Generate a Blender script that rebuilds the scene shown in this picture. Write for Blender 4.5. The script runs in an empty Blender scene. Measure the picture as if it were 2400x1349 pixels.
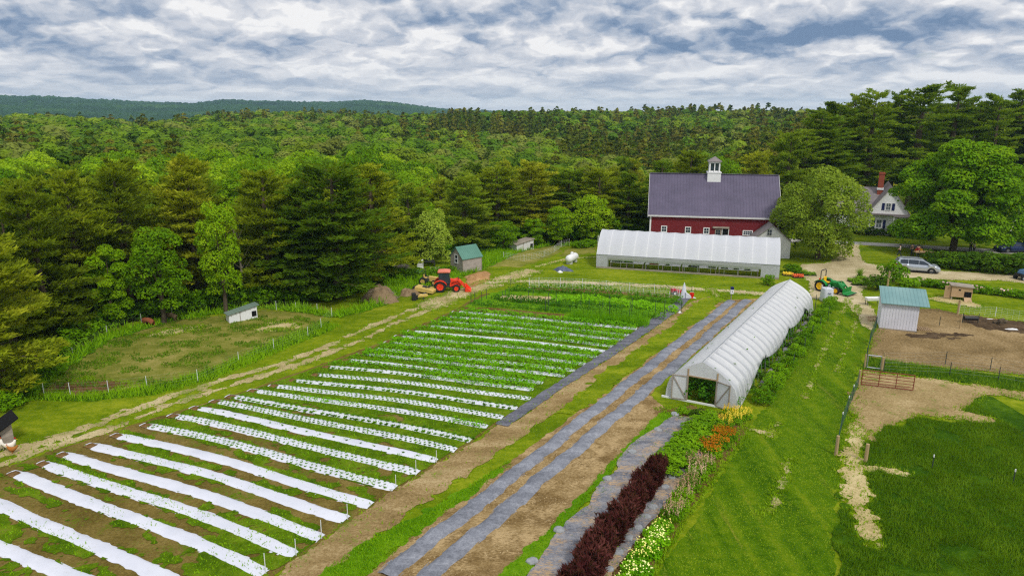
import bpy, bmesh, math, random
import numpy as np
from mathutils import Matrix, Vector, Euler
PI = math.pi
R_ = math.radians
scene = bpy.context.scene
COL = scene.collection
# ---------------------------------------------------------------- camera model
F_, PIT, H_ = 1600.0, R_(14.4), 19.5
CP, SP = math.cos(PIT), math.sin(PIT)
def G(px, py, z=0.0):
    """Point on the level z seen at pixel (px, py) of the 2400 px wide photograph."""
    v = (py - 674.5) / F_
    dy, dz = CP - v * SP, -SP - v * CP
    t = (z - H_) / dz
    return Vector(((px - 1200) / F_ * t, dy * t, z))
def G2(px, py):
    p = G(px, py); return (p.x, p.y)
def ZT(py, x, y):
    """Height above the ground at (x, y) that shows on pixel row py."""
    v = (py - 674.5) / F_
    return H_ + (-SP - v * CP) * y / (CP - v * SP)
def PXY(x, y, z):
    X, Y, Z = x, y, z - H_
    d = Y * CP - Z * SP
    up = Y * SP + Z * CP
    return 1200 + F_ * X / d, 674.5 - F_ * up / d
# ---------------------------------------------------------------- numpy helpers
def _h(ix, iy, s):
    n = (ix.astype(np.int64) * 374761393 + iy.astype(np.int64) * 668265263 + s * 974634777) & 0x7fffffff
    n = ((n ^ (n >> 13)) * 1274126177) & 0x7fffffff
    return ((n ^ (n >> 16)) & 0xffff) / 65535.0
def vnoise(x, y, s=0):
    x = np.asarray(x, float); y = np.asarray(y, float)
    ix, iy = np.floor(x), np.floor(y); fx, fy = x - ix, y - iy
    fx = fx * fx * (3 - 2 * fx); fy = fy * fy * (3 - 2 * fy)
    a, b = _h(ix, iy, s), _h(ix + 1, iy, s); c, d = _h(ix, iy + 1, s), _h(ix + 1, iy + 1, s)
    return (a * (1 - fx) + b * fx) * (1 - fy) + (c * (1 - fx) + d * fx) * fy
def fbm(x, y, s=0, o=4):
    t, a, n = 0, 0.5, 0
    for k in range(o):
        t = t + a * vnoise(x * 2 ** k, y * 2 ** k, s + k); n += a; a *= 0.55
    return t / n
def sstep(a, b, x):
    t = np.clip((np.asarray(x, float) - a) / (b - a), 0, 1); return t * t * (3 - 2 * t)
def sd_poly(X, Y, P):
    """Signed distance to polygon P, positive inside."""
    P = np.asarray(P, float); n = len(P)
    d = np.full(X.shape, 1e9); ins = np.zeros(X.shape, bool)
    for i in range(n):
        a, b = P[i], P[(i + 1) % n]
        ex, ey = b - a; wx, wy = X - a[0], Y - a[1]
        t = np.clip((wx * ex + wy * ey) / (ex * ex + ey * ey + 1e-9), 0, 1)
        d = np.minimum(d, np.hypot(wx - ex * t, wy - ey * t))
        c = ((a[1] <= Y) & (b[1] > Y)) | ((b[1] <= Y) & (a[1] > Y))
        with np.errstate(divide='ignore', invalid='ignore'):
            xi = a[0] + (Y - a[1]) / (b[1] - a[1]) * ex
        ins ^= c & (X < xi)
    return np.where(ins, d, -d)
def d_line(X, Y, P):
    """Distance to polyline P and the position 0..1 along it."""
    P = np.asarray(P, float)
    d = np.full(np.shape(X), 1e9); T = np.zeros(np.shape(X)); L = np.hypot(*np.diff(P, axis=0).T); cum = np.concatenate([[0], np.cumsum(L)]); tot = cum[-1]
    for i in range(len(P) - 1):
        ex, ey = P[i + 1] - P[i]; wx, wy = X - P[i][0], Y - P[i][1]
        t = np.clip((wx * ex + wy * ey) / (ex * ex + ey * ey + 1e-9), 0, 1)
        q = np.hypot(wx - ex * t, wy - ey * t); m = q < d
        d = np.where(m, q, d); T = np.where(m, (cum[i] + t * L[i]) / tot, T)
    return d, T
def PP(pts):
    return [G2(*p) for p in pts]
# ---------------------------------------------------------------- objects
def mesh_np(name, V, Fc, col=None):
    V = np.ascontiguousarray(V, np.float32).reshape(-1, 3); Fc = np.ascontiguousarray(Fc, np.int32)
    me = bpy.data.meshes.new(name); k = Fc.shape[1]; nf = len(Fc)
    me.vertices.add(len(V)); me.vertices.foreach_set('co', V.ravel())
    me.loops.add(nf * k); me.loops.foreach_set('vertex_index', Fc.ravel())
    me.polygons.add(nf); me.polygons.foreach_set('loop_start', np.arange(0, nf * k, k, dtype=np.int32))
    if col is not None:
        at = me.attributes.new('tint', 'FLOAT_COLOR', 'POINT')
        at.data.foreach_set('color', np.ascontiguousarray(col, np.float32).ravel())
    me.update(calc_edges=True)
    return me
def link(name, me, m, parent=None, smooth=False):
    o = bpy.data.objects.new(name, me); COL.objects.link(o)
    if m is not None and me is not None and len(me.materials) == 0: me.materials.append(m)
    if parent is not None: o.parent = parent
    if smooth: me.polygons.foreach_set('use_smooth', np.ones(len(me.polygons), bool))
    return o
def tag(o, label=None, cat=None, group=None, kind=None):
    if label: o['label'] = label
    if cat: o['category'] = cat
    if group: o['group'] = group
    if kind: o['kind'] = kind
    return o
def thing(name, label, cat, loc=(0, 0, 0), rz=0.0, group=None):
    o = bpy.data.objects.new(name, None); COL.objects.link(o); o.empty_display_size = 0.3
    o.location = loc; o.rotation_euler = (0, 0, rz)
    return tag(o, label, cat, group)
KIDS = {}
def copy_tree(o, label=None, loc=None, rz=None, scale=None, parent=None):
    c = o.copy(); COL.objects.link(c)
    if parent is not None: c.parent = parent
    for ch in [x for x in ALLOBJ(o)]: copy_tree(ch, parent=c)
    if label: c['label'] = label
    if loc is not None: c.location = loc
    if rz is not None: c.rotation_euler = (0, 0, rz)
    if scale is not None: c.scale = scale if hasattr(scale, '__len__') else (scale,) * 3
    return c
def ALLOBJ(o):
    if o.name not in KIDS: KIDS[o.name] = list(o.children)
    return KIDS[o.name]
class MB:
    """Collects solids; build() links them as ONE mesh object."""
    def __init__(s): s.v, s.f = [], []
    def add(s, vs, fs, M=None):
        n = len(s.v)
        s.v += [tuple(M @ Vector(p)) for p in vs] if M is not None else [tuple(p) for p in vs]
        s.f += [tuple(i + n for i in f) for f in fs]; return s
    def box(s, x0, x1, y0, y1, z0, z1, M=None):
        return s.add([(x0, y0, z0), (x1, y0, z0), (x1, y1, z0), (x0, y1, z0), (x0, y0, z1), (x1, y0, z1), (x1, y1, z1), (x0, y1, z1)],
                     [(3, 2, 1, 0), (4, 5, 6, 7), (0, 1, 5, 4), (1, 2, 6, 5), (2, 3, 7, 6), (3, 0, 4, 7)], M)
    def bar(s, p, q, r, n=6, r2=None, sq=False):
        p, q = Vector(p), Vector(q); d = (q - p)
        if d.length < 1e-6: return s
        r2 = r if r2 is None else r2
        a = d.normalized(); u = a.cross(Vector((0, 0, 1)) if abs(a.z) < 0.95 else Vector((1, 0, 0))).normalized(); w = a.cross(u)
        n = 4 if sq else n; o = PI / 4 if sq else 0; k = math.sqrt(2) if sq else 1
        vs = [p + (u * math.cos(2 * PI * i / n + o) + w * math.sin(2 * PI * i / n + o)) * r * k for i in range(n)]
        vs += [q + (u * math.cos(2 * PI * i / n + o) + w * math.sin(2 * PI * i / n + o)) * r2 * k for i in range(n)]
        fs = [(i, (i + 1) % n, n + (i + 1) % n, n + i) for i in range(n)] + [tuple(range(n - 1, -1, -1)), tuple(range(n, 2 * n))]
        return s.add(vs, fs)
    def tube(s, pts, r, n=6):
        pts = [Vector(p) for p in pts]; rr = r if hasattr(r, '__len__') else [r] * len(pts); vs = []; m = len(pts)
        for i, p in enumerate(pts):
            d = (pts[min(i + 1, m - 1)] - pts[max(i - 1, 0)]).normalized()
            u = d.cross(Vector((0, 0, 1)) if abs(d.z) < 0.95 else Vector((1, 0, 0))).normalized(); w = d.cross(u)
            vs += [p + (u * math.cos(2 * PI * k / n) + w * math.sin(2 * PI * k / n)) * rr[i] for k in range(n)]
        fs = [(i * n + k, i * n + (k + 1) % n, (i + 1) * n + (k + 1) % n, (i + 1) * n + k) for i in range(m - 1) for k in range(n)]
        fs += [tuple(range(n - 1, -1, -1)), tuple(range((m - 1) * n, m * n))]
        return s.add(vs, fs)
    def prism(s, poly, y0, y1, M=None):
        """Polygon in the xz plane pushed from y0 to y1."""
        n = len(poly)
        vs = [(x, y0, z) for x, z in poly] + [(x, y1, z) for x, z in poly]
        fs = [tuple(range(n)), tuple(range(2 * n - 1, n - 1, -1))] + [(i, n + i, n + (i + 1) % n, (i + 1) % n) for i in range(n)]
        return s.add(vs, fs, M)
    def lathe(s, prof, n=16, M=None, caps=True):
        vs = [(r * math.cos(2 * PI * k / n), r * math.sin(2 * PI * k / n), z) for r, z in prof for k in range(n)]; m = len(prof)
        fs = [(i * n + k, i * n + (k + 1) % n, (i + 1) * n + (k + 1) % n, (i + 1) * n + k) for i in range(m - 1) for k in range(n)]
        if caps: fs += [tuple(range(n - 1, -1, -1)), tuple(range((m - 1) * n, m * n))]
        return s.add(vs, fs, M)
    def loft(s, rings, caps=True):
        n = len(rings[0]); m = len(rings); vs = [p for r in rings for p in r]
        fs = [(i * n + k, i * n + (k + 1) % n, (i + 1) * n + (k + 1) % n, (i + 1) * n + k) for i in range(m - 1) for k in range(n)]
        if caps: fs += [tuple(range(n - 1, -1, -1)), tuple(range((m - 1) * n, m * n))]
        return s.add(vs, fs)
    def build(s, name, m, parent=None, smooth=False, bevel=0):
        me = bpy.data.meshes.new(name); me.from_pydata(s.v, [], s.f)
        bm = bmesh.new(); bm.from_mesh(me); bmesh.ops.recalc_face_normals(bm, faces=bm.faces)
        if bevel: bmesh.ops.bevel(bm, geom=list(bm.edges), offset=bevel, segments=1, affect='EDGES', clamp_overlap=True)
        bm.to_mesh(me); bm.free()
        o = link(name, me, m, parent, False)
        if smooth:
            me.polygons.foreach_set('use_smooth', np.ones(len(me.polygons), bool))
            if hasattr(me, 'set_sharp_from_angle'): me.set_sharp_from_angle(angle=R_(38))
        return o
def B(*a, **k): return MB().box(*a, **k)
ORD = 'first second third fourth fifth sixth seventh eighth ninth tenth eleventh twelfth thirteenth fourteenth fifteenth sixteenth seventeenth eighteenth nineteenth twentieth'.split()
TENS = {2: 'twenty', 3: 'thirty', 4: 'forty', 5: 'fifty', 6: 'sixty', 7: 'seventy', 8: 'eighty', 9: 'ninety'}
def ordw(i):
    """0 -> first."""
    n = i + 1
    if n <= 20: return ORD[n - 1]
    t, u = divmod(n, 10)
    return TENS[t] + '-' + ORD[u - 1] if u else TENS[t][:-1] + 'ieth'
HAZE_D = 0.00013
# ---------------------------------------------------------------- materials
def lin(r, g, b):
    f = lambda c: (c / 255) / 12.92 if c / 255 <= 0.04045 else ((c / 255 + 0.055) / 1.055) ** 2.4
    return (f(r), f(g), f(b), 1)
class NT:
    def __init__(s, name):
        s.m = bpy.data.materials.new(name); s.m.use_nodes = True; s.t = s.m.node_tree; s.t.nodes.clear(); s.out = s.n('ShaderNodeOutputMaterial')
    def n(s, t, **k):
        o = s.t.nodes.new(t)
        for a, b in k.items(): setattr(o, a, b)
        return o
    def l(s, a, b): s.t.links.new(a, b)
    def setin(s, sock, v):
        if hasattr(v, 'is_linked'): s.l(v, sock)
        else: sock.default_value = v
    def coord(s, which='Object', scale=None, rot=0.0):
        c = s.n('ShaderNodeTexCoord').outputs[which]
        if scale is None and not rot: return c
        mp = s.n('ShaderNodeMapping'); s.l(c, mp.inputs['Vector'])
        if rot: mp.inputs['Rotation'].default_value = (0, 0, rot)
        if scale is not None: mp.inputs['Scale'].default_value = scale if hasattr(scale, '__len__') else (scale,) * 3
        return mp.outputs[0]
    def noise(s, vec, scale, detail=4, rough=0.55, dist=0.0):
        o = s.n('ShaderNodeTexNoise'); s.l(vec, o.inputs['Vector'])
        o.inputs['Scale'].default_value = scale; o.inputs['Detail'].default_value = detail; o.inputs['Roughness'].default_value = rough; o.inputs['Distortion'].default_value = dist
        return o.outputs[0]
    def vor(s, vec, scale, feature='F1', out='Distance'):
        o = s.n('ShaderNodeTexVoronoi', feature=feature); s.l(vec, o.inputs['Vector']); o.inputs['Scale'].default_value = scale; return o.outputs[out]
    def ramp(s, fac, stops, interp='LINEAR'):
        o = s.n('ShaderNodeValToRGB'); s.l(fac, o.inputs[0]); e = o.color_ramp; e.interpolation = interp
        while len(e.elements) < len(stops): e.elements.new(0.5)
        for i, (p, c) in enumerate(stops):
            e.elements[i].position = p
            e.elements[i].color = c if hasattr(c, '__len__') else (c, c, c, 1)
        return o.outputs[0]
    def mix(s, f, a, b, mode='MIX'):
        o = s.n('ShaderNodeMix', data_type='RGBA', blend_type=mode)
        s.setin(o.inputs[0], f); s.setin(o.inputs[6], a); s.setin(o.inputs[7], b); return o.outputs[2]
    def math(s, op, a, b=0.0, c=0.0, clamp=False):
        o = s.n('ShaderNodeMath', operation=op, use_clamp=clamp); s.setin(o.inputs[0], a); s.setin(o.inputs[1], b); s.setin(o.inputs[2], c); return o.outputs[0]
    def bump(s, h, st=0.3, d=0.05):
        o = s.n('ShaderNodeBump'); s.l(h, o.inputs['Height']); o.inputs['Strength'].default_value = st; o.inputs['Distance'].default_value = d; return o.outputs[0]
    def princ(s, col, rough=0.7, spec=0.3, metal=0.0, normal=None, **k):
        o = s.n('ShaderNodeBsdfPrincipled'); s.setin(o.inputs['Base Color'], col); s.setin(o.inputs['Roughness'], rough)
        o.inputs['Specular IOR Level'].default_value = spec; o.inputs['Metallic'].default_value = metal
        if normal is not None: s.l(normal, o.inputs['Normal'])
        for a, v in k.items(): s.setin(o.inputs[a.replace('_', ' ')], v)
        return o.outputs[0]
    def done(s, sh): s.l(sh, s.out.inputs['Surface']); return s.m
def vary(name, a, b, scale=3.0, rough=0.7, spec=0.3, bump=0.2, fine=40, metal=0.0, d=0.02, stretch=None, lo=0.3, hi=0.7):
    """A surface that wanders between two colours, with fine relief."""
    t = NT(name); c = t.coord('Object', stretch)
    n = t.noise(c, scale, 6, 0.6); f = t.noise(c, fine, 3)
    col = t.ramp(t.math('ADD', t.math('MULTIPLY', n, 0.75), t.math('MULTIPLY', f, 0.25)), [(lo, a), (hi, b)])
    return t.done(t.princ(col, rough, spec, metal, t.bump(f, bump, d) if bump else None))
def soilmat(name, dark, mid, lite, scale=0.25, weed=None, weedpos=0.6, stretch=None, rot=0.0, fine=6.0, strawc=None):
    t = NT(name); c = t.coord('Object', stretch, rot); c2 = t.coord('Object')
    n1 = t.noise(c, scale, 7, 0.62, 0.4); n2 = t.noise(c2, fine, 5, 0.7); n3 = t.noise(c2, 13, 3, 0.75)
    v = t.math('ADD', t.math('MULTIPLY', n1, 0.42), t.math('ADD', t.math('MULTIPLY', n2, 0.33), t.math('MULTIPLY', n3, 0.25)))
    col = t.ramp(v, [(0.40, dark), (0.5, mid), (0.60, lite)])
    if strawc is not None:
        s = t.noise(t.coord('Object', (3, 14, 3), 0.5), 1.6, 4, 0.75)
        s2 = t.noise(c2, 0.55, 5, 0.7)
        col = t.mix(t.ramp(t.math('ADD', t.math('MULTIPLY', s, 0.5), t.math('MULTIPLY', s2, 0.5)), [(0.50, 0.0), (0.57, 1.0)]), col, strawc)
    if weed is not None:
        w = t.math('ADD', t.math('MULTIPLY', t.noise(c2, 0.45, 6, 0.7), 0.6), t.math('MULTIPLY', n2, 0.4))
        col = t.mix(t.ramp(w, [(weedpos, 0.0), (weedpos + 0.07, 1.0)]), col, weed)
    h = t.math('ADD', n2, t.math('MULTIPLY', n3, 0.6))
    return t.done(t.princ(col, 0.97, 0.04, 0, t.bump(h, 0.7, 0.12)))
def grassmat(name, c1, c2, c3, rot=0.0, stretch=(1, 1, 1), scale=0.16, clumps=2.2, bump=0.5, dry=None, drypos=0.66):
    """Turf: broad drifts of colour, clumps, and blades as relief."""
    t = NT(name); c = t.coord('Object', stretch, rot); o = t.coord('Object')
    n1 = t.noise(c, scale, 6, 0.6, 0.3); n2 = t.noise(o, clumps, 5, 0.65); n3 = t.noise(o, 7, 5, 0.78)
    v = t.math('ADD', t.math('MULTIPLY', n1, 0.42), t.math('ADD', t.math('MULTIPLY', n2, 0.28), t.math('MULTIPLY', n3, 0.30)))
    col = t.ramp(v, [(0.40, c1), (0.5, c2), (0.60, c3)])
    if dry is not None:
        w = t.math('ADD', t.math('MULTIPLY', t.noise(c, 0.5, 7, 0.7), 0.65), t.math('MULTIPLY', n3, 0.35))
        col = t.mix(t.ramp(w, [(drypos, 0.0), (drypos + 0.1, 0.75)]), col, dry)
    h = t.math('ADD', t.math('MULTIPLY', n2, 0.8), n3)
    return t.done(t.princ(col, 0.95, 0.03, 0, t.bump(h, bump, 0.12)))
def leafmat(name, a, b, scale=0.7, transl=0.3, hue=0.0, rnd=0.5, third=None):
    """Foliage: hue wanders through the crown and from one plant to the next."""
    t = NT(name); n = t.noise(t.coord('Object'), scale, 3, 0.6)
    oi = t.n('ShaderNodeObjectInfo').outputs['Random']
    v = t.math('ADD', t.math('MULTIPLY', n, 1.0), t.math('MULTIPLY', t.math('SUBTRACT', oi, 0.5), rnd))
    col = t.ramp(v, [(0.25, a), (0.75, b)] if third is None else [(0.2, a), (0.55, b), (0.85, third)])
    p = t.princ(col, 0.7, 0.04)
    tr = t.n('ShaderNodeBsdfTranslucent'); t.l(t.mix(1.0, t.mix(0.3, col, (0.45, 0.5, 0.01, 1)), (transl * 1.5,) * 3 + (1,), 'MULTIPLY'), tr.inputs[0])
    mx = t.n('ShaderNodeAddShader'); t.l(p, mx.inputs[0]); t.l(tr.outputs[0], mx.inputs[1])
    return t.done(mx.outputs[0])
def tintleaf(name, transl=0.25):
    t = NT(name); a = t.n('ShaderNodeAttribute', attribute_name='tint').outputs['Color']
    n = t.noise(t.coord('Object'), 0.35, 3, 0.6)
    col = t.mix(1.0, a, t.ramp(n, [(0.25, (0.72, 0.78, 0.8, 1)), (0.75, (1.25, 1.15, 1.0, 1))]), 'MULTIPLY')
    p = t.princ(col, 0.7, 0.03)
    tr = t.n('ShaderNodeBsdfTranslucent'); t.l(t.mix(1.0, col, (transl * 1.5,) * 3 + (1,), 'MULTIPLY'), tr.inputs[0])
    mx = t.n('ShaderNodeAddShader'); t.l(p, mx.inputs[0]); t.l(tr.outputs[0], mx.inputs[1])
    return t.done(mx.outputs[0])
def plain(name, c, rough=0.5, spec=0.4, metal=0.0, grime=0.12, scale=4):
    d = tuple(x * (1 - grime) for x in c[:3]) + (1,); e = tuple(min(1, x * (1 + grime)) for x in c[:3]) + (1,)
    return vary(name, d, e, scale, rough, spec, 0.05, 30, metal, 0.005)
def film(name, col=(0.86, 0.87, 0.9), transp=0.08, transl=0.35, wr=(6, 6, 6), st=0.25, clear=None):
    """White greenhouse film: some light goes through it."""
    t = NT(name); o = t.coord('Object'); c = t.coord('Object', wr); w = t.noise(c, 1.0, 5, 0.6, 0.6); w2 = t.noise(o, 0.6, 4)
    cc = t.ramp(t.math('ADD', t.math('MULTIPLY', w, 0.5), t.math('MULTIPLY', w2, 0.5)), [(0.3, tuple(x * 0.84 for x in col) + (1,)), (0.7, tuple(min(1, x * 1.02) for x in col) + (1,))])
    nb = t.bump(w, st, 0.05)
    p = t.princ(cc, 0.32, 0.4, 0, nb)
    tr = t.n('ShaderNodeBsdfTranslucent'); t.l(cc, tr.inputs[0]); t.l(nb, tr.inputs['Normal'])
    m1 = t.n('ShaderNodeMixShader'); m1.inputs[0].default_value = transl; t.l(p, m1.inputs[1]); t.l(tr.outputs[0], m1.inputs[2])
    ts = t.n('ShaderNodeBsdfTransparent'); m2 = t.n('ShaderNodeMixShader'); m2.inputs[0].default_value = transp
    t.l(m1.outputs[0], m2.inputs[1]); t.l(ts.outputs[0], m2.inputs[2])
    return t.done(m2.outputs[0])
def clapboard(name, c1, c2, pitch, rough=0.7, worn=None):
    """Horizontal boards by relief on z."""
    t = NT(name); o = t.coord('Object'); s = t.n('ShaderNodeSeparateXYZ'); t.l(o, s.inputs[0])
    fr = t.math('FRACT', t.math('MULTIPLY', s.outputs[2], 1 / pitch))
    n = t.noise(t.coord('Object', (0.6, 0.6, 4)), 1.5, 6, 0.65)
    col = t.ramp(n, [(0.3, c1), (0.7, c2)])
    if worn is not None:
        w = t.noise(t.coord('Object', (1, 1, 1.6)), 0.8, 8, 0.75)
        sp = t.noise(o, 9, 3, 0.8)
        col = t.mix(t.ramp(t.math('ADD', t.math('MULTIPLY', w, 0.62), t.math('MULTIPLY', sp, 0.38)), [(0.55, 0.0), (0.66, 0.7)]), col, worn)
    return t.done(t.princ(col, rough, 0.25, 0, t.bump(fr, 0.5, 0.02)))
def ribbed(name, c1, c2, pitch, axis=0, rough=0.45, spec=0.5, metal=0.0):
    """Standing-seam or corrugated sheet metal."""
    t = NT(name); o = t.coord('Object'); s = t.n('ShaderNodeSeparateXYZ'); t.l(o, s.inputs[0])
    fr = t.math('FRACT', t.math('MULTIPLY', s.outputs[axis], 1 / pitch)); ri = t.ramp(fr, [(0.0, 1.0), (0.1, 1.0), (0.16, 0.0), (0.93, 0.0), (1.0, 1.0)])
    n = t.noise(o, 0.5, 6, 0.6)
    col = t.ramp(n, [(0.3, c1), (0.7, c2)])
    return t.done(t.princ(col, rough, spec, metal, t.bump(ri, 0.8, 0.03)))
def glassmat(name, c=(0.02, 0.03, 0.045, 1), rough=0.08):
    t = NT(name); n = t.noise(t.coord('Object'), 2.0, 2); return t.done(t.princ(t.ramp(n, [(0.3, c), (0.7, tuple(x * 1.6 for x in c[:3]) + (1,))]), rough, 0.6))
M = {}
M['ground'] = grassmat('turf', lin(74, 100, 8), lin(106, 126, 14), lin(142, 150, 34), R_(35), (0.5, 1.7, 1), 0.22, 1.6, 0.4, lin(150, 150, 60), 0.66)
M['lane'] = grassmat('mown_turf', lin(48, 82, 4), lin(78, 110, 8), lin(112, 130, 20), R_(27), (2.2, 0.16, 1), 0.35, 1.6, 0.5, lin(142, 136, 52), 0.57)
M['deepgrass'] = grassmat('long_turf', lin(36, 66, 6), lin(54, 88, 9), lin(82, 114, 16), 0, (1, 1, 1), 0.22, 1.3, 0.9)
M['pasture'] = grassmat('grazed_turf', lin(96, 106, 34), lin(126, 128, 52), lin(160, 148, 84), 0.2, (0.7, 1.4, 1), 0.3, 1.1, 0.8, lin(176, 160, 112), 0.60)
M['weeds'] = grassmat('weedy_turf', lin(58, 102, 8), lin(88, 134, 12), lin(118, 156, 26), 0, (1, 1, 1), 0.3, 1.8, 0.8)
M['meadow'] = grassmat('hay_meadow', lin(150, 158, 30), lin(178, 178, 44), lin(196, 190, 70), 0, (1, 1, 1), 0.1, 0.6, 0.3)
M['track'] = soilmat('track_dirt', lin(146, 134, 88), lin(182, 164, 120), lin(212, 196, 156), 0.4, lin(112, 132, 40), 0.52)
M['drive'] = soilmat('drive_gravel', lin(160, 146, 110), lin(188, 172, 134), lin(212, 198, 166), 0.35, lin(140, 146, 70), 0.63)
M['dirtlane'] = soilmat('lane_dirt', lin(120, 100, 62), lin(152, 128, 86), lin(186, 164, 122), 0.3, lin(112, 122, 44), 0.55, (0.7, 2.4, 1), R_(-39))
M['fieldsoil'] = soilmat('field_soil', lin(88, 76, 32), lin(114, 98, 48), lin(140, 122, 68), 0.4, lin(94, 112, 22), 0.53)
M['plotsoil'] = soilmat('plot_soil', lin(104, 82, 48), lin(136, 112, 72), lin(166, 142, 100), 0.45, None, 0.6, (0.6, 2.2, 1), R_(-40), 7.0, lin(186, 160, 116))
M['darksoil'] = soilmat('dug_soil', lin(84, 62, 36), lin(112, 86, 52), lin(140, 112, 76), 0.5)
M['paddock'] = soilmat('paddock_dirt', lin(92, 76, 50), lin(136, 114, 76), lin(176, 152, 112), 0.16, lin(110, 122, 48), 0.66)
M['paddock2'] = soilmat('paddock_dust', lin(124, 104, 66), lin(160, 138, 94), lin(194, 172, 128), 0.2, lin(100, 122, 34), 0.545)
M['paledirt'] = soilmat('pale_dirt', lin(160, 144, 94), lin(190, 172, 122), lin(214, 196, 150), 0.5, lin(104, 124, 36), 0.56)
M['mud'] = soilmat('mud', lin(58, 46, 34), lin(86, 70, 52), lin(110, 92, 70), 0.5)
M['chips'] = soilmat('wood_chips', lin(146, 106, 66), lin(174, 134, 90), lin(198, 162, 116), 0.6)
M['road'] = vary('worn_asphalt', lin(158, 154, 148), lin(184, 180, 172), 0.6, 0.9, 0.2, 0.2, 30)
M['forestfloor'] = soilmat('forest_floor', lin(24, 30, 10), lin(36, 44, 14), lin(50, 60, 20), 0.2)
M['wplastic'] = None
t = NT('white_film_sheet'); o_ = t.coord('Object'); w1 = t.noise(t.coord('Object', (1, 1, 1)), 3.0, 5, 0.6, 0.8); w2 = t.noise(o_, 0.5, 4); dd = t.noise(o_, 7, 5, 0.8)
cc = t.mix(t.ramp(dd, [(0.57, 0.0), (0.72, 0.6)]), t.ramp(w2, [(0.3, (0.58, 0.60, 0.68, 1)), (0.7, (0.70, 0.71, 0.78, 1))]), (0.44, 0.40, 0.32, 1))
M['wplastic'] = t.done(t.princ(cc, 0.4, 0.35, 0, t.bump(w1, 0.18, 0.05)))
M['bplastic'] = soilmat('grey_film_sheet', lin(106, 109, 117), lin(131, 134, 143), lin(158, 161, 169), 0.5, None, 0.6, (0.5, 2.0, 1), R_(-40), 4.0)
M['cloth'] = soilmat('woven_ground_cloth', lin(84, 85, 93), lin(108, 109, 118), lin(134, 134, 143), 0.6, None, 0.6, (0.5, 3, 1), R_(-36), 5.0)
M['fabric'] = soilmat('strawy_ground_cloth', lin(92, 94, 102), lin(126, 128, 136), lin(158, 156, 158), 0.7, None, 0.6, (0.5, 2.5, 1), R_(-48), 5.0, lin(186, 158, 122))
M['pine'] = leafmat('pine_needles', lin(82, 100, 12), lin(114, 128, 20), 0.45, 0.33, rnd=0.5, third=lin(146, 148, 34))
M['pinedark'] = leafmat('dark_needles', lin(64, 92, 12), lin(94, 120, 22), 0.45, 0.32, rnd=0.5, third=lin(120, 136, 32))
M['leaf'] = leafmat('leaves', lin(72, 110, 5), lin(106, 140, 9), 0.5, 0.33, rnd=0.6, third=lin(140, 164, 24))
M['maple'] = leafmat('maple_leaves', lin(52, 90, 4), lin(84, 124, 8), 0.5, 0.25, third=lin(118, 150, 14))
M['willow'] = leafmat('willow_leaves', lin(84, 110, 26), lin(116, 136, 38), 0.5, 0.28, third=lin(148, 162, 62))
M['birchleaf'] = leafmat('birch_leaves', lin(94, 130, 22), lin(126, 152, 34), 0.5, 0.35)
M['bush'] = leafmat('bush_leaves', lin(66, 106, 6), lin(104, 144, 10), 0.9, 0.3, rnd=0.5)
M['limebush'] = leafmat('lime_leaves', lin(74, 116, 6), lin(112, 150, 14), 1.5, 0.28, rnd=0.3)
M['darkbush'] = leafmat('dark_leaves', lin(46, 76, 10), lin(80, 112, 18), 0.9, 0.25, rnd=0.5)
M['purple'] = leafmat('purple_leaves', lin(54, 22, 26), lin(80, 38, 38), 1.5, 0.10, rnd=0.4, third=lin(106, 60, 56))
M['crop'] = leafmat('crop_leaves', lin(72, 128, 6), lin(114, 166, 16), 1.2, 0.3, rnd=0.4)
M['cropdark'] = leafmat('dark_crop_leaves', lin(46, 90, 12), lin(84, 130, 22), 1.2, 0.3, rnd=0.5)
M['grass'] = leafmat('grass_blades', lin(46, 80, 6), lin(72, 108, 11), 0.5, 0.28, third=lin(104, 134, 24))
M['drygrass'] = leafmat('dry_blades', lin(110, 120, 36), lin(152, 150, 64), 0.4, 0.3)
M['lightgrass'] = leafmat('fresh_blades', lin(88, 134, 8), lin(124, 162, 18), 0.4, 0.3)
M['bark'] = vary('bark', lin(70, 60, 48), lin(110, 98, 80), 5, 0.9, 0.1, 0.6, 30, d=0.05, stretch=(1, 1, 0.3))
M['birch'] = vary('birch_bark', lin(190, 186, 172), lin(228, 224, 212), 6, 0.8, 0.2, 0.3, 30, stretch=(1, 1, 3))
M['deadwood'] = vary('dead_wood', lin(120, 112, 96), lin(160, 150, 132), 5, 0.9, 0.1, 0.4, 30)
M['lanegrass'] = leafmat('short_blades', lin(84, 122, 8), lin(112, 144, 16), 0.35, 0.3, third=lin(136, 156, 34))
M['rut'] = soilmat('grassy_rut', lin(138, 128, 78), lin(170, 158, 108), lin(200, 188, 146), 0.5, lin(104, 128, 22), 0.5)
M['rowweeds'] = grassmat('row_weeds', lin(58, 88, 8), lin(86, 114, 12), lin(114, 138, 26), 0, (1, 1, 1), 0.5, 1.8, 0.8, lin(118, 106, 52), 0.56)
M['palewillow'] = leafmat('pale_willow_leaves', lin(98, 122, 26), lin(126, 146, 42), 0.5, 0.3, third=lin(150, 168, 62))

M['straw'] = vary('straw_bits', lin(150, 128, 88), lin(206, 184, 144), 6, .9, .1, 0, 30)
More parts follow.
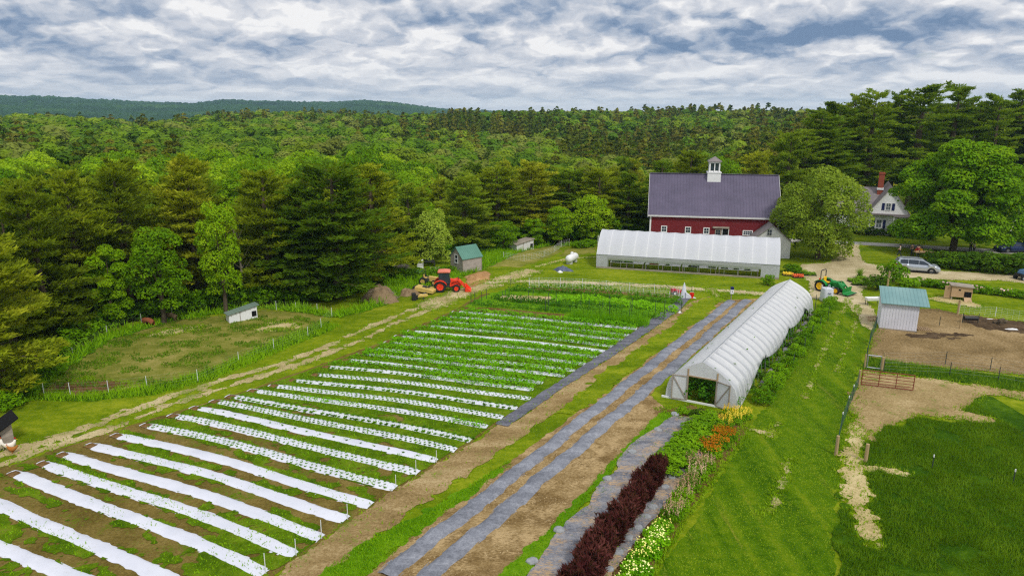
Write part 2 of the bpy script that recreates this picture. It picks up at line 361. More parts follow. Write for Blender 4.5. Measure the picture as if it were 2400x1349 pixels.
# ---------------------------------------------------------------- camera, light, sky
cam = bpy.data.cameras.new('camera'); cam.sensor_width = 36; cam.lens = F_ / 2400 * 36; cam.clip_start = 0.5; cam.clip_end = 20000
co = bpy.data.objects.new('camera', cam); COL.objects.link(co); co.location = (0, 0, H_); co.rotation_euler = (PI / 2 - PIT, 0, 0); scene.camera = co
scene.view_settings.view_transform = 'Standard'; scene.view_settings.look = 'None'; scene.view_settings.exposure = 0.0; scene.view_settings.gamma = 1
scene.cycles.max_bounces = 5; scene.cycles.diffuse_bounces = 3; scene.cycles.glossy_bounces = 2; scene.cycles.transmission_bounces = 4; scene.cycles.transparent_max_bounces = 12; scene.cycles.volume_bounces = 0
scene.cycles.use_denoising = False; scene.cycles.filter_width = 1.25
SUN_EL, SUN_AZ = 50.0, 152.0           # the bright part of the overcast, high behind the right shoulder
sl = bpy.data.lights.new('sun', 'SUN'); sl.energy = 2.2; sl.angle = R_(10); sl.color = (1.0, 0.95, 0.87)
so = bpy.data.objects.new('sun', sl); COL.objects.link(so)
sd = Vector((math.sin(R_(SUN_AZ)) * math.cos(R_(SUN_EL)), math.cos(R_(SUN_AZ)) * math.cos(R_(SUN_EL)), math.sin(R_(SUN_EL))))
so.rotation_euler = sd.to_track_quat('Z', 'Y').to_euler(); so.location = (0, 0, 60)
w = bpy.data.worlds.new('World'); scene.world = w; w.use_nodes = True; wt = w.node_tree; wt.nodes.clear()
class WT(NT):
    def __init__(s): s.t = wt
q = WT(); wo = q.n('ShaderNodeOutputWorld'); bg = q.n('ShaderNodeBackground'); bg.inputs['Strength'].default_value = 0.1; w.cycles.sampling_method = 'MANUAL'; w.cycles.sample_map_resolution = 256; q.l(bg.outputs[0], wo.inputs[0])
sky = q.n('ShaderNodeTexSky', sky_type='NISHITA'); sky.sun_disc = False; sky.sun_elevation = R_(SUN_EL); sky.sun_rotation = R_(SUN_AZ); sky.altitude = 50
tc = q.n('ShaderNodeTexCoord').outputs['Generated']; sx = q.n('ShaderNodeSeparateXYZ'); q.l(tc, sx.inputs[0])
X_, Y_, Z_ = sx.outputs
hyp = q.math('SQRT', q.math('ADD', q.math('MULTIPLY', X_, X_), q.math('MULTIPLY', Y_, Y_)))
EL = q.math('MAXIMUM', q.math('DIVIDE', Z_, q.math('MAXIMUM', hyp, 0.02)), 0.0)
AZ = q.math('ARCTAN2', X_, Y_)
# one deck of cloud: the nearer the horizon, the smaller and flatter the billows
LV = q.math('LOGARITHM', q.math('ADD', EL, 0.055), 2.718)
def cvec(dx, dv, kx, kv):
    c = q.n('ShaderNodeCombineXYZ')
    q.l(q.math('ADD', q.math('MULTIPLY', AZ, kx), dx), c.inputs[0]); q.l(q.math('ADD', q.math('MULTIPLY', LV, kv), dv), c.inputs[1]); return c.outputs[0]
WARP = q.n('ShaderNodeTexNoise'); q.l(cvec(2.0, 9.0, 22.0, 8.0), WARP.inputs['Vector']); WARP.inputs['Scale'].default_value = 1.0; WARP.inputs['Detail'].default_value = 4
def warped(v, k):
    o = q.n('ShaderNodeVectorMath', operation='MULTIPLY_ADD'); q.l(WARP.outputs['Color'], o.inputs[0]); o.inputs[1].default_value = (k, k, 0); q.l(v, o.inputs[2]); return o.outputs[0]
def billow(dv, kx, kv, det):
    o = q.n('ShaderNodeTexVoronoi', feature='F1'); q.l(warped(cvec(3.1, 1.7 + dv, kx, kv), 0.9), o.inputs['Vector']); o.inputs['Scale'].default_value = 1.0
    o.inputs['Detail'].default_value = det; o.inputs['Roughness'].default_value = 0.5
    return q.math('SUBTRACT', 1.0, o.outputs['Distance'])
A0 = billow(0.0, 12.0, 3.8, 3.0); A1 = billow(0.30, 12.0, 3.8, 3.0)
broad = q.noise(cvec(1.0, 6.2, 7.0, 3.2), 1.0, 5, 0.55, 0.2)
wob = q.noise(cvec(5.0, 3.0, 15.0, 5.0), 1.0, 8, 0.58, 0.1)
emb = q.math('MULTIPLY', q.math('SUBTRACT', A0, A1), 1.0)
br = q.math('ADD', 0.74, q.math('ADD', emb, q.math('ADD', q.math('MULTIPLY', q.math('SUBTRACT', wob, 0.5), 0.24), q.math('MULTIPLY', q.math('SUBTRACT', broad, 0.5), 0.6))))
def blob(px, py, rx, ry, amt, flat=True):
    global br
    az = math.atan((px - 1200) / F_ / (CP - (py - 674.5) / F_ * SP)); v = (py - 674.5) / F_
    el = (-SP - v * CP) / math.hypot((px - 1200) / F_, CP - v * SP)
    a = q.math('DIVIDE', q.math('SUBTRACT', AZ, az), rx / F_); b = q.math('DIVIDE', q.math('SUBTRACT', EL, el), ry / F_)
    if flat: b = q.math('MULTIPLY', b, q.ramp(q.math('ADD', b, 0.5), [(0.42, 1.7), (0.58, 0.8)]))
    d = q.math('SQRT', q.math('ADD', q.math('MULTIPLY', a, a), q.math('MULTIPLY', b, b)))
    d = q.math('ADD', d, q.math('MULTIPLY', q.math('SUBTRACT', wob, 0.5), 1.5))
    br = q.math('SUBTRACT', br, q.math('MULTIPLY', q.ramp(d, [(0.15, 1.0), (1.1, 0.0)]), amt * 1.1))
for b in [(100, 110, 230, 42, .40), (330, 180, 250, 30, .50), (560, 105, 150, 26, .22), (160, 40, 300, 34, .20), (1080, 48, 230, 34, .42), (1330, 50, 260, 44, .36),
          (1760, 110, 330, 46, .56), (2120, 70, 340, 42, .50), (1430, 196, 240, 20, .34), (640, 195, 160, 14, .22), (2000, 140, 260, 22, .25), (1700, 220, 240, 8, .22), (2400, 165, 70, 24, .3), (1000, 175, 140, 12, .2),
          (980, 120, 200, 40, -.22), (640, 60, 180, 36, -.2), (1330, 120, 200, 30, -.25), (1650, 175, 180, 16, -.2), (2230, 185, 170, 20, -.2), (800, 150, 160, 26, -.2)]:
    blob(*b)
ccol = q.ramp(q.math('MULTIPLY', br, 0.93), [(0.0, lin(116, 140, 172)), (0.22, lin(144, 162, 188)), (0.44, lin(180, 190, 206)), (0.66, lin(209, 213, 222)), (0.86, lin(231, 232, 236)), (1.0, lin(249, 248, 248))])
k10 = q.mix(1.0, ccol, (10.0, 10.0, 10.0, 1), 'MULTIPLY')
gap = q.ramp(broad, [(0.24, 0.3), (0.33, 1.0)])
hz = q.ramp(EL, [(0.0, 0.62), (0.075, 0.0)])
fin = q.mix(gap, sky.outputs[0], k10)
fin = q.mix(hz, fin, tuple(x * 10 for x in lin(238, 240, 244)[:3]) + (1,))
# overhead, out of view, the deck is brightened to add light from above
fin = q.mix(q.ramp(Z_, [(0.2, 0.0), (0.7, 0.6)]), fin, (9.0, 9.3, 9.9, 1))
q.l(fin, bg.inputs['Color'])
# ---------------------------------------------------------------- terrain
EDGE = [(-80, 975), (0, 935), (60, 905), (95, 800), (240, 748), (420, 737), (560, 714), (700, 703), (850, 676), (930, 612), (1040, 592), (1150, 574), (1400, 562), (1530, 556), (1750, 545), (1850, 530), (1960, 500), (2120, 480), (2400, 500)]
_ea = np.array([math.atan2(G(*p).x, G(*p).y) for p in EDGE]); _er = np.array([G(*p).length if False else math.hypot(G(*p).x, G(*p).y) for p in EDGE])
def azpx(px): return math.atan((px - 1200) / F_ / 0.968)
_da = np.array([azpx(p) for p in (-400, 0, 600, 900, 1050, 1600, 1800, 1900, 2500)]); _dv = np.array([3.5, 3.5, 4.5, 6.0, 9.0, 9.0, 5.0, 0.0, 0.0])
_fa = np.array([azpx(p) for p in (-400, 0, 200, 400, 560, 650, 800, 1000, 1200, 1700, 2400)]); _fv = np.array([0, 1.0, 0.5, -3, 3, 5, 3.5, 2.5, 5, 5, 5])
_ha = np.array([azpx(p) for p in (-500, 0, 200, 300, 400, 500, 560, 640, 720, 800, 880, 940, 990, 1050, 1150, 1400, 3000)])
_hy = np.array([238, 240, 242, 246, 250, 252, 245, 247, 249, 249, 244, 248, 256, 263, 268, 275, 275.])
_hv = np.array([(H_ + (-SP - (y - 674.5) / F_ * CP) / (CP - (y - 674.5) / F_ * SP) * 3000) for y in _hy])
def redge(az): return np.interp(az, _ea, _er)
def terrain(x, y):
    x = np.asarray(x, float); y = np.asarray(y, float); r = np.hypot(x, y); az = np.arctan2(x, y)
    d = r - redge(az); drop = np.interp(az, _da, _dv)
    h = -drop * sstep(0, 24, d) * (1 - 0.5 * sstep(150, 330, d))
    ris = np.interp(az, _fa, _fv)
    h = h * (1 - sstep(260, 560, r)) + ris * sstep(260, 560, r) * sstep(1, 20, d)
    far = sstep(620, 1000, r); h = h * (1 - far) - 16 * far
    h = h + (np.interp(az, _ha, _hv) + 16) * sstep(1250, 3000, r) * np.where(r > 3000, 1 - 0.3 * sstep(3000, 4300, r), 1)
    h = h + sstep(20, 60, d) * sstep(120, 200, r) * (fbm(x / 90, y / 90, 5, 3) - 0.5) * 5
    h = h + 14 * (fbm(x / 420, y / 420, 9, 4) - 0.5) * sstep(1000, 1500, r) * (1 - 0.6 * sstep(2300, 3000, r))
    return np.where((np.abs(az) > 1.0), np.where(r > 400, -2.0 * sstep(400, 900, r), 0), h)
def polar(name, rs, azs, m, disp=None):
    A, Rr = np.meshgrid(azs, rs); X = Rr * np.sin(A); Y = Rr * np.cos(A); Z = terrain(X, Y)
    if disp is not None: Z = Z + disp(X, Y, Rr)
    V = np.stack([X, Y, Z], -1).reshape(-1, 3); na, nr = len(azs), len(rs)
    i = (np.arange(nr - 1)[:, None] * na + np.arange(na - 1)[None]).ravel()
    F = np.stack([i, i + 1, i + na + 1, i + na], -1)[:, ::-1]
    return link(name, mesh_np(name, V, F), m)
rs = np.concatenate([[0.01], np.arange(20, 300, 4.0), np.geomspace(300, 1060, 40)])
ground = polar('ground', rs, np.linspace(-PI, PI, 361), M['ground'], lambda x, y, r: np.where(r > 1e9, 0, 0)); tag(ground, kind='structure')
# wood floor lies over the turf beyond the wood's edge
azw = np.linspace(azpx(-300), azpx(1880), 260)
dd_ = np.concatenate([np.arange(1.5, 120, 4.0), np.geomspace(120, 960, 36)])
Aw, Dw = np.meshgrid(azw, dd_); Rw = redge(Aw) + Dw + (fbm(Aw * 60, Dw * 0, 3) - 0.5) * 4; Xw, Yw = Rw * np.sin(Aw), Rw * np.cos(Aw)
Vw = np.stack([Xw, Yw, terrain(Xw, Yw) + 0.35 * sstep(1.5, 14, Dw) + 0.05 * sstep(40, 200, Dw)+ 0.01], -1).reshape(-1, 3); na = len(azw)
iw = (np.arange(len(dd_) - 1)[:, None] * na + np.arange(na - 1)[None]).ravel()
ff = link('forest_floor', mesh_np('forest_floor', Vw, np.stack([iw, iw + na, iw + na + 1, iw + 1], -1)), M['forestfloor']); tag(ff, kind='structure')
t = NT('wooded_hill'); o_ = t.coord('Object'); n1 = t.noise(o_, 0.004, 5, 0.6); n2 = t.noise(o_, 0.05, 6, 0.8)
cc = t.ramp(t.math('ADD', t.math('MULTIPLY', n1, 0.5), t.math('MULTIPLY', n2, 0.5)), [(0.36, lin(20, 46, 18)), (0.52, lin(44, 80, 26)), (0.64, lin(74, 108, 34))])
M['hill'] = t.done(t.princ(cc, 0.9, 0.05, 0, t.bump(n2, 0.9, 8)))
def canopy(x, y, r):
    g = _h(np.floor(x / 9), np.floor(y / 9), 7) * 7 + vnoise(x / 14, y / 14, 3) * 8 + vnoise(x / 40, y / 40, 4) * 6
    return g
hills = polar('hills', np.concatenate([np.arange(930, 1500, 9), np.arange(1500, 3060, 15), np.arange(3060, 4300, 40)]), np.linspace(azpx(-420), azpx(2900), 900), M['hill'], canopy); tag(hills, kind='structure')
# ---------------------------------------------------------------- ground cover sheets (marching triangles over a noisy outline)
SHN = [0]; EDGEF = []
def sheet(name, field, box, res, z, m, kind='structure', label=None, cat=None, zf=None):
    x0, x1, y0, y1 = box; SHN[0] += 1; z = z + SHN[0] * 0.0009
    if m.name in ('track_dirt', 'drive_gravel', 'lane_dirt', 'paddock_dirt', 'paddock_dust', 'pale_dirt', 'grassy_rut', 'dug_soil'): EDGEF.append((field, box))
    xs = np.arange(x0, x1 + res, res); ys = np.arange(y0, y1 + res, res); Xg, Yg = np.meshgrid(xs, ys)
    f = field(Xg, Yg).ravel(); f = np.where(np.abs(f) < 1e-5, 1e-5, f)
    P = np.stack([Xg.ravel(), Yg.ravel()], -1); nx = len(xs)
    i = (np.arange(len(ys) - 1)[:, None] * nx + np.arange(nx - 1)[None]).ravel()
    T = np.concatenate([np.stack([i, i + 1, i + nx + 1], -1), np.stack([i, i + nx + 1, i + nx], -1)])
    pos = f[T] > 0; c = pos.sum(1)
    out = [P[T[c == 3]]]
    def cut(a, b):
        fa, fb = f[a], f[b]; tt = (fa / (fa - fb))[:, None]; return P[a] * (1 - tt) + P[b] * tt
    for k in range(3):
        a, b, d = T[:, k], T[:, (k + 1) % 3], T[:, (k + 2) % 3]
        m1 = (c == 1) & pos[:, k]
        if m1.any(): out.append(np.stack([P[a[m1]], cut(a[m1], b[m1]), cut(a[m1], d[m1])], 1))
        m2 = (c == 2) & ~pos[:, k]
        if m2.any():
            p, q2 = cut(a[m2], b[m2]), cut(a[m2], d[m2])
            out += [np.stack([p, P[b[m2]], P[d[m2]]], 1), np.stack([p, P[d[m2]], q2], 1)]
    V2 = np.concatenate(out).reshape(-1, 2)
    Z = np.full(len(V2), z) if zf is None else z + zf(V2[:, 0], V2[:, 1])
    o = link(name, mesh_np(name, np.column_stack([V2, Z]), np.arange(len(V2)).reshape(-1, 3)), m)
    return tag(o, label, cat, None, kind)
def polyfield(pts, amp=0.35, fs=1.2, seed=1, bias=0.0, world=False):
    P = [tuple(p) for p in pts] if world else PP(pts)
    def f(x, y): return sd_poly(x, y, P) + bias + amp * 2 * (fbm(x * fs, y * fs, seed, 5) - 0.5) + min(amp, .5) * 1.5 * (fbm(x * 3.1, y * 3.1, seed + 40, 3) - 0.5)
    a = np.array(P); f.box = (a[:, 0].min() - 1, a[:, 0].max() + 1, a[:, 1].min() - 1, a[:, 1].max() + 1)
    return f
def psheet(name, pts, z, m, res=0.25, **k):
    kk = {a: k.pop(a) for a in ('amp', 'fs', 'seed', 'bias', 'world') if a in k}
    f = polyfield(pts, **kk); return sheet(name, f, f.box, res, z, m, **k)
def linefield(pts, half, amp=0.4, fs=1.0, seed=1, ruts=None, world=False):
    P = [tuple(p) for p in pts] if world else PP(pts)
    def f(x, y):
        d, tt = d_line(x, y, P)
        n = 2 * (fbm(x * fs, y * fs, seed, 5) - 0.5) + 1.6 * (fbm(x * 3.1, y * 3.1, seed + 40, 3) - 0.5)
        if ruts is None: return half - d + amp * n
        return np.minimum(half - d, np.abs(d) - ruts + 0.9 * (fbm(x * 0.35, y * 0.35, seed + 9, 3) - 0.42)) + amp * n
    a = np.array(P); b = half + 1; f.box = (a[:, 0].min() - b, a[:, 0].max() + b, a[:, 1].min() - b, a[:, 1].max() + b)
    return f
def lsheet(name, pts, half, z, m, res=0.25, amp=0.4, fs=1.0, seed=1, ruts=None, **k):
    f = linefield(pts, half, amp, fs, seed, ruts); return sheet(name, f, f.box, res, z, m, **k)
LZ = 0.004
psheet('mown_lane', [(1500, 1420), (1760, 1000), (1840, 880), (1905, 740), (1960, 690), (2045, 720), (2035, 800), (2010, 880), (1990, 1000), (1975, 1090), (1960, 1200), (1950, 1420)], LZ, M['lane'], 0.3, amp=0.4)
psheet('pasture', [(95, 915), (180, 815), (270, 770), (400, 752), (540, 738), (620, 724), (760, 734), (745, 762), (640, 806), (500, 868), (350, 908), (200, 926), (110, 925)], LZ, M['pasture'], 0.3, amp=0.7, fs=0.6)
psheet('pasture_mud', [(85, 918), (130, 893), (200, 882), (330, 893), (320, 908), (200, 920)], 2 * LZ, M['darksoil'], 0.25, amp=1.0, fs=0.5)
psheet('pasture_bare_patch', [(345, 788), (380, 774), (470, 762), (478, 770), (400, 786)], 2 * LZ, M['paledirt'], 0.2, amp=0.6)
psheet('pasture_bare_patch', [(560, 776), (640, 752), (720, 750), (700, 772), (610, 780)], 2 * LZ, M['paledirt'], 0.2, amp=1.1, bias=-0.5)
psheet('long_grass_verge', [(60, 935), (60, 925), (200, 926), (350, 906), (500, 864), (640, 802), (770, 752), (790, 768), (650, 822), (510, 882), (360, 924), (200, 940)], 2 * LZ, M['deepgrass'], 0.25, amp=0.3)
psheet('hut_yard', [(1140, 625), (1200, 585), (1290, 572), (1320, 590), (1270, 610), (1220, 625)], LZ, M['pasture'], 0.3, amp=0.8)
psheet('dry_grass_patch', [(1310, 600), (1330, 582), (1395, 580), (1395, 592), (1350, 598)], LZ, M['pasture'], 0.3, amp=0.6)
TRACK = [(-160, 1125), (0, 1078), (100, 1046), (240, 1000), (400, 938), (560, 888), (700, 846), (820, 798), (900, 760), (980, 728), (1080, 690), (1160, 664), (1235, 640)]
lsheet('dirt_track', TRACK, 1.05, 2 * LZ, M['track'], 0.16, amp=0.55, fs=0.9, ruts=0.45)
lsheet('dirt_track', [(1010, 716), (1090, 684), (1180, 656), (1240, 636)], 1.5, 3 * LZ, M['track'], 0.2, amp=0.8)
lsheet('dirt_track', [(1260, 624), (1330, 606), (1395, 602)], 0.45, 2 * LZ, M['paledirt'], 0.2, amp=0.35)
lsheet('farm_drive', [(1150, 662), (1240, 659), (1400, 664), (1560, 672), (1680, 680), (1800, 690)], 0.85, 3 * LZ, M['drive'], 0.2, amp=0.5)
lsheet('foot_path', [(1660, 676), (1680, 690), (1690, 706)], 0.35, 4 * LZ, M['track'], 0.15, amp=0.3)
psheet('farm_drive', [(1968, 566), (1966, 600), (1940, 616), (1878, 619), (1870, 640), (1895, 660), (1900, 700), (1960, 706), (1985, 712), (2020, 760), (2046, 780), (2052, 730), (2020, 690), (2030, 664), (2070, 656), (2110, 652), (2200, 655), (2260, 657), (2340, 657), (2480, 672), (2480, 650), (2300, 640), (2200, 634), (2080, 626), (2030, 616), (2016, 600), (2014, 567)], 4 * LZ, M['drive'], 0.25, amp=0.35)
psheet('road', [(1830, 559), (2000, 566), (2200, 577), (2500, 593), (2500, 603), (2200, 585), (2000, 573), (1830, 567)], 5 * LZ, M['road'], 0.3, amp=0.08)
for pts, hf in (([(1990, 700), (1962, 760), (1930, 820), (1905, 885), (1890, 935)], 0.22), ([(2012, 716), (1995, 790), (1962, 870)], 0.14), ([(1852, 1075), (1838, 1110), (1830, 1150), (1805, 1190), (1785, 1200)], 0.12), ([(1808, 1020), (1822, 990)], 0.25)):
    lsheet('wheel_rut', pts, hf * .45, 2 * LZ, M['rut'], 0.07, amp=0.42, fs=1.6, seed=4)
psheet('field_soil', [(-260, 1500), (-200, 1180), (0, 1098), (240, 1018), (600, 908), (900, 800), (1060, 728), (1130, 690), (1250, 672), (1600, 690), (1500, 775), (1170, 990), (1110, 1036), (880, 1185), (640, 1350), (560, 1500)], LZ, M['fieldsoil'], 0.3, amp=0.3)
psheet('dirt_lane', [(590, 1430), (650, 1345), (770, 1255), (880, 1180), (1110, 1036), (1175, 990), (1210, 985), (1320, 905), (1500, 792), (1620, 706), (1670, 694), (1560, 780), (1420, 890), (1290, 975), (1120, 1095), (960, 1200), (860, 1275), (720, 1430)], 2 * LZ, M['dirtlane'], 0.2, amp=0.35)
psheet('soil_plot', [(740, 1440), (860, 1345), (980, 1246), (1200, 1078), (1440, 905), (1690, 704), (1775, 700), (1640, 820), (1560, 882), (1520, 925), (1560, 958), (1500, 1025), (1400, 1128), (1290, 1245), (1130, 1400), (1090, 1450)], 3 * LZ, M['plotsoil'], 0.2, amp=0.2)
psheet('grass_strip', [(690, 1420), (770, 1330), (830, 1285), (920, 1238), (980, 1214), (1060, 1164), (1190, 1082), (1198, 1088), (1100, 1164), (990, 1240), (930, 1288), (840, 1360), (770, 1440)], 4 * LZ, M['weeds'], 0.15, amp=0.45, fs=0.9, seed=3)
psheet('grass_strip', [(1300, 968), (1400, 882), (1560, 772), (1640, 702), (1712, 690), (1640, 752), (1510, 850), (1410, 930), (1345, 972)], 4 * LZ, M['ground'], 0.2, amp=0.6, fs=0.8, seed=5)
psheet('grass_strip', [(1110, 1420), (1170, 1345), (1300, 1225), (1430, 1085), (1545, 968), (1600, 962), (1530, 1010), (1445, 1088), (1385, 1165), (1310, 1250), (1225, 1360), (1180, 1430)], 4 * LZ, M['weeds'], 0.15, amp=0.3, seed=6)
psheet('bed_edge_soil', [(1742, 1000), (1756, 1003), (1700, 1080), (1600, 1220), (1545, 1310), (1490, 1440), (1470, 1440), (1530, 1290), (1640, 1130)], 3 * LZ, M['darksoil'], 0.12, amp=0.14, fs=1.5)
psheet('bed_edge_soil', [(1742, 1000), (1800, 1010), (1820, 1018), (1810, 1026), (1750, 1006)], 3 * LZ, M['track'], 0.12, amp=0.25, fs=1.5)
psheet('flower_bed_soil', [(1540, 960), (1620, 950), (1740, 985), (1748, 1002), (1690, 1090), (1600, 1215), (1540, 1310), (1470, 1440), (1380, 1440), (1450, 1250), (1560, 1080), (1620, 985)], 2 * LZ, M['darksoil'], 0.2, amp=0.2)
psheet('paddock_dirt', [(2046, 782), (2058, 765), (2150, 722), (2200, 724), (2245, 735), (2330, 745), (2560, 775), (2560, 905), (2400, 880), (2230, 864), (2120, 850), (2036, 836)], 3 * LZ, M['paddock'], 0.25, amp=0.3)
psheet('paddock_mud', [(2240, 752), (2290, 742), (2400, 752), (2480, 765), (2480, 785), (2360, 780), (2290, 768)], 4 * LZ, M['mud'], 0.2, amp=0.7, bias=-.2)
psheet('paddock_mud', [(2110, 782), (2200, 776), (2280, 778), (2290, 790), (2200, 800), (2130, 794)], 4 * LZ, M['mud'], 0.2, amp=0.9, bias=-.5)
psheet('paddock_dirt', [(2010, 892), (2016, 868), (2150, 885), (2300, 905), (2560, 935), (2560, 950), (2400, 935), (2310, 928), (2260, 962), (2340, 978), (2330, 992), (2260, 985), (2160, 975), (2090, 1005), (2040, 1032), (1992, 1018), (2000, 950)], 3 * LZ, M['paddock2'], 0.15, amp=1.0, fs=0.55, seed=8)
lsheet('worn_path', [(2010, 1000), (2000, 1050), (1998, 1090), (2000, 1130), (2010, 1170), (2024, 1215), (2036, 1262)], 0.5, 4 * LZ, M['paledirt'], 0.1, amp=0.55, fs=1.1)
lsheet('worn_path', [(2000, 1092), (2060, 1098), (2115, 1110)], 0.28, 4 * LZ, M['paledirt'], 0.1, amp=0.35, fs=1.1)
psheet('wood_chip_spill', [(1095, 655), (1110, 642), (1140, 634), (1152, 640), (1150, 655), (1110, 672), (1088, 674)], 4 * LZ, M['chips'], 0.15, amp=0.5)
psheet('wood_chip_spill', [(2165, 700), (2200, 694), (2270, 705), (2300, 715), (2290, 722), (2230, 712)], 4 * LZ, M['paledirt'], 0.2, amp=0.4)
psheet('hay_meadow', [(1930, 418), (1960, 400), (2100, 380), (2200, 380), (2480, 392), (2480, 450), (2200, 452), (1950, 452)], 2 * LZ, M['meadow'], 2.0, amp=1.0)
# ---------------------------------------------------------------- plants
def unit(v): return v / (np.linalg.norm(v, axis=-1, keepdims=True) + 1e-9)
def leafcards(P, N, L, Wd, rng, jit=0.6, lift=None):
    """Pointed leaf-sized faces at P, facing about N."""
    n = len(P); N = unit(N + rng.normal(0, jit, (n, 3))); T = unit(np.cross(N, rng.normal(0, 1, (n, 3)))); Bn = np.cross(N, T)
    L = (np.full(n, L) if np.isscalar(L) else L)[:, None] * rng.uniform(0.7, 1.3, (n, 1)); Wd = L * Wd
    V = np.stack([P - T * L * 0.5, P + Bn * Wd * 0.5 + T * L * 0.06, P + T * L * 0.5, P - Bn * Wd * 0.5 + T * L * 0.06], 1)
    return V.reshape(-1, 3), np.arange(4 * n).reshape(-1, 4)
def needlecards(P, D, L, Wd, rng, jit=0.5):
    """Long thin sprays starting at P and pointing along D."""
    n = len(P); D = unit(D + rng.normal(0, jit, (n, 3))); S = unit(np.cross(D, rng.normal(0, 1, (n, 3))))
    L = (np.full(n, L) if np.isscalar(L) else L)[:, None] * rng.uniform(0.7, 1.3, (n, 1))
    V = np.stack([P - S * Wd * 0.5, P + D * L * 0.6 - S * Wd * 0.35, P + D * L, P + S * Wd * 0.5], 1)
    return V.reshape(-1, 3), np.arange(4 * n).reshape(-1, 4)
def sphere_pts(n, rng):
    v = rng.normal(0, 1, (n, 3)); return unit(v)
def limb_mesh(segs, n=6):
    mb = MB()
    for pts, r in segs: mb.tube(pts, r, n)
    return mb
def broad_crown(h, R, seed, nl=18, leaves=7000, size=0.34, bottom=0.28, lobe=0.36, shape=1.0, flat=0.75, dome=False, jit=0.55):
    """Lobed broadleaf crown: clumps of leaves at the ends of limbs, gaps between."""
    rng = np.random.default_rng(seed); zc = h * (1 + bottom) / 2; rz = h * (1 - bottom) / 2
    C, rl = [], []
    for k in range(nl):
        a = k * 2.399 + rng.uniform(-.5, .5); u = (-0.85 + 1.75 * (k + 0.5) / nl if not dome else -1.0 + 1.92 * ((k + 0.5) / nl) ** 1.12) + rng.uniform(-.08, .08)
        wid = math.sqrt(max(0.05, 1 - abs(u) ** (2.2 * shape)))
        if dome: wid = math.sqrt(max(.04, 1 - max(0, (u + .35) / 1.35) ** 2.0)) * (1 if u > -.35 else .92) * (1 if shape < 1.2 else 1 - .42 * float(sstep(.1, .9, -u)))
        q_ = R * 0.70 * wid * rng.uniform(0.72, 1.08)
        C.append((math.cos(a) * q_, math.sin(a) * q_, zc + u * rz * 0.84)); rl.append(R * lobe * rng.uniform(0.7, 1.2) * (0.75 + 0.35 * wid))
    for k in range(max(3, nl // 5)):
        a = rng.uniform(0, 6.28); q_ = R * .3 * rng.random(); C.append((math.cos(a) * q_, math.sin(a) * q_, zc + rng.uniform(-.4, .75) * rz)); rl.append(R * lobe * rng.uniform(.8, 1.1))
    C = np.array(C); rl = np.array(rl); wgt = rl ** 2 / (rl ** 2).sum(); cnt = np.maximum(20, (wgt * leaves).astype(int))
    P, N = [], []
    for c, r, n in zip(C, rl, cnt):
        d = sphere_pts(n, rng); d[:, 2] = np.where(d[:, 2] < -0.3, -d[:, 2] * rng.uniform(-.4, 1, n), d[:, 2]); d = unit(d)
        # sub-clumps on each clump
        sub = sphere_pts(9, rng); near = (d @ sub.T).max(1); rad = r * (0.62 + 0.42 * near) * rng.uniform(0.82, 1.06, n)
        p = c + d * rad[:, None] * np.array([1, 1, flat]); P.append(p); N.append(d * 0.6 + np.array([0, 0, 0.6]))
    P = np.concatenate(P); N = np.concatenate(N)
    ins = np.zeros(len(P), int)
    for c, r in zip(C, rl): ins += (np.linalg.norm((P - c) / np.array([1, 1, flat]), axis=1) < r * 0.62)
    keep = ins < 1; P, N = P[keep], N[keep]
    return leafcards(P, N, size, 0.62, rng, jit), C, rl
def broad_tree(name, h, R, seed, mat, bark='bark', **k):
    (V, F), C, rl = broad_crown(h, R, seed, **k)
    rng = np.random.default_rng(seed + 5); zb = h * k.get('bottom', 0.28); segs = []
    r0 = 0.022 * h + 0.06; top = Vector((rng.uniform(-.3, .3), rng.uniform(-.3, .3), h * 0.62))
    segs.append(([(0, 0, -1.5), (0, 0, zb * .6), top * 0.6 + Vector((.1, 0, 0)), top], [r0 * 1.3, r0, r0 * .7, r0 * .35]))
    for c in C[::2]:
        s = top * rng.uniform(0.35, 0.85); m = s.lerp(Vector(c), .5) + Vector((0, 0, -.15 * R * rng.random()))
        segs.append(([s, m, Vector(c)], [r0 * .38, r0 * .24, r0 * .08]))
    return (name, mesh_np(name + '_crown', V, F), mat, limb_mesh(segs), bark)
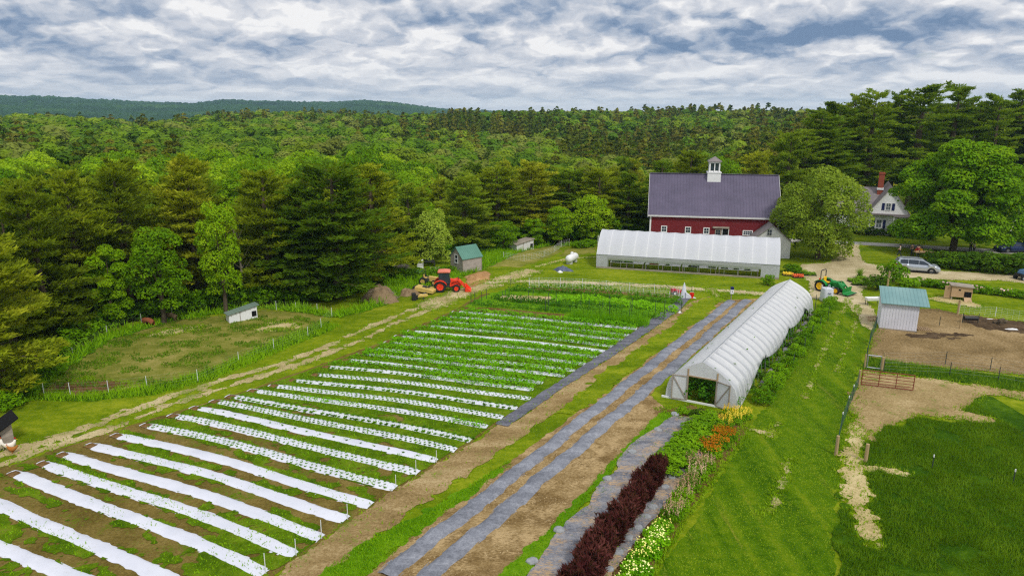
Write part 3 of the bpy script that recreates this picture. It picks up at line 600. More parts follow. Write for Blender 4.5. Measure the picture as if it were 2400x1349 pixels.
def pine_crown(h, R, seed, bare=0.18, whorl=0.62, per=6, cards=17, spread=1.0, L=0.46, Wd=0.19, top=0.9):
    """White pine: tiers of long limbs, each a flat plume of upturned sprays."""
    rng = np.random.default_rng(seed); P, D, segs = [], [], []
    z = h * bare
    while z < h * 0.985:
        f = (z - h * bare) / (h * (1 - bare)); prof = (min(1, 0.55 + f * 2.2) if f < 0.22 else 1) * (1 - max(0, f - 0.12)) ** top
        for k in range(per if f < .9 else 4):
            if rng.random() < 0.16: continue
            a = rng.uniform(0, 6.283); ln = max(0.5, R * prof * rng.uniform(0.55, 1.15)); up = (-0.12 + 0.75 * f ** 1.5) + rng.uniform(-.1, .12)
            d = np.array([math.cos(a), math.sin(a), up]); d /= np.linalg.norm(d); zz = z + rng.uniform(-.25, .25); base = np.array([0, 0, zz])
            tip = base + d * ln; tip[2] += 0.1 * ln; segs.append(([base, base + d * ln * .55, tip], [0.035 + .012 * ln, .03 + .006 * ln, .012]))
            nt = max(2, int(ln / 0.34)); side = np.array([-math.sin(a), math.cos(a), 0])
            for j in range(nt):
                s = 0.28 + 0.74 * (j + rng.random()) / nt; wd = 0.34 * ln * (1.15 - s) * spread
                for sg in (-1, 1):
                    c = base + d * ln * s + np.array([0, 0, 0.1 * ln * s * s]) + side * sg * wd * rng.uniform(.2, 1) + np.array([0, 0, rng.uniform(-.08, .18)])
                    m = cards // 2 + 1; P.append(c + rng.normal(0, 0.16, (m, 3)) * np.array([1, 1, .55])); D.append(np.tile(d * .7 + side * sg * .45 + np.array([0, 0, .55]), (m, 1)))
        z += whorl * rng.uniform(.8, 1.2)
    n = 40; P.append(np.array([0, 0, h * .97]) + rng.normal(0, .14, (n, 3)) * np.array([1, 1, 2.0])); D.append(np.tile([0, 0, 1.0], (n, 1)))
    V, F = needlecards(np.concatenate(P), np.concatenate(D), L, Wd, rng, 0.42)
    return V, F, segs
def pine_tree(name, h, R, seed, mat, **k):
    V, F, segs = pine_crown(h, R, seed, **k); r0 = 0.016 * h + 0.08
    segs = segs[::3] + [([(0, 0, -1.5), (0, 0, h * .3), (0.1, 0.05, h * .65), (0, 0, h * .99)], [r0 * 1.2, r0, r0 * .6, .03])]
    return (name, mesh_np(name + '_crown', V, F), mat, limb_mesh(segs, 5), 'bark')
def lib(spec):
    """One prototype of a tree: its two meshes, shared by every tree of the kind."""
    name, me, mat, tr, bark = spec; me.materials.append(M[mat])
    tm = tr.build(name + '_trunk', M[bark]); td = tm.data; bpy.data.objects.remove(tm); return name, me, td
def plant_tree(p, label, cat, loc, rz=0.0, scale=(1, 1, 1), group=None, tilt=(0, 0)):
    o = thing(p[0], label, cat, loc, rz, group); o.scale = scale; o.rotation_euler = (tilt[0], tilt[1], rz)
    link('crown', p[1], None, o)
    if p[2] is not None: link('trunk', p[2], None, o)
    return o
PINES = [lib(pine_tree('pine_tree', 18, 4.9, 11 + k, 'pine', bare=b, top=tp, whorl=.66)) for k, (b, tp) in enumerate([(.06, .62), (.08, .5), (.05, .75), (.12, .55), (.07, .6)])]
DPINES = [lib(pine_tree('pine_tree', 18, 4.7, 31 + k, 'pinedark', bare=b, top=tp, whorl=.66)) for k, (b, tp) in enumerate([(.06, .6), (.1, .52), (.06, .7)])]
TALL = [lib(pine_tree('tall_pine', 27, 4.6, 51 + k, 'pinedark', bare=b, top=tp, whorl=w_, per=5)) for k, (b, tp, w_) in enumerate([(.20, .55, .72), (.26, .5, .8), (.14, .62, .7), (.28, .45, .8)])]
BROAD = [lib(broad_tree('leafy_tree', h, R, 71 + k, 'leaf', nl=nl, leaves=10000, size=.38, bottom=b, lobe=.38)) for k, (h, R, nl, b) in enumerate([(14, 4.2, 26, .04), (15, 3.6, 24, .05), (13, 4.6, 28, .06), (16, 4.0, 28, .03), (12, 3.0, 20, .02)])]
BUSH = [lib(broad_tree('bush', 2.2, 1.5, 91 + k, 'bush', nl=10, leaves=1500, size=.26, bottom=.02, lobe=.42)) for k in range(4)]
# the wood -----------------------------------------------------------------
RNG = np.random.default_rng(2024)
FRONT = []   # pixel of the foot on the level of the farm, pixel row of the top, crown width in pixels, kind, label
def front(px, py, ytop, wpx, kind, label, cat='tree', k=0, group='trees along the edge of the wood', dz=None):
    x, y = G2(px, py); z = float(terrain(x, y)); z = z - 0.2; top = ZT(ytop, x, y); h = top - z; dep = y * CP + H_ * SP; wid = wpx * dep / F_
    L_ = {'pine': PINES, 'dpine': DPINES, 'tall': TALL, 'broad': BROAD, 'bush': BUSH}[kind]; p = L_[k % len(L_)]
    bb = BBX(p); s = h / bb[1]; sw = wid / bb[0]
    FRONT.append((x, y, max(wid * .35, 1.0)))
    return plant_tree(p, label, cat, (x, y, z), RNG.uniform(0, 6.28), (sw, sw, s), group)
_BB = {}
def BBX(p):
    if p[1].name not in _BB:
        c = np.empty(len(p[1].vertices) * 3, np.float32); p[1].vertices.foreach_get('co', c); c = c.reshape(-1, 3)
        _BB[p[1].name] = (float(np.percentile(np.hypot(c[:, 0], c[:, 1]), 90)) * 2, float(c[:, 2].max()))
    return _BB[p[1].name]
WE = 'at the wood edge'
for a in [
 (-12, 935, 492, 250, 'pine', 'big yellow-green pine cut by the left picture edge, beside the grazed pasture', 'pine', 0),
 (118, 800, 410, 190, 'pine', 'olive pine standing just right of the big pine on the left picture edge', 'pine', 1),
 (205, 755, 392, 170, 'pine', 'broad olive pine behind the left tip of the grazed pasture', 'pine', 2),
 (310, 722, 372, 170, 'pine', 'tallest olive pine behind the rusty brown pig', 'pine', 3),
 (268, 764, 572, 84, 'broad', 'narrow bright green tree in front of dark pines, left of the round bright tree', 'tree', 4),
 (385, 756, 527, 118, 'broad', 'round bright green tree standing forward of the pines above the brown pigs', 'tree', 0),
 (470, 708, 352, 180, 'pine', 'wide olive pine behind the round bright green tree', 'pine', 4),
 (530, 734, 470, 90, 'broad', 'slender light green tree with thin crown left of the white pasture hut', 'tree', 3),
 (640, 700, 392, 170, 'pine', 'brownish olive pine behind the white pasture hut', 'pine', 0),
 (720, 700, 420, 150, 'dpine', 'dark pine with drooping limbs just right of the white pasture hut', 'pine', 0),
 (795, 698, 370, 220, 'dpine', 'very large dark green pine leaning over the brush pile', 'pine', 1),
 (880, 655, 380, 170, 'pine', 'olive pine behind the weathered lumber pile', 'pine', 2),
 (960, 612, 425, 110, 'dpine', 'dark pine left of the pale willow', 'pine', 2),
 (1090, 590, 405, 120, 'dpine', 'dark pine behind the green-roofed grey shed', 'pine', 0),
 (1165, 568, 385, 130, 'pine', 'olive pine behind the small white hut by the wood', 'pine', 3),
 (1245, 560, 372, 140, 'pine', 'yellow-green pine above the white propane tank', 'pine', 1),
 (1330, 556, 390, 130, 'dpine', 'dark pine left of the long greenhouse ridge', 'pine', 1),
 (1400, 560, 385, 120, 'pine', 'olive pine above the left end of the long greenhouse', 'pine', 4),
 (1470, 558, 400, 110, 'dpine', 'dark pine against the left gable of the red barn', 'pine', 2),
 (1310, 574, 482, 62, 'broad', 'narrow bright green tree like a flame left of the long greenhouse', 'tree', 3),
 (1250, 578, 512, 54, 'broad', 'small round green tree behind the propane tank', 'tree', 4),
 (1385, 570, 455, 90, 'broad', 'rounded mid green tree touching the left end of the long greenhouse', 'tree', 2),
 (1180, 586, 517, 70, 'broad', 'low spreading green tree behind the small white hut by the wood', 'tree', 2),
 (1690, 545, 366, 74, 'broad', 'bright green tree rising behind the barn cupola', 'tree', 0),
 (1610, 545, 350, 110, 'pine', 'olive pine behind the barn roof, left of the cupola', 'pine', 0),
 (1545, 548, 370, 90, 'dpine', 'dark pine behind the left end of the barn roof', 'pine', 2),
 (1760, 540, 350, 100, 'pine', 'olive pine behind the barn roof, right of the cupola', 'pine', 3),
 (1835, 535, 300, 120, 'dpine', 'tall dark pine behind the right gable of the barn', 'pine', 0),
]: front(*a[:5], a[5], a[6], a[7])
TP = [(1902, 508, 252, 110), (1942, 500, 236, 90), (1975, 492, 216, 70), (2020, 500, 202, 84), (2078, 486, 205, 66), (2130, 492, 196, 100), (2182, 480, 240, 80), (2208, 488, 187, 92), (2262, 482, 236, 84), (2302, 492, 216, 70), (2352, 480, 204, 90), (2394, 490, 250, 96), (2440, 492, 236, 96), (2492, 485, 240, 96),
      (1870, 516, 300, 100), (1925, 512, 320, 80), (2055, 478, 262, 70), (2240, 474, 268, 80), (2330, 474, 262, 80)]
TPL = ['leftmost tall pine of the row behind the white farmhouse', 'second tall pine from the left behind the farmhouse', 'spindly tall pine above the round willow by the barn', 'tall pine with a forked top left of the brick chimney', 'narrow tall pine straight behind the brick chimney', 'broad tall pine right of the brick chimney', 'shorter tall pine left of the tallest pine', 'tallest pine of the row, sharp top against the cloud', 'lower dark pine just right of the tallest pine', 'thin pine with a bare spiky top above the maple', 'tall bushy pine near the right picture edge', 'dark pine cut by the right picture edge', 'tall pine just beyond the right picture edge', 'last tall pine beyond the right picture edge', 'mid-height pine behind the round willow', 'lower pine between the willow and the tall pine row', 'half-hidden pine in the gap left of the chimney', 'half-hidden pine directly above the maple crown', 'half-hidden pine at the back, right of the maple']
for i, (a, l_) in enumerate(zip(TP, TPL)): front(a[0], a[1], a[2], a[3] * 1.35, 'tall', l_, 'pine', i, 'tall pines behind the farmhouse')
# jittered grid of trees deeper in the wood
cand = []
step = 6.2
for gy in np.arange(40, 330, step):
    for gx in np.arange(-250, 250, step):
        x, y = gx + RNG.uniform(-2.2, 2.2), gy + RNG.uniform(-2.2, 2.2)
        r, az = math.hypot(x, y), math.atan2(x, y)
        if not (azpx(-90) < az < azpx(2500)): continue
        d = r - float(redge(az)); apx = math.tan(az) * .968 * F_ + 1200
        if d < (3.5 if apx < 1000 else 5) or r > 320: continue
        if apx > 1850 and not (r > 215): continue
        if 1850 < apx and r < 262 and RNG.random() < .3: continue
        if any((x - fx) ** 2 + (y - fy) ** 2 < fr * fr for fx, fy, fr in FRONT): continue
        cand.append((r, d, x, y, apx))
cand.sort()
# broad zone of leafy trees in the valley on the left, pines nearer the farm and to the right
def kind_at(x, y, d, apx):
    n = float(fbm(x / 26, y / 26, 21, 3)); lf = 0.85 if apx < 1000 else 0.45
    lf *= float(sstep(8, 40, d)) if apx < 1000 else 1.0
    if apx > 1850: lf = 0.12
    return 'broad' if n < 0.36 + lf * 0.34 else ('pine' if RNG.random() < .68 else 'dpine')
NIND = 205
LAND = [(60, 'the left picture edge'), (200, 'the pasture left tip'), (330, 'the brown pigs'), (450, 'the pasture middle'), (580, 'the white pasture hut'), (700, 'the pasture right end'), (820, 'the big leaning dark pine'), (920, 'the lumber pile'), (1010, 'the pale willow'), (1100, 'the grey shed'), (1190, 'the wood-edge hut'), (1290, 'the propane tank'), (1400, 'the greenhouse left end'), (1510, 'the left barn gable'), (1620, 'the left barn roof'), (1700, 'the barn cupola'), (1790, 'the right barn roof'), (9999, 'the round willow')]
def landmark(apx):
    return min(LAND[:-1] + [(1890, LAND[-1][1])], key=lambda a: abs(a[0] - apx))[1]
items = []
for (r, d, x, y, apx) in cand[:NIND]:
    items.append((kind_at(x, y, d, apx), min(3, int(d / 14)), landmark(apx), apx, x, y, d, r))
RANK = ['in the front wood', 'in second wood band', 'deep in the wood', 'far in the wood']
KN = {'broad': ('leafy green tree', 'tree'), 'pine': ('olive pine', 'pine'), 'dpine': ('dark green pine', 'pine')}
slots = {}
for it in items: slots.setdefault(it[:3], []).append(it)
for key, its in slots.items():
    its.sort(key=lambda i: i[3])
    for j, (k_, rk, lm, apx, x, y, d, r) in enumerate(its):
        nm, ct = KN[k_]; pos = '' if len(its) == 1 else (', left of two' if j == 0 else ', right of two') if len(its) == 2 else ', %s from left' % ordw(j)
        z = float(terrain(x, y)) - .3
        L_ = {'pine': PINES, 'dpine': DPINES, 'broad': BROAD}[k_]; p = L_[int(RNG.integers(len(L_)))]
        ct_ = 13.2 if apx < 900 else float(np.interp(r, [100, 130, 160, 200, 300], [7.6, 8.6, 10.0, 11.8, 13.6])) + max(0, (1050 - apx) / 150) * 3
        hh = max(7.5, ct_ - z + RNG.uniform(-3.4, 1.0) - (1.2 if k_ == 'broad' else 0))
        s = hh / BBX(p)[1]; sw = (.45 * s + .55 * RNG.uniform(.8, 1.05)) * RNG.uniform(.95, 1.25)
        plant_tree(p, '%s %s behind %s%s' % (nm, RANK[rk], lm, pos), ct, (x, y, z), RNG.uniform(0, 6.28), (sw, sw, s), 'trees of the wood')
# everything farther off reads as one mass: leaf clumps with a tint for each tree
def core_quads(c, r, fz, nu, nv):
    """Closed lump that fills the inside of a far leaf clump."""
    a = np.arange(nu) * 2 * PI / nu; b = np.linspace(-PI / 2, PI / 2, nv + 1)
    g = lambda i, j: np.stack([c[0] + r * np.cos(b[j]) * np.cos(a[i % nu]), c[1] + r * np.cos(b[j]) * np.sin(a[i % nu]), np.full(len(i), c[2]) + r * fz * np.sin(b[j])], -1)
    I, J = [k.ravel() for k in np.meshgrid(np.arange(nu), np.arange(nv))]; return np.stack([g(I, J), g(I + 1, J), g(I + 1, J + 1), g(I, J + 1)], 1).reshape(-1, 3)
def lod_protos(n, size, cnt, kind):
    out = []
    for k in range(n):
        if kind == 'pine':
            rng = np.random.default_rng(500 + k); f = rng.random(cnt) ** .8; a = rng.uniform(0, 6.28, cnt); rr = (1 - f) ** .75 * .26 * rng.uniform(.45, 1.08, cnt) + .012
            tier = np.round(f * 9) / 9; f = f * .45 + tier * .55
            P = np.stack([np.cos(a) * rr, np.sin(a) * rr, .1 + f * .9], -1); N = np.stack([np.cos(a) * .5, np.sin(a) * .5, np.full(cnt, .8)], -1)
            V, F = leafcards(P, N, size * .85, .75, rng, .5)
            V = np.concatenate([V] + [core_quads((0, 0, .14 + .8 * q_ ), .19 * (1 - q_) ** .8, 1.0, 6, 3) for q_ in (.05, .25, .45, .65)]); F = np.zeros(len(V) // 4)
        else:
            (V, F), Cc, rr_ = broad_crown(1.0, .30 + .02 * (k % 3), 600 + k, nl=8, leaves=int(cnt * 1.7), size=size, bottom=.12, lobe=.46, jit=.25); V = np.concatenate([V] + [core_quads(c_, r_ * .86, .75, 7, 4) for c_, r_ in zip(Cc, rr_)]); F = np.zeros(len(V) // 4)
        out.append((V, len(F)))
    return out
def far_wood():
    VV, CC = [], []; rng = np.random.default_rng(77)
    lv = [(dict(b=lod_protos(5, .046, 900, 'b'), p=lod_protos(5, .056, 560, 'pine'))), dict(b=lod_protos(4, .078, 300, 'b'), p=lod_protos(4, .1, 150, 'pine')), dict(b=lod_protos(4, .13, 100, 'b'), p=lod_protos(4, .17, 56, 'pine'))]
    pts = [(r, d, x, y, apx) for (r, d, x, y, apx) in cand[NIND:]]
    for (r0, r1, st) in ((320, 520, 7.6), (520, 1020, 9.0)):
        for gy in np.arange(150, r1, st):
            for gx in np.arange(-800, 800, st):
                x, y = gx + rng.uniform(-2.8, 2.8), gy + rng.uniform(-2.8, 2.8); r, az = math.hypot(x, y), math.atan2(x, y)
                if r0 <= r < r1 and azpx(-90) < az < azpx(2500): pts.append((r, 99, x, y, math.tan(az) * .968 * F_ + 1200))
    A = np.array([(p[2], p[3]) for p in pts]); Zt = terrain(A[:, 0], A[:, 1])
    nz = fbm(A[:, 0] / 40, A[:, 1] / 40, 33, 3); hueN = fbm(A[:, 0] / 60, A[:, 1] / 60, 44, 3)
    PT = [(.085, .115, .007), (.11, .13, .010), (.06, .10, .007), (.13, .135, .015)]; BT = [(.095, .185, .006), (.12, .21, .007), (.155, .23, .012), (.07, .145, .007), (.16, .20, .03)]
    for i, (r, d, x, y, apx) in enumerate(pts):
        lf = .68 if apx < 1050 else .54
        if apx > 1700: lf = .42
        kb = 'b' if nz[i] < lf + rng.uniform(-.14, .14) else 'p'
        L_ = lv[0 if r < 250 else 1 if r < 480 else 2][kb]; V, nf = L_[int(rng.integers(len(L_)))]
        h = rng.uniform(13, 19) if kb == 'b' else rng.uniform(14, 20.5)
        if r > 520 and rng.random() < .06 and kb == 'p': h *= 1.22
        if r > 520: h *= .95
        a = rng.uniform(0, 6.28); c, s = math.cos(a), math.sin(a); wd = h * rng.uniform(.85, 1.12) * (1.1 if r > 480 else 1)
        W = np.stack([(V[:, 0] * c - V[:, 1] * s) * wd + x, (V[:, 0] * s + V[:, 1] * c) * wd + y, V[:, 2] * h + Zt[i] - .4], -1)
        t_ = np.array((BT if kb == 'b' else PT)[min(len(BT if kb == 'b' else PT) - 1, int(rng.random() * (len(BT if kb == 'b' else PT)) * (.6 + .8 * hueN[i])))]) * rng.uniform(.76, 1.2)
        VV.append(W); CC.append(np.tile(np.append(t_, 1), (len(W), 1)))
    V = np.concatenate(VV); o = link('far_forest', mesh_np('far_forest', V, np.arange(len(V)).reshape(-1, 4), np.concatenate(CC)), tintleaf('far_leaves'))
    return tag(o, 'rolling mass of mixed woodland far behind the farm', 'forest', None, 'stuff')
far_wood()
# ---------------------------------------------------------------- vegetable field
ROWS = [  # left end, right end (centre line, pixels), state
 ((-330, 1275), (30, 1420), 'bare'), ((-240, 1195), (330, 1420), 'bare'), ((-160, 1118), (470, 1400), 'bare'),
 ((22, 1107), (620, 1345), 'bare'), ((92, 1083), (694, 1299), 'bare'), ((140, 1061), (756, 1259), 'bare'), ((208, 1039), (814, 1216), 'bare'),
 ((268, 1016), (871, 1183), 'bare'), ((335, 993), (927, 1144), 'stub'), ((396, 972), (979, 1110), 'stub'), ((446, 955), (1022, 1082), 'sparse'),
 ((492, 940), (1068, 1056), 'small'), ((530, 928), (1104, 1033), 'big'), ((582, 914), (1143, 1000), 'patch'), ((632, 902), (1180, 977), 'small'),
 ((676, 889), (1213, 956), 'big'), ((730, 876), (1244, 934), 'small'), ((754, 858), (1250, 914), 'half'), ((800, 843), (1272, 899), 'half'),
 ((837, 829), (1323, 883), 'lush'), ((862, 817), (1347, 870), 'edge'), ((900, 802), (1372, 854), 'lush'), ((924, 787), (1400, 837), 'lush'),
 ((955, 775), (1420, 823), 'white'), ((995, 762), (1443, 812), 'lush'), ((1014, 752), (1460, 797), 'lush'), ((1040, 741), (1478, 787), 'lush'), ((1060, 730), (1493, 771), 'lush')]
RN = ['nearest white plastic bed, mostly outside the bottom left corner', 'plain white plastic bed crossing the bottom left corner', 'plain white plastic bed leaving through the left and bottom picture edges', 'plain white plastic bed, lowest one whose left end shows']
STATE = {'bare': 'plain unplanted white plastic bed', 'stub': 'white plastic bed pricked with tiny yellowish seedlings', 'sparse': 'white plastic bed with few widely spaced dark seedlings', 'small': 'white plastic bed dotted with small dark seedlings', 'big': 'white plastic bed with big dark leafy seedlings',
         'patch': 'white plastic bed with dense green patch midway', 'half': 'white plastic bed half covered by crop', 'lush': 'white plastic bed almost hidden under lush crop', 'edge': 'white plastic bed showing only a thin white line', 'white': 'bright white bare bed between lush green crop rows'}
BW, BH = 0.86, 0.06
def row_frame(i):
    L, Rr, st = ROWS[i]; a, b = G(*L), G(*Rr); d = (b - a); n = d.length; u = d / n; v = Vector((-u.y, u.x, 0)); return a, b, u, v, n
def row_pt(i, s, t_, z=0.0):
    a, b, u, v, n = row_frame(i); bow = 0.22 * math.sin(PI * s / n) + 0.10 * math.sin(2.3 * s / n * PI + i * .7)
    return a + u * s + v * (t_ + bow) + Vector((0, 0, z))
def bed_z(t_):
    return BH * (1 - (abs(t_) / (BW / 2)) ** 4 * .85)
for i, (L, Rr, st) in enumerate(ROWS):
    a, b, u, v, n = row_frame(i); rng = random.Random(i); N = int(n / 0.3); V, F = [], []; base = a.copy()
    prof = [-.54, -.5, -.44, -.3, -.12, .12, .3, .44, .5, .54]
    for k in range(N + 1):
        s = n * k / N; endf = min(1, (s + .02) / 1.1, (n - s + .25) / .5)
        for j, p in enumerate(prof):
            w_ = BW * (0.93 + .04 * math.sin(s * 1.7 + i)) * (0.62 + .38 * endf); jag = rng.uniform(-.05, .05) if j in (0, 1, 8, 9) else 0
            tt = p * w_ + jag; z = (BH * (1 - (abs(p) / .5) ** 4 * .8) if abs(p) < .5 else .006) * (.45 + .55 * endf) + rng.uniform(-.006, .006) + .012
            q_ = row_pt(i, s, tt, max(.012, z)) - base; V.append(q_)
    m = len(prof); F = [(k * m + j, k * m + j + 1, (k + 1) * m + j + 1, (k + 1) * m + j) for k in range(N) for j in range(m - 1)]
    lab = RN[i] if i < 4 else '%s, %s above the lowest whole bed' % (STATE[st], ordw(i - 4))
    o = link('plastic_bed', mesh_np('plastic_bed', V, F), M['wplastic'], None, True); o.location = base
    tag(o, lab, 'planting bed', 'white plastic beds of the vegetable field')
    if i > 2:   # soil shovelled on the film's near end
        P, Fs = [], []
        for k in range(9):
            for j in range(5):
                P.append(row_pt(i, .1 + k * .09, (j - 2) * .13 - .1 + rng.uniform(-.04, .04), .03 + .10 * math.sin(PI * k / 8) * math.sin(PI * j / 4) + rng.uniform(0, .02) + (0.02 if 0 < k < 8 else -.02)) - base)
        Fs = [(k * 5 + j, k * 5 + j + 1, (k + 1) * 5 + j + 1, (k + 1) * 5 + j) for k in range(8) for j in range(4)]
        link('soil_weight', mesh_np('soil_weight', P, Fs), M['darksoil'], o, True)
# seedlings
def rosette(name, n, size, hgt, seed, mat):
    rng = np.random.default_rng(seed); a = np.arange(n) * 2.4 + rng.uniform(-.3, .3, n); tl = rng.uniform(.3, 1, n)
    D = np.stack([np.cos(a), np.sin(a), tl * hgt / size], -1); V, F = needlecards(np.zeros((n, 3)), D, size * rng.uniform(.8, 1.2, n), size * .7, rng, .15)
    me = mesh_np(name, V, F); me.materials.append(M[mat]); return me, V, F
SEED = [rosette('seedling', 9, .10, .10, 1, 'cropdark'), rosette('seedling', 12, .16, .13, 2, 'cropdark'), rosette('seedling', 7, .09, .1, 3, 'crop')]
plants = []; R1 = random.Random(5)
for i, (L, Rr, st) in enumerate(ROWS):
    a, b, u, v, n = row_frame(i)
    spec = {'stub': (.36, 3, 2), 'sparse': (1.0, 1, 0), 'small': (.34, 3, 0), 'big': (.44, 2, 1), 'patch': (.36, 3, 0), 'half': (.44, 2, 1), 'edge': (.6, 1, 1)}.get(st)
    if spec is None: continue
    ds, nr, kind = spec; s = .8
    while s < n - .2:
        for j in range(nr):
            f = s / n
            if st == 'half' and f > .55: continue
            if st == 'patch' and .25 < f < .42: continue
            if R1.random() < .05: continue
            t_ = (j - (nr - 1) / 2) * (.52 / max(1, nr - 1)) if nr > 1 else 0; ss = s + (ds / 2 if j % 2 else 0)
            p = row_pt(i, ss + R1.uniform(-.04, .04), t_ + R1.uniform(-.03, .03)); p.z = bed_z(t_) + .012
            plants.append((p.length, kind, p, st, i))
        s += ds
plants = [p for p in plants if -30 < PXY(p[2].x, p[2].y, 0)[0] < 2430]
small = [p for p in plants if p[3] == 'stub']; big = sorted([p for p in plants if p[3] != 'stub'], key=lambda p: p[0])
SL = {0: 'small dark seedling in a hole of the white plastic bed, one of its even rows', 1: 'big leafy dark seedling on a white plastic bed, one of its even rows'}
for (r, kind, p, st, i) in big[:290]:
    o = link('seedling', SEED[kind][0], None); o.location = p; s = R1.uniform(.8, 1.3); o.scale = (s, s, s); o.rotation_euler = (0, 0, R1.uniform(0, 6.28))
    nm = 'widely spaced dark seedling on the sparsely planted white bed' if st == 'sparse' else '%s seedling on the %s white bed above the lowest whole one' % ('big dark leafy' if kind == 1 else 'small dark', ordw(i - 4))
    tag(o, nm, 'seedling', 'seedlings on the %s planted bed' % ordw(i - 10))
VV = []
for (r, kind, p, st, i) in big[290:] + small:
    V = SEED[kind][1]; a = R1.uniform(0, 6.28); s = R1.uniform(.8, 1.35); c, sn = math.cos(a) * s, math.sin(a) * s
    VV.append(np.stack([V[:, 0] * c - V[:, 1] * sn + p.x, V[:, 0] * sn + V[:, 1] * c + p.y, V[:, 2] * s + p.z], -1))
V = np.concatenate(VV); o = link('seedlings', mesh_np('seedlings', V, np.arange(len(V)).reshape(-1, 4)), M['cropdark']); tag(o, 'lines of small seedlings on the farther white beds', 'seedlings', None, 'stuff')
# lush rows and green between the rows
rng = np.random.default_rng(9); LP, LN, LS = [], [], []
def fill(i, s0, s1, dens, hgt, wid, size, gap=0.0, off=0.0):
    a, b, u, v, n = row_frame(i); m = int((s1 - s0) * wid * dens); s = rng.uniform(s0, s1, m); t_ = rng.uniform(-.5, .5, m) * wid
    nz = fbm(s * .9 + i * 13, t_ * 2 + 3, 4, 3); k = nz > gap; s, t_, nz = s[k], t_[k], nz[k]
    bow = .22 * np.sin(PI * s / n) + .10 * np.sin(2.3 * s / n * PI + i * .7)
    hz = (hgt * (1 - (np.abs(t_) / (wid / 2)) ** 2 * .6) * (.45 + .9 * nz)) * rng.uniform(.3, 1, len(s)) + .06
    LP.append(np.stack([a.x + u.x * s + v.x * (t_ + bow + off), a.y + u.y * s + v.y * (t_ + bow + off), hz], -1)); LS.append(np.full(len(s), size))
for i, (L, Rr, st) in enumerate(ROWS):
    n = row_frame(i)[4]
    if st == 'lush': fill(i, .6, n, 85, .5, 1.25, .21, .34, .10)
    if st == 'half': fill(i, n * .5, n, 75, .42, 1.2, .2, .33, .08)
    if st == 'edge': fill(i, 1, n, 80, .45, 1.0, .17, .32, .28)
    if st == 'patch': fill(i, n * .24, n * .44, 50, .22, .8, .16, .2); fill(i, n * .86, n, 50, .25, .9, .16, .2)
    if i >= 17 and i < 27: # crop and weeds between the rows
        d_ = (row_frame(i + 1)[0] - row_frame(i)[0]).dot(row_frame(i)[3]) / 2
        fill(i, .3, n, 50, .28, .9, .17, .26, d_)
P = np.concatenate(LP); V, F = leafcards(P, np.tile([0, -.15, 1.0], (len(P), 1)), np.concatenate(LS), .6, rng, .6)
o = link('crop_leaves', mesh_np('crop_leaves', V, F), M['crop']); tag(o, 'lush leafy crop growing in rows over the far white beds', 'crops', None, 'stuff')
# weeds between the nearer beds: turf patches drawn out along the rows
A_, B_ = G(20, 1107), G(620, 1345); ru = (B_ - A_).normalized(); rv = Vector((-ru.y, ru.x, 0))
FIELDP = PP([(-260, 1500), (-200, 1180), (0, 1105), (240, 1022), (600, 912), (900, 806), (1060, 733), (1500, 775), (1170, 985), (1104, 1030), (870, 1180), (640, 1340), (560, 1500)])
def rowfield(x, y):
    s = x * ru.x + y * ru.y; t_ = x * rv.x + y * rv.y
    g = sstep(24, 46, y * 1.0 + x * .55) * .30
    n = fbm(s * .22, t_ * 1.2, 31, 5) * .6 + fbm(s * 1.8, t_ * 1.8, 35, 4) * .4
    return np.minimum(sd_poly(x, y, FIELDP) + .4 * (n - .5), (n - .515 + g) * 3)
sheet('field_weeds', rowfield, (-36, 12, 18, 66), .14, 3.2 * LZ, M['rowweeds'])
pts = np.stack([rng.uniform(-30, 10, 90000), rng.uniform(20, 62, 90000)], -1); k = rowfield(pts[:, 0], pts[:, 1]) > .12; pts = pts[k][:34000]
V, F = needlecards(np.column_stack([pts, np.full(len(pts), .01)]), np.tile([0, 0, 1.0], (len(pts), 1)), rng.uniform(.08, .2, len(pts)), .07, rng, .6)
o = link('weed_blades', mesh_np('weed_blades', V, F), M['lightgrass']); tag(o, 'low weeds growing between the white plastic beds', 'weeds', None, 'stuff')
# the two grey film strips
def strip(name, pts, wd, m, label, hgt=.16, cat='plastic mulch'):
    P = PP(pts); d_ = [0]
    for i in range(1, len(P)): d_.append(d_[-1] + math.dist(P[i], P[i - 1]))
    N = int(d_[-1] / .4); V = []; rg = random.Random(len(pts) + int(pts[0][0])); prof = [-.56, -.5, -.42, -.2, 0, .2, .42, .5, .56]
    C = [(np.interp(d_[-1] * k / N, d_, [p[0] for p in P]), np.interp(d_[-1] * k / N, d_, [p[1] for p in P])) for k in range(N + 1)]
    for k in range(N + 1):
        a, b = C[max(0, k - 1)], C[min(N, k + 1)]; l_ = math.dist(a, b); nx, ny = -(b[1] - a[1]) / l_, (b[0] - a[0]) / l_
        sx = .05 * math.sin(k * .31) + .04 * math.sin(k * .83)
        for p in prof:
            j = rg.uniform(-.05, .05) if abs(p) >= .5 else 0; tt = p * wd + j + sx
            V.append((C[k][0] + nx * tt - C[0][0], C[k][1] + ny * tt - C[0][1], (hgt * (1 - (abs(p) / .5) ** 4 * .8) if abs(p) < .5 else .03) + rg.uniform(-.01, .01)))
    m_ = len(prof); F = [(k * m_ + j, k * m_ + j + 1, (k + 1) * m_ + j + 1, (k + 1) * m_ + j) for k in range(N) for j in range(m_ - 1)]
    o = link(name, mesh_np(name, V, F), m, None, True); o.location = (C[0][0], C[0][1], 0); return tag(o, label, cat)
strip('grey_mulch_strip', [(905, 1352), (1025, 1252), (1142, 1163), (1300, 1036), (1468, 902), (1600, 796), (1714, 706)], .92, M['bplastic'], 'long grey plastic mulch strip, farther from the tunnel of the two')
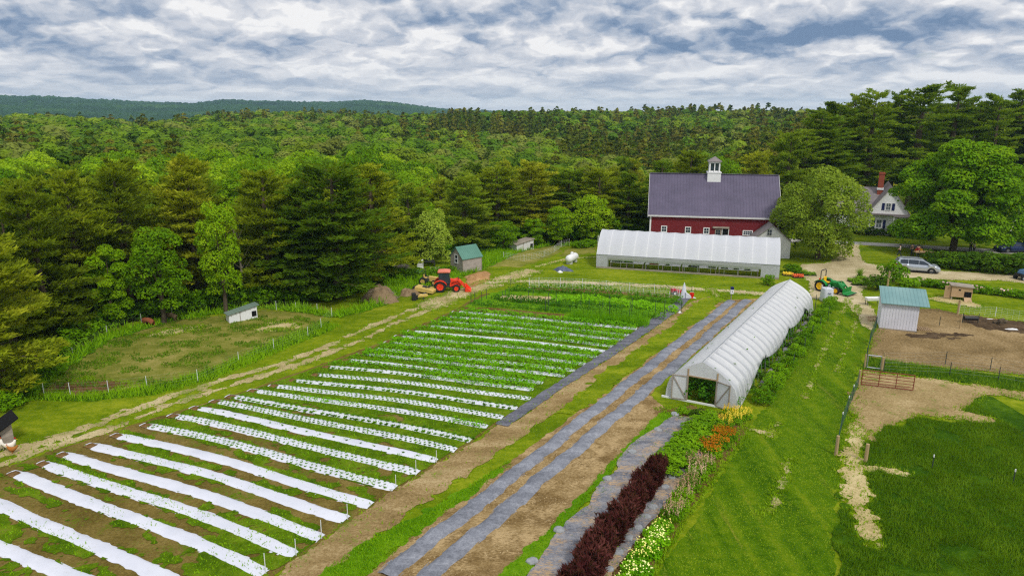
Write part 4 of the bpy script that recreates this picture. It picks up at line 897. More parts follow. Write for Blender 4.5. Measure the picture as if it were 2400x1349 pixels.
strip('grey_mulch_strip', [(985, 1368), (1100, 1268), (1222, 1163), (1400, 1010), (1535, 896), (1650, 795), (1750, 704)], .92, M['bplastic'], 'long grey plastic mulch strip, nearer the white tunnel of the two')
psheet('ground_cloth', [(1162, 994), (1240, 940), (1352, 868), (1442, 808), (1500, 768), (1582, 708), (1600, 692), (1622, 694), (1596, 724), (1504, 790), (1432, 838), (1322, 908), (1212, 986), (1190, 1000)], 8 * LZ, M['cloth'], .15, amp=.12, kind=None, label='dark grey ground cloth strip along the right ends of the crop rows', cat='ground cloth')
psheet('ground_cloth', [(1170, 1430), (1236, 1352), (1290, 1272), (1327, 1222), (1382, 1180), (1394, 1145), (1444, 1102), (1450, 1075), (1492, 1031), (1534, 1005), (1578, 976), (1610, 976), (1700, 990), (1690, 1010), (1560, 1180), (1430, 1350), (1370, 1430)], 8.4 * LZ, M['fabric'], .12, amp=.14, kind=None, label='frayed grey ground cloth strewn with straw beside the purple shrubs', cat='ground cloth')
# ---------------------------------------------------------------- buildings
M['white'] = plain('white_paint', (.78, .78, .78, 1), .55, .3, 0, .06)
M['offwhite'] = plain('weathered_white', (.62, .61, .60, 1), .7, .2, 0, .14, 3)
M['barnred'] = clapboard('red_clapboard', lin(104, 26, 34), lin(128, 42, 46), .13, .8, lin(132, 92, 84))
M['purpleroof'] = ribbed('purple_metal_roof', lin(78, 72, 92), lin(94, 86, 108), .42, 0, .42, .4)
M['greyshingle'] = vary('grey_shingles', lin(112, 106, 108), lin(144, 136, 134), 1.2, .9, .1, .4, 14, d=.03, stretch=(1, 1, 3))
M['whiteclap'] = clapboard('white_clapboard', (.84, .84, .84, 1), (.90, .90, .90, 1), .12, .6)
M['glass'] = glassmat('window_glass')
M['litglass'] = glassmat('grey_window_glass', (.09, .11, .12, 1), .1)
M['navy'] = plain('navy_paint', lin(22, 34, 86), .5)
M['brick'] = vary('chimney_brick', lin(136, 66, 48), lin(160, 88, 68), 8, .85, .1, .5, 24, d=.02, stretch=(1, 1, 3))
M['greyboard'] = clapboard('weathered_boards', lin(150, 140, 132), lin(186, 176, 168), .16, .85, lin(112, 104, 100))
M['greenroof'] = ribbed('green_metal_roof', lin(78, 124, 108), lin(98, 144, 128), .3, 0, .5, .35)
M['tealroof'] = ribbed('teal_metal_roof', lin(104, 142, 142), lin(126, 160, 158), .3, 0, .5, .35)
M['whitemetal'] = ribbed('white_ribbed_metal', lin(198, 198, 208), lin(220, 220, 228), .24, 0, .5, .35)
M['galv'] = plain('galvanised_steel', (.42, .44, .46, 1), .4, .5, .7)
M['wood'] = vary('bare_wood', lin(150, 124, 92), lin(186, 160, 126), 4, .85, .15, .3, 30, stretch=(1, 1, .3))
M['oldwood'] = vary('silvery_wood', lin(128, 118, 106), lin(172, 162, 148), 4, .9, .1, .4, 30, stretch=(.4, .4, 1))
M['tanply'] = vary('tan_plywood', lin(168, 138, 104), lin(196, 166, 130), 2, .8, .2, .15, 20)
M['black'] = plain('black_plastic', (.018, .018, .02, 1), .5)
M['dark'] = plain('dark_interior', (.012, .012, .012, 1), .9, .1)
M['steel'] = plain('dark_steel', (.06, .065, .07, 1), .5, .4, .4)
def frame(a, b):
    A_, B_ = G(*a), G(*b); d = B_ - A_; return A_, d.length, math.atan2(d.y, d.x)
def onwall(A_, ang, px, py):
    """(along, up) of the point of the wall through A_ seen at a pixel."""
    v = (py - 674.5) / F_; d = Vector(((px - 1200) / F_, CP - v * SP, -SP - v * CP)); n = Vector((-math.sin(ang), math.cos(ang), 0)); o = Vector((0, 0, H_))
    t_ = (A_ - o).dot(n) / d.dot(n); p = o + d * t_; u = Vector((math.cos(ang), math.sin(ang), 0)); return (p - A_).dot(u), p.z
def gable_roof(x0, x1, yf, yb, ze, zr, th, ov):
    """Two slopes, ridge along x; ov = overhang."""
    ym = (yf + yb) / 2; k = (zr - ze) / (ym - yf); a = (yf - ov, ze - k * ov); r = (ym, zr); b = (yb + ov, ze - k * ov)
    mb = MB(); pr = [a, r, b, (b[0], b[1] + th), (r[0], r[1] + th * 1.3), (a[0], a[1] + th)]
    vs = [(x0 - ov, y, z) for y, z in pr] + [(x1 + ov, y, z) for y, z in pr]
    return mb.add(vs, [(0, 1, 4, 5), (1, 2, 3, 4), (11, 10, 7, 6), (10, 9, 8, 7), (0, 6, 7, 1), (1, 7, 8, 2), (5, 4, 10, 11), (4, 3, 9, 10), (0, 5, 11, 6), (2, 8, 9, 3)])
def gable_walls(x0, x1, yf, yb, ze, zr, lean=None):
    ym = (yf + yb) / 2; mb = MB(); pr = [(yf, -.3), (yb, -.3), (yb, ze), (ym, zr), (yf, ze)]
    vs = [(x0, y, z) for y, z in pr] + [(x1, y, z) for y, z in pr]
    return mb.add(vs, [(4, 3, 2, 1, 0), (5, 6, 7, 8, 9), (0, 5, 9, 4), (1, 2, 7, 6), (0, 1, 6, 5), (4, 9, 8, 3), (2, 3, 8, 7)])
def window(parent, x, z, w, h, y=0.0, side='front', panes=(2, 2), fr=.09, name='window', gm='glass', fm='white'):
    """Frame, glass behind it and glazing bars; on the front wall (looks to -y) or the right wall (looks to +x)."""
    def P(a, b, c0, c1, d0, d1):
        return (a, b, -d1, -d0, c0, c1)
    f = MB(); g = MB()
    def bx(mb, x0, x1, z0, z1, o0, o1):
        if side == 'front': mb.box(x0, x1, y - o1, y - o0, z0, z1)
        else: mb.box(y + o0, y + o1, x0, x1, z0, z1)
    bx(f, x - w / 2 - fr, x - w / 2, z - fr, z + h + fr, -.02, .05); bx(f, x + w / 2, x + w / 2 + fr, z - fr, z + h + fr, -.02, .05)
    bx(f, x - w / 2, x + w / 2, z - fr, z, -.02, .07); bx(f, x - w / 2, x + w / 2, z + h, z + h + fr, -.02, .05)
    for i in range(1, panes[0]): bx(f, x - w / 2 + w * i / panes[0] - .018, x - w / 2 + w * i / panes[0] + .018, z, z + h, .016, .036)
    for i in range(1, panes[1]): bx(f, x - w / 2, x + w / 2, z + h * i / panes[1] - .018, z + h * i / panes[1] + .018, .012, .031)
    bx(g, x - w / 2, x + w / 2, z, z + h, -.01, .012)
    o = f.build(name, M[fm], parent); g.build('pane', M[gm], o); return o
# --- red barn
A_, W_, an = frame((1520, 583), (1818, 594)); ze = ZT(499, A_.x, A_.y); hd = 5.2; zr = ze + 5.15
t_ = thing('red_barn', 'big red clapboard barn with purple-grey metal roof and white cupola', 'barn', A_, an)
wl = gable_walls(0, W_, 0, 2 * hd, ze, zr).build('wall', M['barnred'], t_)
rf = gable_roof(0, W_, 0, 2 * hd, ze, zr, .12, .32).build('roof', M['purpleroof'], t_)
MB().box(-.32, W_ + .32, hd - .16, hd + .16, zr + .15, zr + .22).build('ridge_cap', M['purpleroof'], rf)
MB().box(-.34, W_ + .34, -.36, -.325, ze - .46, ze - .22).build('eave_board', M['offwhite'], t_)
for x in (-.03, W_ - .19): MB().box(x, x + .22, -.03, .19, 0, ze - .05).build('corner_board', M['white'], t_)
k = 5.15 / hd
for sx_ in (-.36, W_ + .325):
    MB().add([(sx_ + dx, y, z) for dx in (0, .035) for y, z in [(-.36, ze - .36 * k - .2), (hd, zr - .25), (2 * hd + .36, ze - .36 * k - .2), (2 * hd + .36, ze - .36 * k + .16), (hd, zr + .16), (-.36, ze - .36 * k + .16)]],
             [(0, 1, 4, 5), (1, 2, 3, 4), (11, 10, 7, 6), (10, 9, 8, 7), (0, 6, 7, 1), (1, 7, 8, 2), (5, 4, 10, 11), (4, 3, 9, 10), (0, 5, 11, 6), (2, 8, 9, 3)]).build('gable_trim', M['white'], t_)
for px in (1556, 1612, 1655):
    s, z = onwall(A_, an, px, 542 + (px - 1556) * .045); window(t_, s, z, .62, .72, fr=.12)
s0, z0 = onwall(A_, an, 1752, 550); window(t_, s0, z0, 1.15, .52, panes=(4, 2), fr=.12)
sa, _ = onwall(A_, an, 1693, 545); sb, zt = onwall(A_, an, 1707, 537)
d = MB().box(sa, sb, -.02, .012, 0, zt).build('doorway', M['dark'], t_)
MB().box(sa - .12, sa, -.06, 0, 0, zt + .1).box(sb, sb + .12, -.06, 0, 0, zt + .1).build('door_frame', M['offwhite'], d)
window(t_, sa - .62, zt - .85, .62, .7, panes=(2, 2), fr=.1, fm='oldwood')
MB().box(sa - 1.4, sb + .1, -.22, 0.003, zt + .1, zt + .34).build('door_track', M['oldwood'], t_)
sc, _ = onwall(A_, an, 1680, 420); cu = hd
cp_ = MB().box(sc - .95, sc + .95, cu - 1.05, cu + 1.05, zr - .9, zr + .42).build('cupola', M['white'], t_)
MB().box(sc - 1.02, sc + 1.02, cu - 1.12, cu + 1.12, zr + .40, zr + .52).build('cupola_ledge', M['white'], cp_)
cb = MB()
for ax in (-.68, -.0, .68):
    for ay in (-.68, .68):
        if ax: cb.box(sc + ax - .1, sc + ax + .1, cu + ay - .1, cu + ay + .1, zr + .52, zr + 1.9)
        else: cb.box(sc - .07, sc + .07, cu + ay - .07, cu + ay + .07, zr + .52, zr + 1.9)
cb.box(sc - .76, sc + .76, cu - .76, cu + .76, zr + 1.8, zr + 2.05); cb.box(sc - .62, sc + .62, cu - .62, cu + .62, zr + .5, zr + .7)
cb.build('cupola_frame', M['white'], cp_)
MB().box(sc - .6, sc + .6, cu - .6, cu + .6, zr + .7, zr + 1.82).build('cupola_glass', M['glass'], cp_)
MB().lathe([(1.4, zr + 2.0), (1.35, zr + 2.13), (.05, zr + 2.75)], 4, Matrix.Translation((sc, cu, 0)) @ Matrix.Rotation(PI / 4, 4, 'Z')).build('cupola_roof', M['greyshingle'], cp_)
# --- white outbuilding in front of the barn's right end
A2, W2, a2 = frame((1757, 602), (1850, 606)); s_, zap = onwall(A2, a2, 1808, 529); ze2 = zap - 2.15
t_ = thing('white_outbuilding', 'small white gabled outbuilding joined to the right end of the red barn', 'outbuilding', A2, a2)
def ridge_y(x0, x1, y0, y1, ze, zr):
    """Gable facing -y: walls, ridge along y."""
    xm = (x0 + x1) / 2; mb = MB(); pr = [(x0, -.3), (x1, -.3), (x1, ze), (xm, zr), (x0, ze)]; mb.prism(pr, y0, y1); return mb
def ridge_y_roof(x0, x1, y0, y1, ze, zr, th, ov, ovy):
    xm = (x0 + x1) / 2; k = (zr - ze) / (xm - x0)
    return MB().prism([(x0 - ov, ze - k * ov), (xm, zr), (x1 + ov, ze - k * ov), (x1 + ov, ze - k * ov + th), (xm, zr + th * 1.2), (x0 - ov, ze - k * ov + th)], y0 - ovy, y1)
dpt = (A_.y - A2.y) + 1.0
ridge_y(0, W2, 0, dpt, ze2, zap).build('wall', M['offwhite'], t_)
ridge_y_roof(0, W2, 0, dpt, ze2, zap + .02, .12, .3, .25).build('roof', M['greyshingle'], t_)
s1, z1 = onwall(A2, a2, 1803, 551); window(t_, s1, z1, .55, .75, fr=.07, panes=(2, 2), fm='offwhite')
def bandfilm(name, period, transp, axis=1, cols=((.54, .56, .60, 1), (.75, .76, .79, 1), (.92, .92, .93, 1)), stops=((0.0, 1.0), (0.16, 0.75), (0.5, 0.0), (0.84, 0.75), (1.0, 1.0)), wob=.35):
    """Tunnel film: painted pale at hoops and dull in the sags, imitating light on the film."""
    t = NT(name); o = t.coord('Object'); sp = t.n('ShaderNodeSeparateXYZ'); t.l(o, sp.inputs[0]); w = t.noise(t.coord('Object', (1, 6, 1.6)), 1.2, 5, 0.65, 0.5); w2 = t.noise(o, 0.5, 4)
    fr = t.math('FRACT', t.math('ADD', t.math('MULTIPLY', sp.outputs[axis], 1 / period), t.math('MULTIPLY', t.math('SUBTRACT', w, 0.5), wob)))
    bd = t.ramp(fr, list(stops))  # light and shade between hoops, put into the film colour as bands
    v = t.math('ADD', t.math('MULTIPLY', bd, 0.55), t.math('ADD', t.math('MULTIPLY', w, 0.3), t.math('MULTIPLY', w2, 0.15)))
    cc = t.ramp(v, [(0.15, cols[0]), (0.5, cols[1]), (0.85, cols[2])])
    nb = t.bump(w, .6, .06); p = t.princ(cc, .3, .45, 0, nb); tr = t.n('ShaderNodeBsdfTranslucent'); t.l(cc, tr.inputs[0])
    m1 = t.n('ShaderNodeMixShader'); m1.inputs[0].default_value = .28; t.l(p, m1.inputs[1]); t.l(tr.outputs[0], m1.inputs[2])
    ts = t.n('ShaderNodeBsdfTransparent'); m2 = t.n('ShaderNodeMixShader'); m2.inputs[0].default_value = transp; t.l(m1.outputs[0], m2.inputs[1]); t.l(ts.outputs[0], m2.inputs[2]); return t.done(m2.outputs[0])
# --- long greenhouse
M['ghfilm'] = film('greenhouse_film', (.80, .81, .86), .05, .3, (1.5, 1.5, 1.5), .12)
M['clearfilm'] = film('wrinkled_clear_film', (.72, .74, .78), .35, .3, (5, 5, 9), .5)
A3, W3, a3 = frame((1397, 627), (1825, 655)); D3 = 7.6; s_, zr3 = onwall(A3 + Vector((-math.sin(a3), math.cos(a3), 0)) * D3 / 2, a3, 1424, 537)
t_ = thing('greenhouse', 'long white plastic greenhouse with its front side rolled up in front of the barn', 'greenhouse', A3, a3)
def arch(D, zs, zr, n=14, y0=0.0):
    """Gothic arch from the hip board over the ridge to the far hip board."""
    out = []
    for i in range(n + 1):
        f = i / n; x = abs(2 * f - 1); y = y0 + D * f; out.append((y, zs + (zr - zs) * (1 - x ** 2.1) * (1 - .10 * x) if x < 1 else zs))
    return out
zs = 1.75; AR = arch(D3, zs, zr3)
N = 14; V = []; m = len(AR)
for k in range(N * 2 + 1):
    x = W3 * k / (N * 2); sag = .07 if k % 2 else 0
    V += [(x, y, z - sag) for y, z in AR]
F = [(k * m + j, k * m + j + 1, (k + 1) * m + j + 1, (k + 1) * m + j) for k in range(N * 2) for j in range(m - 1)]
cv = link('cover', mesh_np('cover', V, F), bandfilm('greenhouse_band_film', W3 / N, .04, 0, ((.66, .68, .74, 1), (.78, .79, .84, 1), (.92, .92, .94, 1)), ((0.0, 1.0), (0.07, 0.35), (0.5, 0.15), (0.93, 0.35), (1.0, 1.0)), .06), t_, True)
fr = MB()
for k in range(N + 1):
    x = min(max(W3 * k / N, .03), W3 - .03); h_ = MB().tube([(x, y, z - .06) for y, z in AR[1:-1]], .03, 5); h_.bar((x, 0.02, 0), (x, .02, zs), .03, 5); h_.bar((x, D3 - .02, 0), (x, D3 - .02, zs), .03, 5); h_.build('hoop', M['galv'], t_)
MB().bar((0, D3 / 2, zr3 - .1), (W3, D3 / 2, zr3 - .1), .03).bar((0, .0, zs), (W3, 0, zs), .05, sq=True).bar((0, D3, zs), (W3, D3, zs), .05, sq=True).build('purlin', M['galv'], t_)
MB().box(0, W3, -.04, .01, 0, .22).box(0, W3, D3, D3 + .04, 0, .22).build('baseboard', M['oldwood'], t_)
rg = random.Random(3); V = []; K = 60   # rolled-up side film
for k in range(K + 1):
    x = 1.5 + (W3 - 3.6) * k / K; lo = 1.12 + .05 * math.sin(k * .21) + rg.uniform(-.02, .02)
    V += [(x, -.05, zs - .02), (x, -.07 + rg.uniform(-.02, .02), 1.45), (x, -.06, lo), (x, .0, lo - .05)]
F = [(k * 4 + j, k * 4 + j + 1, (k + 1) * 4 + j + 1, (k + 1) * 4 + j) for k in range(K) for j in range(3)]
link('rolled_side', mesh_np('rolled_side', V, F), M['clearfilm'], t_, True)
for x0, x1 in ((0, 1.5), (W3 - 2.1, W3)): MB().box(x0, x1, -.035, -.015, .2, zs).build('side_panel', M['clearfilm'], t_)
def gable_end(x, nm):
    poly = [(y, z) for y, z in AR]; vs = [(x, 0, .1)] + [(x, y, z) for y, z in poly] + [(x, D3, .1)]
    mb = MB(); mb.add(vs, [tuple(range(len(vs)))]); o = mb.build(nm, M['ghfilm'], t_); return o
e = gable_end(W3, 'end_wall'); gable_end(0.0, 'end_wall')
for y in (1.2, 2.6, 3.4, 4.3, 5.0, 6.4): MB().box(W3 + .005, W3 + .05, y - .05, y + .05, 0, 2.4 + (0.6 if 2 < y < 6 else 0)).build('stud', M['white'], e)
MB().box(W3 - .002, W3 + .02, 3.45, 4.25, .1, 2.1).build('end_door', M['dark'], e)
# benches and what stands on them
def local(A, an, x, y, z): c, s = math.cos(an), math.sin(an); return (A.x + c * x - s * y, A.y + s * x + c * y, A.z + z)
for j, (x0, x1) in enumerate(((1.7, 6.0), (6.2, 10.6), (10.8, 15.0), (15.2, W3 - 2.3))):
    b = thing('potting_bench', '%s white-topped bench from the left inside the long greenhouse' % ORD[j], 'bench', local(A3, a3, x0, .5, 0), a3, 'benches inside the long greenhouse')
    MB().box(0, x1 - x0, 0, 1.3, .72, .78).build('bench_top', M['white'], b)
    for x in (.1, (x1 - x0) / 2, x1 - x0 - .1):
        for y in (.08, 1.2): MB().box(x - .04, x + .04, y - .04, y + .04, 0, .72).build('leg', M['oldwood'], b)
TR = [(2.6, .5, 'crop', 1.3), (4.0, .6, 'crop', 1.2), (7.3, .45, 'brick', 1.1), (9.0, .5, 'birchleaf', .5), (12.2, .4, 'darkbush', 1.3), (14.4, .5, 'birchleaf', .9), (15.9, .5, 'birchleaf', .8), (17.3, .5, 'birchleaf', .6), (18.6, .5, 'birchleaf', .7), (20.0, .5, 'birchleaf', .8)]
for j, (x, y, mt, wd) in enumerate(TR):
    if x > W3 - 2.6: continue
    o = thing('seedling_tray', '%s tray of plants from the left on the greenhouse benches' % ORD[j], 'tray', local(A3, a3, x, y, .78), a3, 'plant trays on the greenhouse benches')
    MB().box(-wd / 2, wd / 2, 0, .5, 0, .07).build('tray', M['black'] if mt != 'brick' else M['brick'], o)
    rng = np.random.default_rng(j); n = 160; P = np.stack([rng.uniform(-wd / 2, wd / 2, n), rng.uniform(0, .5, n), rng.uniform(.08, .28, n)], -1)
    V, F = leafcards(P, np.tile([0, -.3, 1.], (n, 1)), .12, .6, rng); link('leaves', mesh_np('leaves', V, F), M[mt] if mt != 'brick' else M['birchleaf'], o)
# --- white farmhouse
A4, W4, a4 = frame((2027, 548), (2150, 556)); z4 = lambda py: onwall(A4, a4, 2080, py)[1]
_, zea = onwall(A4, a4, 2036, 499); sap, zap4 = onwall(A4, a4, 2091, 440); Wg = 2 * sap
t_ = thing('farmhouse', 'white clapboard farmhouse with grey roof, navy shutters and brick chimney', 'house', A4, a4)
HL = 10.5
ridge_y(0, Wg, 0, HL, zea, zap4).build('wall', M['whiteclap'], t_)
ridge_y_roof(0, Wg, 0, HL, zea, zap4 + .03, .14, .35, .3).build('roof', M['greyshingle'], t_)
# side wing whose long roof faces the barn
ridge_w = MB(); wy0, wy1, wx = 4.0, 10.0, 7.5
gable_walls(-wx, 0.4, wy0 - 1.6, wy1, zea - .1, zap4 - .75).build('wall', M['whiteclap'], t_)
gable_roof(-wx, 1.8, wy0 - 1.6, wy1, zea - .1, zap4 - .75, .14, .3).build('roof', M['greyshingle'], t_)
MB().prism([(-.2, zea - .18), (Wg + .2, zea - .18), (Wg + .2, zea + .02), (-.2, zea + .02)], -.7, 0.003).build('pent_roof', M['greyshingle'], t_)
def shuttered(px, py0, py1, w):
    s, z0 = onwall(A4, a4, px, py1); _, z1 = onwall(A4, a4, px, py0); o = window(t_, s, z0, w, z1 - z0, fr=.1, panes=(2, 2), gm='litglass')
    for k in (-1, 1): MB().box(s + k * (w / 2 + .42) - .2, s + k * (w / 2 + .42) + .2, -.05, -.003, z0 - .05, z1 + .05).build('shutter', M['navy'], o)
shuttered(2081, 477, 492, .62); shuttered(2058.5, 515, 533, .72)
s, z0 = onwall(A4, a4, 2103, 494); sc4, _ = onwall(A4, a4, 2067, 450)
ch = MB().box(sc4 - .42, sc4 + .42, 5.0, 5.8, zap4 - 2.2, zap4 + 2.0).box(sc4 - .48, sc4 + .48, 4.94, 5.86, zap4 + 1.7, zap4 + 1.9).build('chimney', M['brick'], t_)
MB().box(sc4 - .5, sc4 + .5, 4.92, 5.88, zap4 - .9, zap4 - .55).build('flashing', M['white'], ch)
sp, _ = onwall(A4, a4, 2088, 545)
pc = MB().box(sp, sp + 5.4, -1.3, -.003, .55, .72).box(sp, sp + 5.4, -1.34, -1.28, .42, .74).build('porch', M['white'], t_)
rl = MB().box(sp, sp + 5.4, -1.3, -1.22, 1.5, 1.58)
for k in range(28): rl.box(sp + .1 + k * .19, sp + .14 + k * .19, -1.28, -1.24, .72, 1.5)
rl.build('railing', M['white'], pc)
for x in (sp + .06, sp + 2.6, sp + 5.3): MB().box(x - .07, x + .07, -1.33, -1.19, -.05, zea - .2).build('post', M['white'], pc)
MB().box(sp - .003, sp + 5.4, -1.4, .006, zea - .26, zea - .19).build('porch_roof', M['greyshingle'], pc)
MB().box(sp + .7, sp + 1.6, -.03, -.002, .72, 2.6).build('front_door', M['dark'], t_)
window(t_, -2.6, 1.0, .7, 1.5, wy0 - 1.6, panes=(2, 2), gm='litglass'); window(t_, -5.2, 1.0, .7, 1.5, wy0 - 1.6, panes=(2, 2), gm='litglass')
# --- grey garden shed with green roof (window gable looks left, long wall faces the lane)
A5, W5, a5 = frame((1085, 641), (1128, 633)); _, ze5 = onwall(A5, a5, 1086, 606); dS = 2.6
t_ = thing('garden_shed', 'weathered grey wooden shed with green metal roof, standing on blocks', 'shed', (A5.x, A5.y, .25), a5)
W5 *= 1.02; ze5 -= .25; zr5 = ze5 + 1.25
gable_walls(0, W5, 0, dS, ze5, zr5).build('wall', M['greyboard'], t_)
gable_roof(0, W5, 0, dS, ze5, zr5, .07, .14).build('roof', M['greenroof'], t_)
def lwindow(parent, y, z, w, h):
    f = MB().box(-.06, -.003, y - w / 2 - .09, y + w / 2 + .09, z - .09, z).box(-.06, -.003, y - w / 2 - .09, y + w / 2 + .09, z + h, z + h + .09).box(-.06, -.003, y - w / 2 - .09, y - w / 2, z, z + h).box(-.06, -.003, y + w / 2, y + w / 2 + .09, z, z + h).box(-.055, -.003, y - w / 2, y + w / 2, z + h / 2 - .04, z + h / 2 + .04).build('window', M['white'], parent)
    MB().box(-.03, -.002, y - w / 2, y + w / 2, z, z + h).build('pane', M['glass'], f)
lwindow(t_, dS / 2, .95, .5, .95)
for x in (.2, W5 / 2, W5 - .2):
    for y in (.15, dS - .15): MB().box(x - .14, x + .14, y - .14, y + .14, -.3, -.02).build('block', M['oldwood'], t_)
for x in (-.04, W5 - .06): MB().box(x, x + .1, -.04, .06, -.02, ze5 - .08).build('corner_board', M['oldwood'], t_)
M['dullroof'] = ribbed('dull_green_roof', lin(104, 124, 112), lin(128, 144, 132), .3, 0, .6, .3)
# --- little white lean-to huts
def hut(a, b, zl, zh, dep, label, roofm, doorside=True, loc=None, rz=None, wallm='offwhite', L=None):
    if loc is None: A_, W, an = frame(a, b)
    else: A_, W, an = Vector(loc), L, rz
    t_ = thing('animal_hut', label, 'hut', A_, an); th = .06
    k = (zh - zl) / W
    MB().prism([(0, 0), (W, 0), (W, zh), (0, zl)], 0, dep).build('wall', M[wallm], t_)
    MB().prism([(-.15, zl - .15 * k + .01), (W + .2, zh + .2 * k + .01), (W + .2, zh + .2 * k + .08), (-.15, zl - .15 * k + .08)], -.15, dep + .12).build('roof', M[roofm], t_)
    rr = MB()
    for i in range(6):
        x = W * (i + .5) / 6; rr.box(x - .03, x + .03, -.13, -.003, zl + k * x - .1, zl + k * x)
    rr.build('rafter_ends', M['oldwood'], t_)
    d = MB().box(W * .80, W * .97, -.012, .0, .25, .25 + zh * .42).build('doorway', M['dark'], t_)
    MB().box(W * .77, W * .80, -.03, -.001, .1, .3 + zh * .42).box(W * .97, W * .995, -.03, -.001, 0, zh - .05).build('door_trim', M['white'], d)
    MB().box(W * .38, W * .40, -.025, -.002, 0, zl + .38 * k * W).build('batten', M['oldwood'], t_)
    return t_
hut((538, 757), (604, 745), .80, 1.28, .95, 'white lean-to hut with dull green roof in the grazed pasture', 'dullroof', wallm='white')
hut((1211, 590), (1250, 584), 1.0, 1.5, 1.7, 'small white lean-to hut at the wood edge, left of the propane tank', 'oldwood')
A_h, W_h, an_h = frame((-40, 1062), (36, 1040))
t_ = thing('animal_shelter', 'grey wooden lean-to shelter cut by the left picture edge', 'shelter', A_h, an_h)
MB().prism([(0, 0), (W_h, 0), (W_h, 1.5), (0, .55)], .06, 1.3).build('wall', M['oldwood'], t_)
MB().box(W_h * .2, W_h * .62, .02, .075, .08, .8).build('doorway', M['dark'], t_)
MB().prism([(-.2, .48), (W_h + .35, 1.64), (W_h + .35, 1.72), (-.2, .56)], -.25, 1.45).build('roof', M['dark'], t_)
MB().box(0, W_h, -.2, .05, 0, .12).build('skid', M['oldwood'], t_)
# --- shelter in the paddock
A6, W6, a6 = frame((2060, 770), (2147, 779)); _, z6l = onwall(A6, a6, 2064, 712); _, z6r = onwall(A6, a6, 2150, 711); zf = (z6l + z6r) / 2
D6 = 2.6; zb = zf + .75
t_ = thing('goat_shelter', 'white metal-sided paddock shelter with teal sloping roof', 'shelter', A6, a6)
MB().prism([(0, .12), (W6, .12), (W6, zf), (0, zf)], 0, .05).build('wall', M['whitemetal'], t_)
MB().add([(x, y, z) for x in (0, .05) for y, z in ((.05, .12), (D6, .12), (D6, zb), (.05, zf))], [(0, 1, 2, 3), (7, 6, 5, 4), (0, 4, 5, 1), (1, 5, 6, 2), (2, 6, 7, 3), (3, 7, 4, 0)]).build('side_wall', M['whitemetal'], t_)
MB().box(.05, W6, D6 - .05, D6, .12, zb).build('back_wall', M['whitemetal'], t_)
MB().box(-.04, W6 + .04, -.05, .1, 0, .14).box(W6 - .06, W6 + .06, -.05, D6, 0, .12).build('sill', M['oldwood'], t_)
MB().box(W6 - .1, W6, .06, .16, .14, zf).box(W6 - .1, W6, D6 - .15, D6 - .06, .14, zb - .04).build('post', M['oldwood'], t_)
k6 = (zb - zf) / D6
MB().add([(x, y, z) for x in (-.12, W6 + .75) for y, z in ((-.25, zf - .25 * k6 + .01), (D6 + .3, zb + .3 * k6 + .01), (D6 + .3, zb + .3 * k6 + .07), (-.25, zf - .25 * k6 + .07))], [(3, 2, 1, 0), (4, 5, 6, 7), (0, 1, 5, 4), (1, 2, 6, 5), (2, 3, 7, 6), (3, 0, 4, 7)]).build('roof', M['tealroof'], t_)
# --- chicken coop
A7, W7, a7 = frame((2227, 702), (2276, 706))
t_ = thing('chicken_coop', 'tan plywood chicken coop on legs with lowered ramp door', 'coop', A7, a7)
MB().prism([(0, .35), (W7, .35), (W7, 1.45), (0, 1.55)], 0, 1.5).build('wall', M['tanply'], t_)
MB().prism([(-.12, 1.555), (W7 + .15, 1.45), (W7 + .15, 1.52), (-.12, 1.625)], -.15, 1.6).build('roof', M['oldwood'], t_)
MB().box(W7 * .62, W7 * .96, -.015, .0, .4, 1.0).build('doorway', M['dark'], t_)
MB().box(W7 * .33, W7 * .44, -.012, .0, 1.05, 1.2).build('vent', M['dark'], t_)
MB().add([(W7 * .62, -.02, .40), (W7 * .96, -.02, .40), (W7 * .97, -.75, .04), (W7 * .60, -.75, .04), (W7 * .62, -.02, .36), (W7 * .96, -.02, .36), (W7 * .97, -.75, 0), (W7 * .60, -.75, 0)], [(0, 1, 2, 3), (7, 6, 5, 4), (0, 4, 5, 1), (1, 5, 6, 2), (2, 6, 7, 3), (3, 7, 4, 0)]).build('ramp', M['tanply'], t_)
MB().box(-.62, -.02, .1, .16, .15, 1.5).build('side_door', M['wood'], t_)
for x in (.1, W7 - .1):
    for y in (.1, 1.4): MB().box(x - .06, x + .06, y - .06, y + .06, 0, .35).build('leg', M['oldwood'], t_)
# --- caterpillar tunnel
M['tunfilm'] = film('tunnel_end_film', (.86, .87, .89), .05, .3, (2, 2, 2), .3)
A8, W8, a8 = frame((1562, 930), (1728, 962))
far = G(1908, 728) - G(1728, 962); L8 = far.length * .985; sk = math.atan2(far.y, far.x) - (a8 + PI / 2)
t_ = thing('caterpillar_tunnel', 'long ribbed white plastic tunnel with open doors and plants inside', 'tunnel', A8, a8)
_, zr8 = onwall(A8, a8, 1645, 848); xm = onwall(A8, a8, 1645, 848)[0] * .5 + W8 * .25
_pu = [0, .28, .55, .78, .92, .985, 1.0]; _pz = [1.0, .90, .775, .63, .46, .25, 0.0]
SKW = -math.tan(sk)
def tsec(s, y, sag=0.0, n=22):
    """Cross-section: pointed ridge, sloping shoulders, near-upright sides; sag draws the film in between hoops."""
    out = []
    for i in range(n + 1):
        t0 = -1 + 2 * i / n; au = abs(t0); L_ = np.linspace(0, 1, 7)
        u = float(np.interp(au, [0, .2, .4, .6, .75, .88, 1], _pu)); z = float(np.interp(au, [0, .2, .4, .6, .75, .88, 1], _pz)) * zr8
        k = 1 - sag * min(1, (1 - au) * 4 + .15) * float(sstep(1.2, 2.1, z))
        out.append((xm + math.copysign(u, t0) * W8 / 2 * k + SKW * y, z * k + (.02 if au < .04 else 0)))
    return out
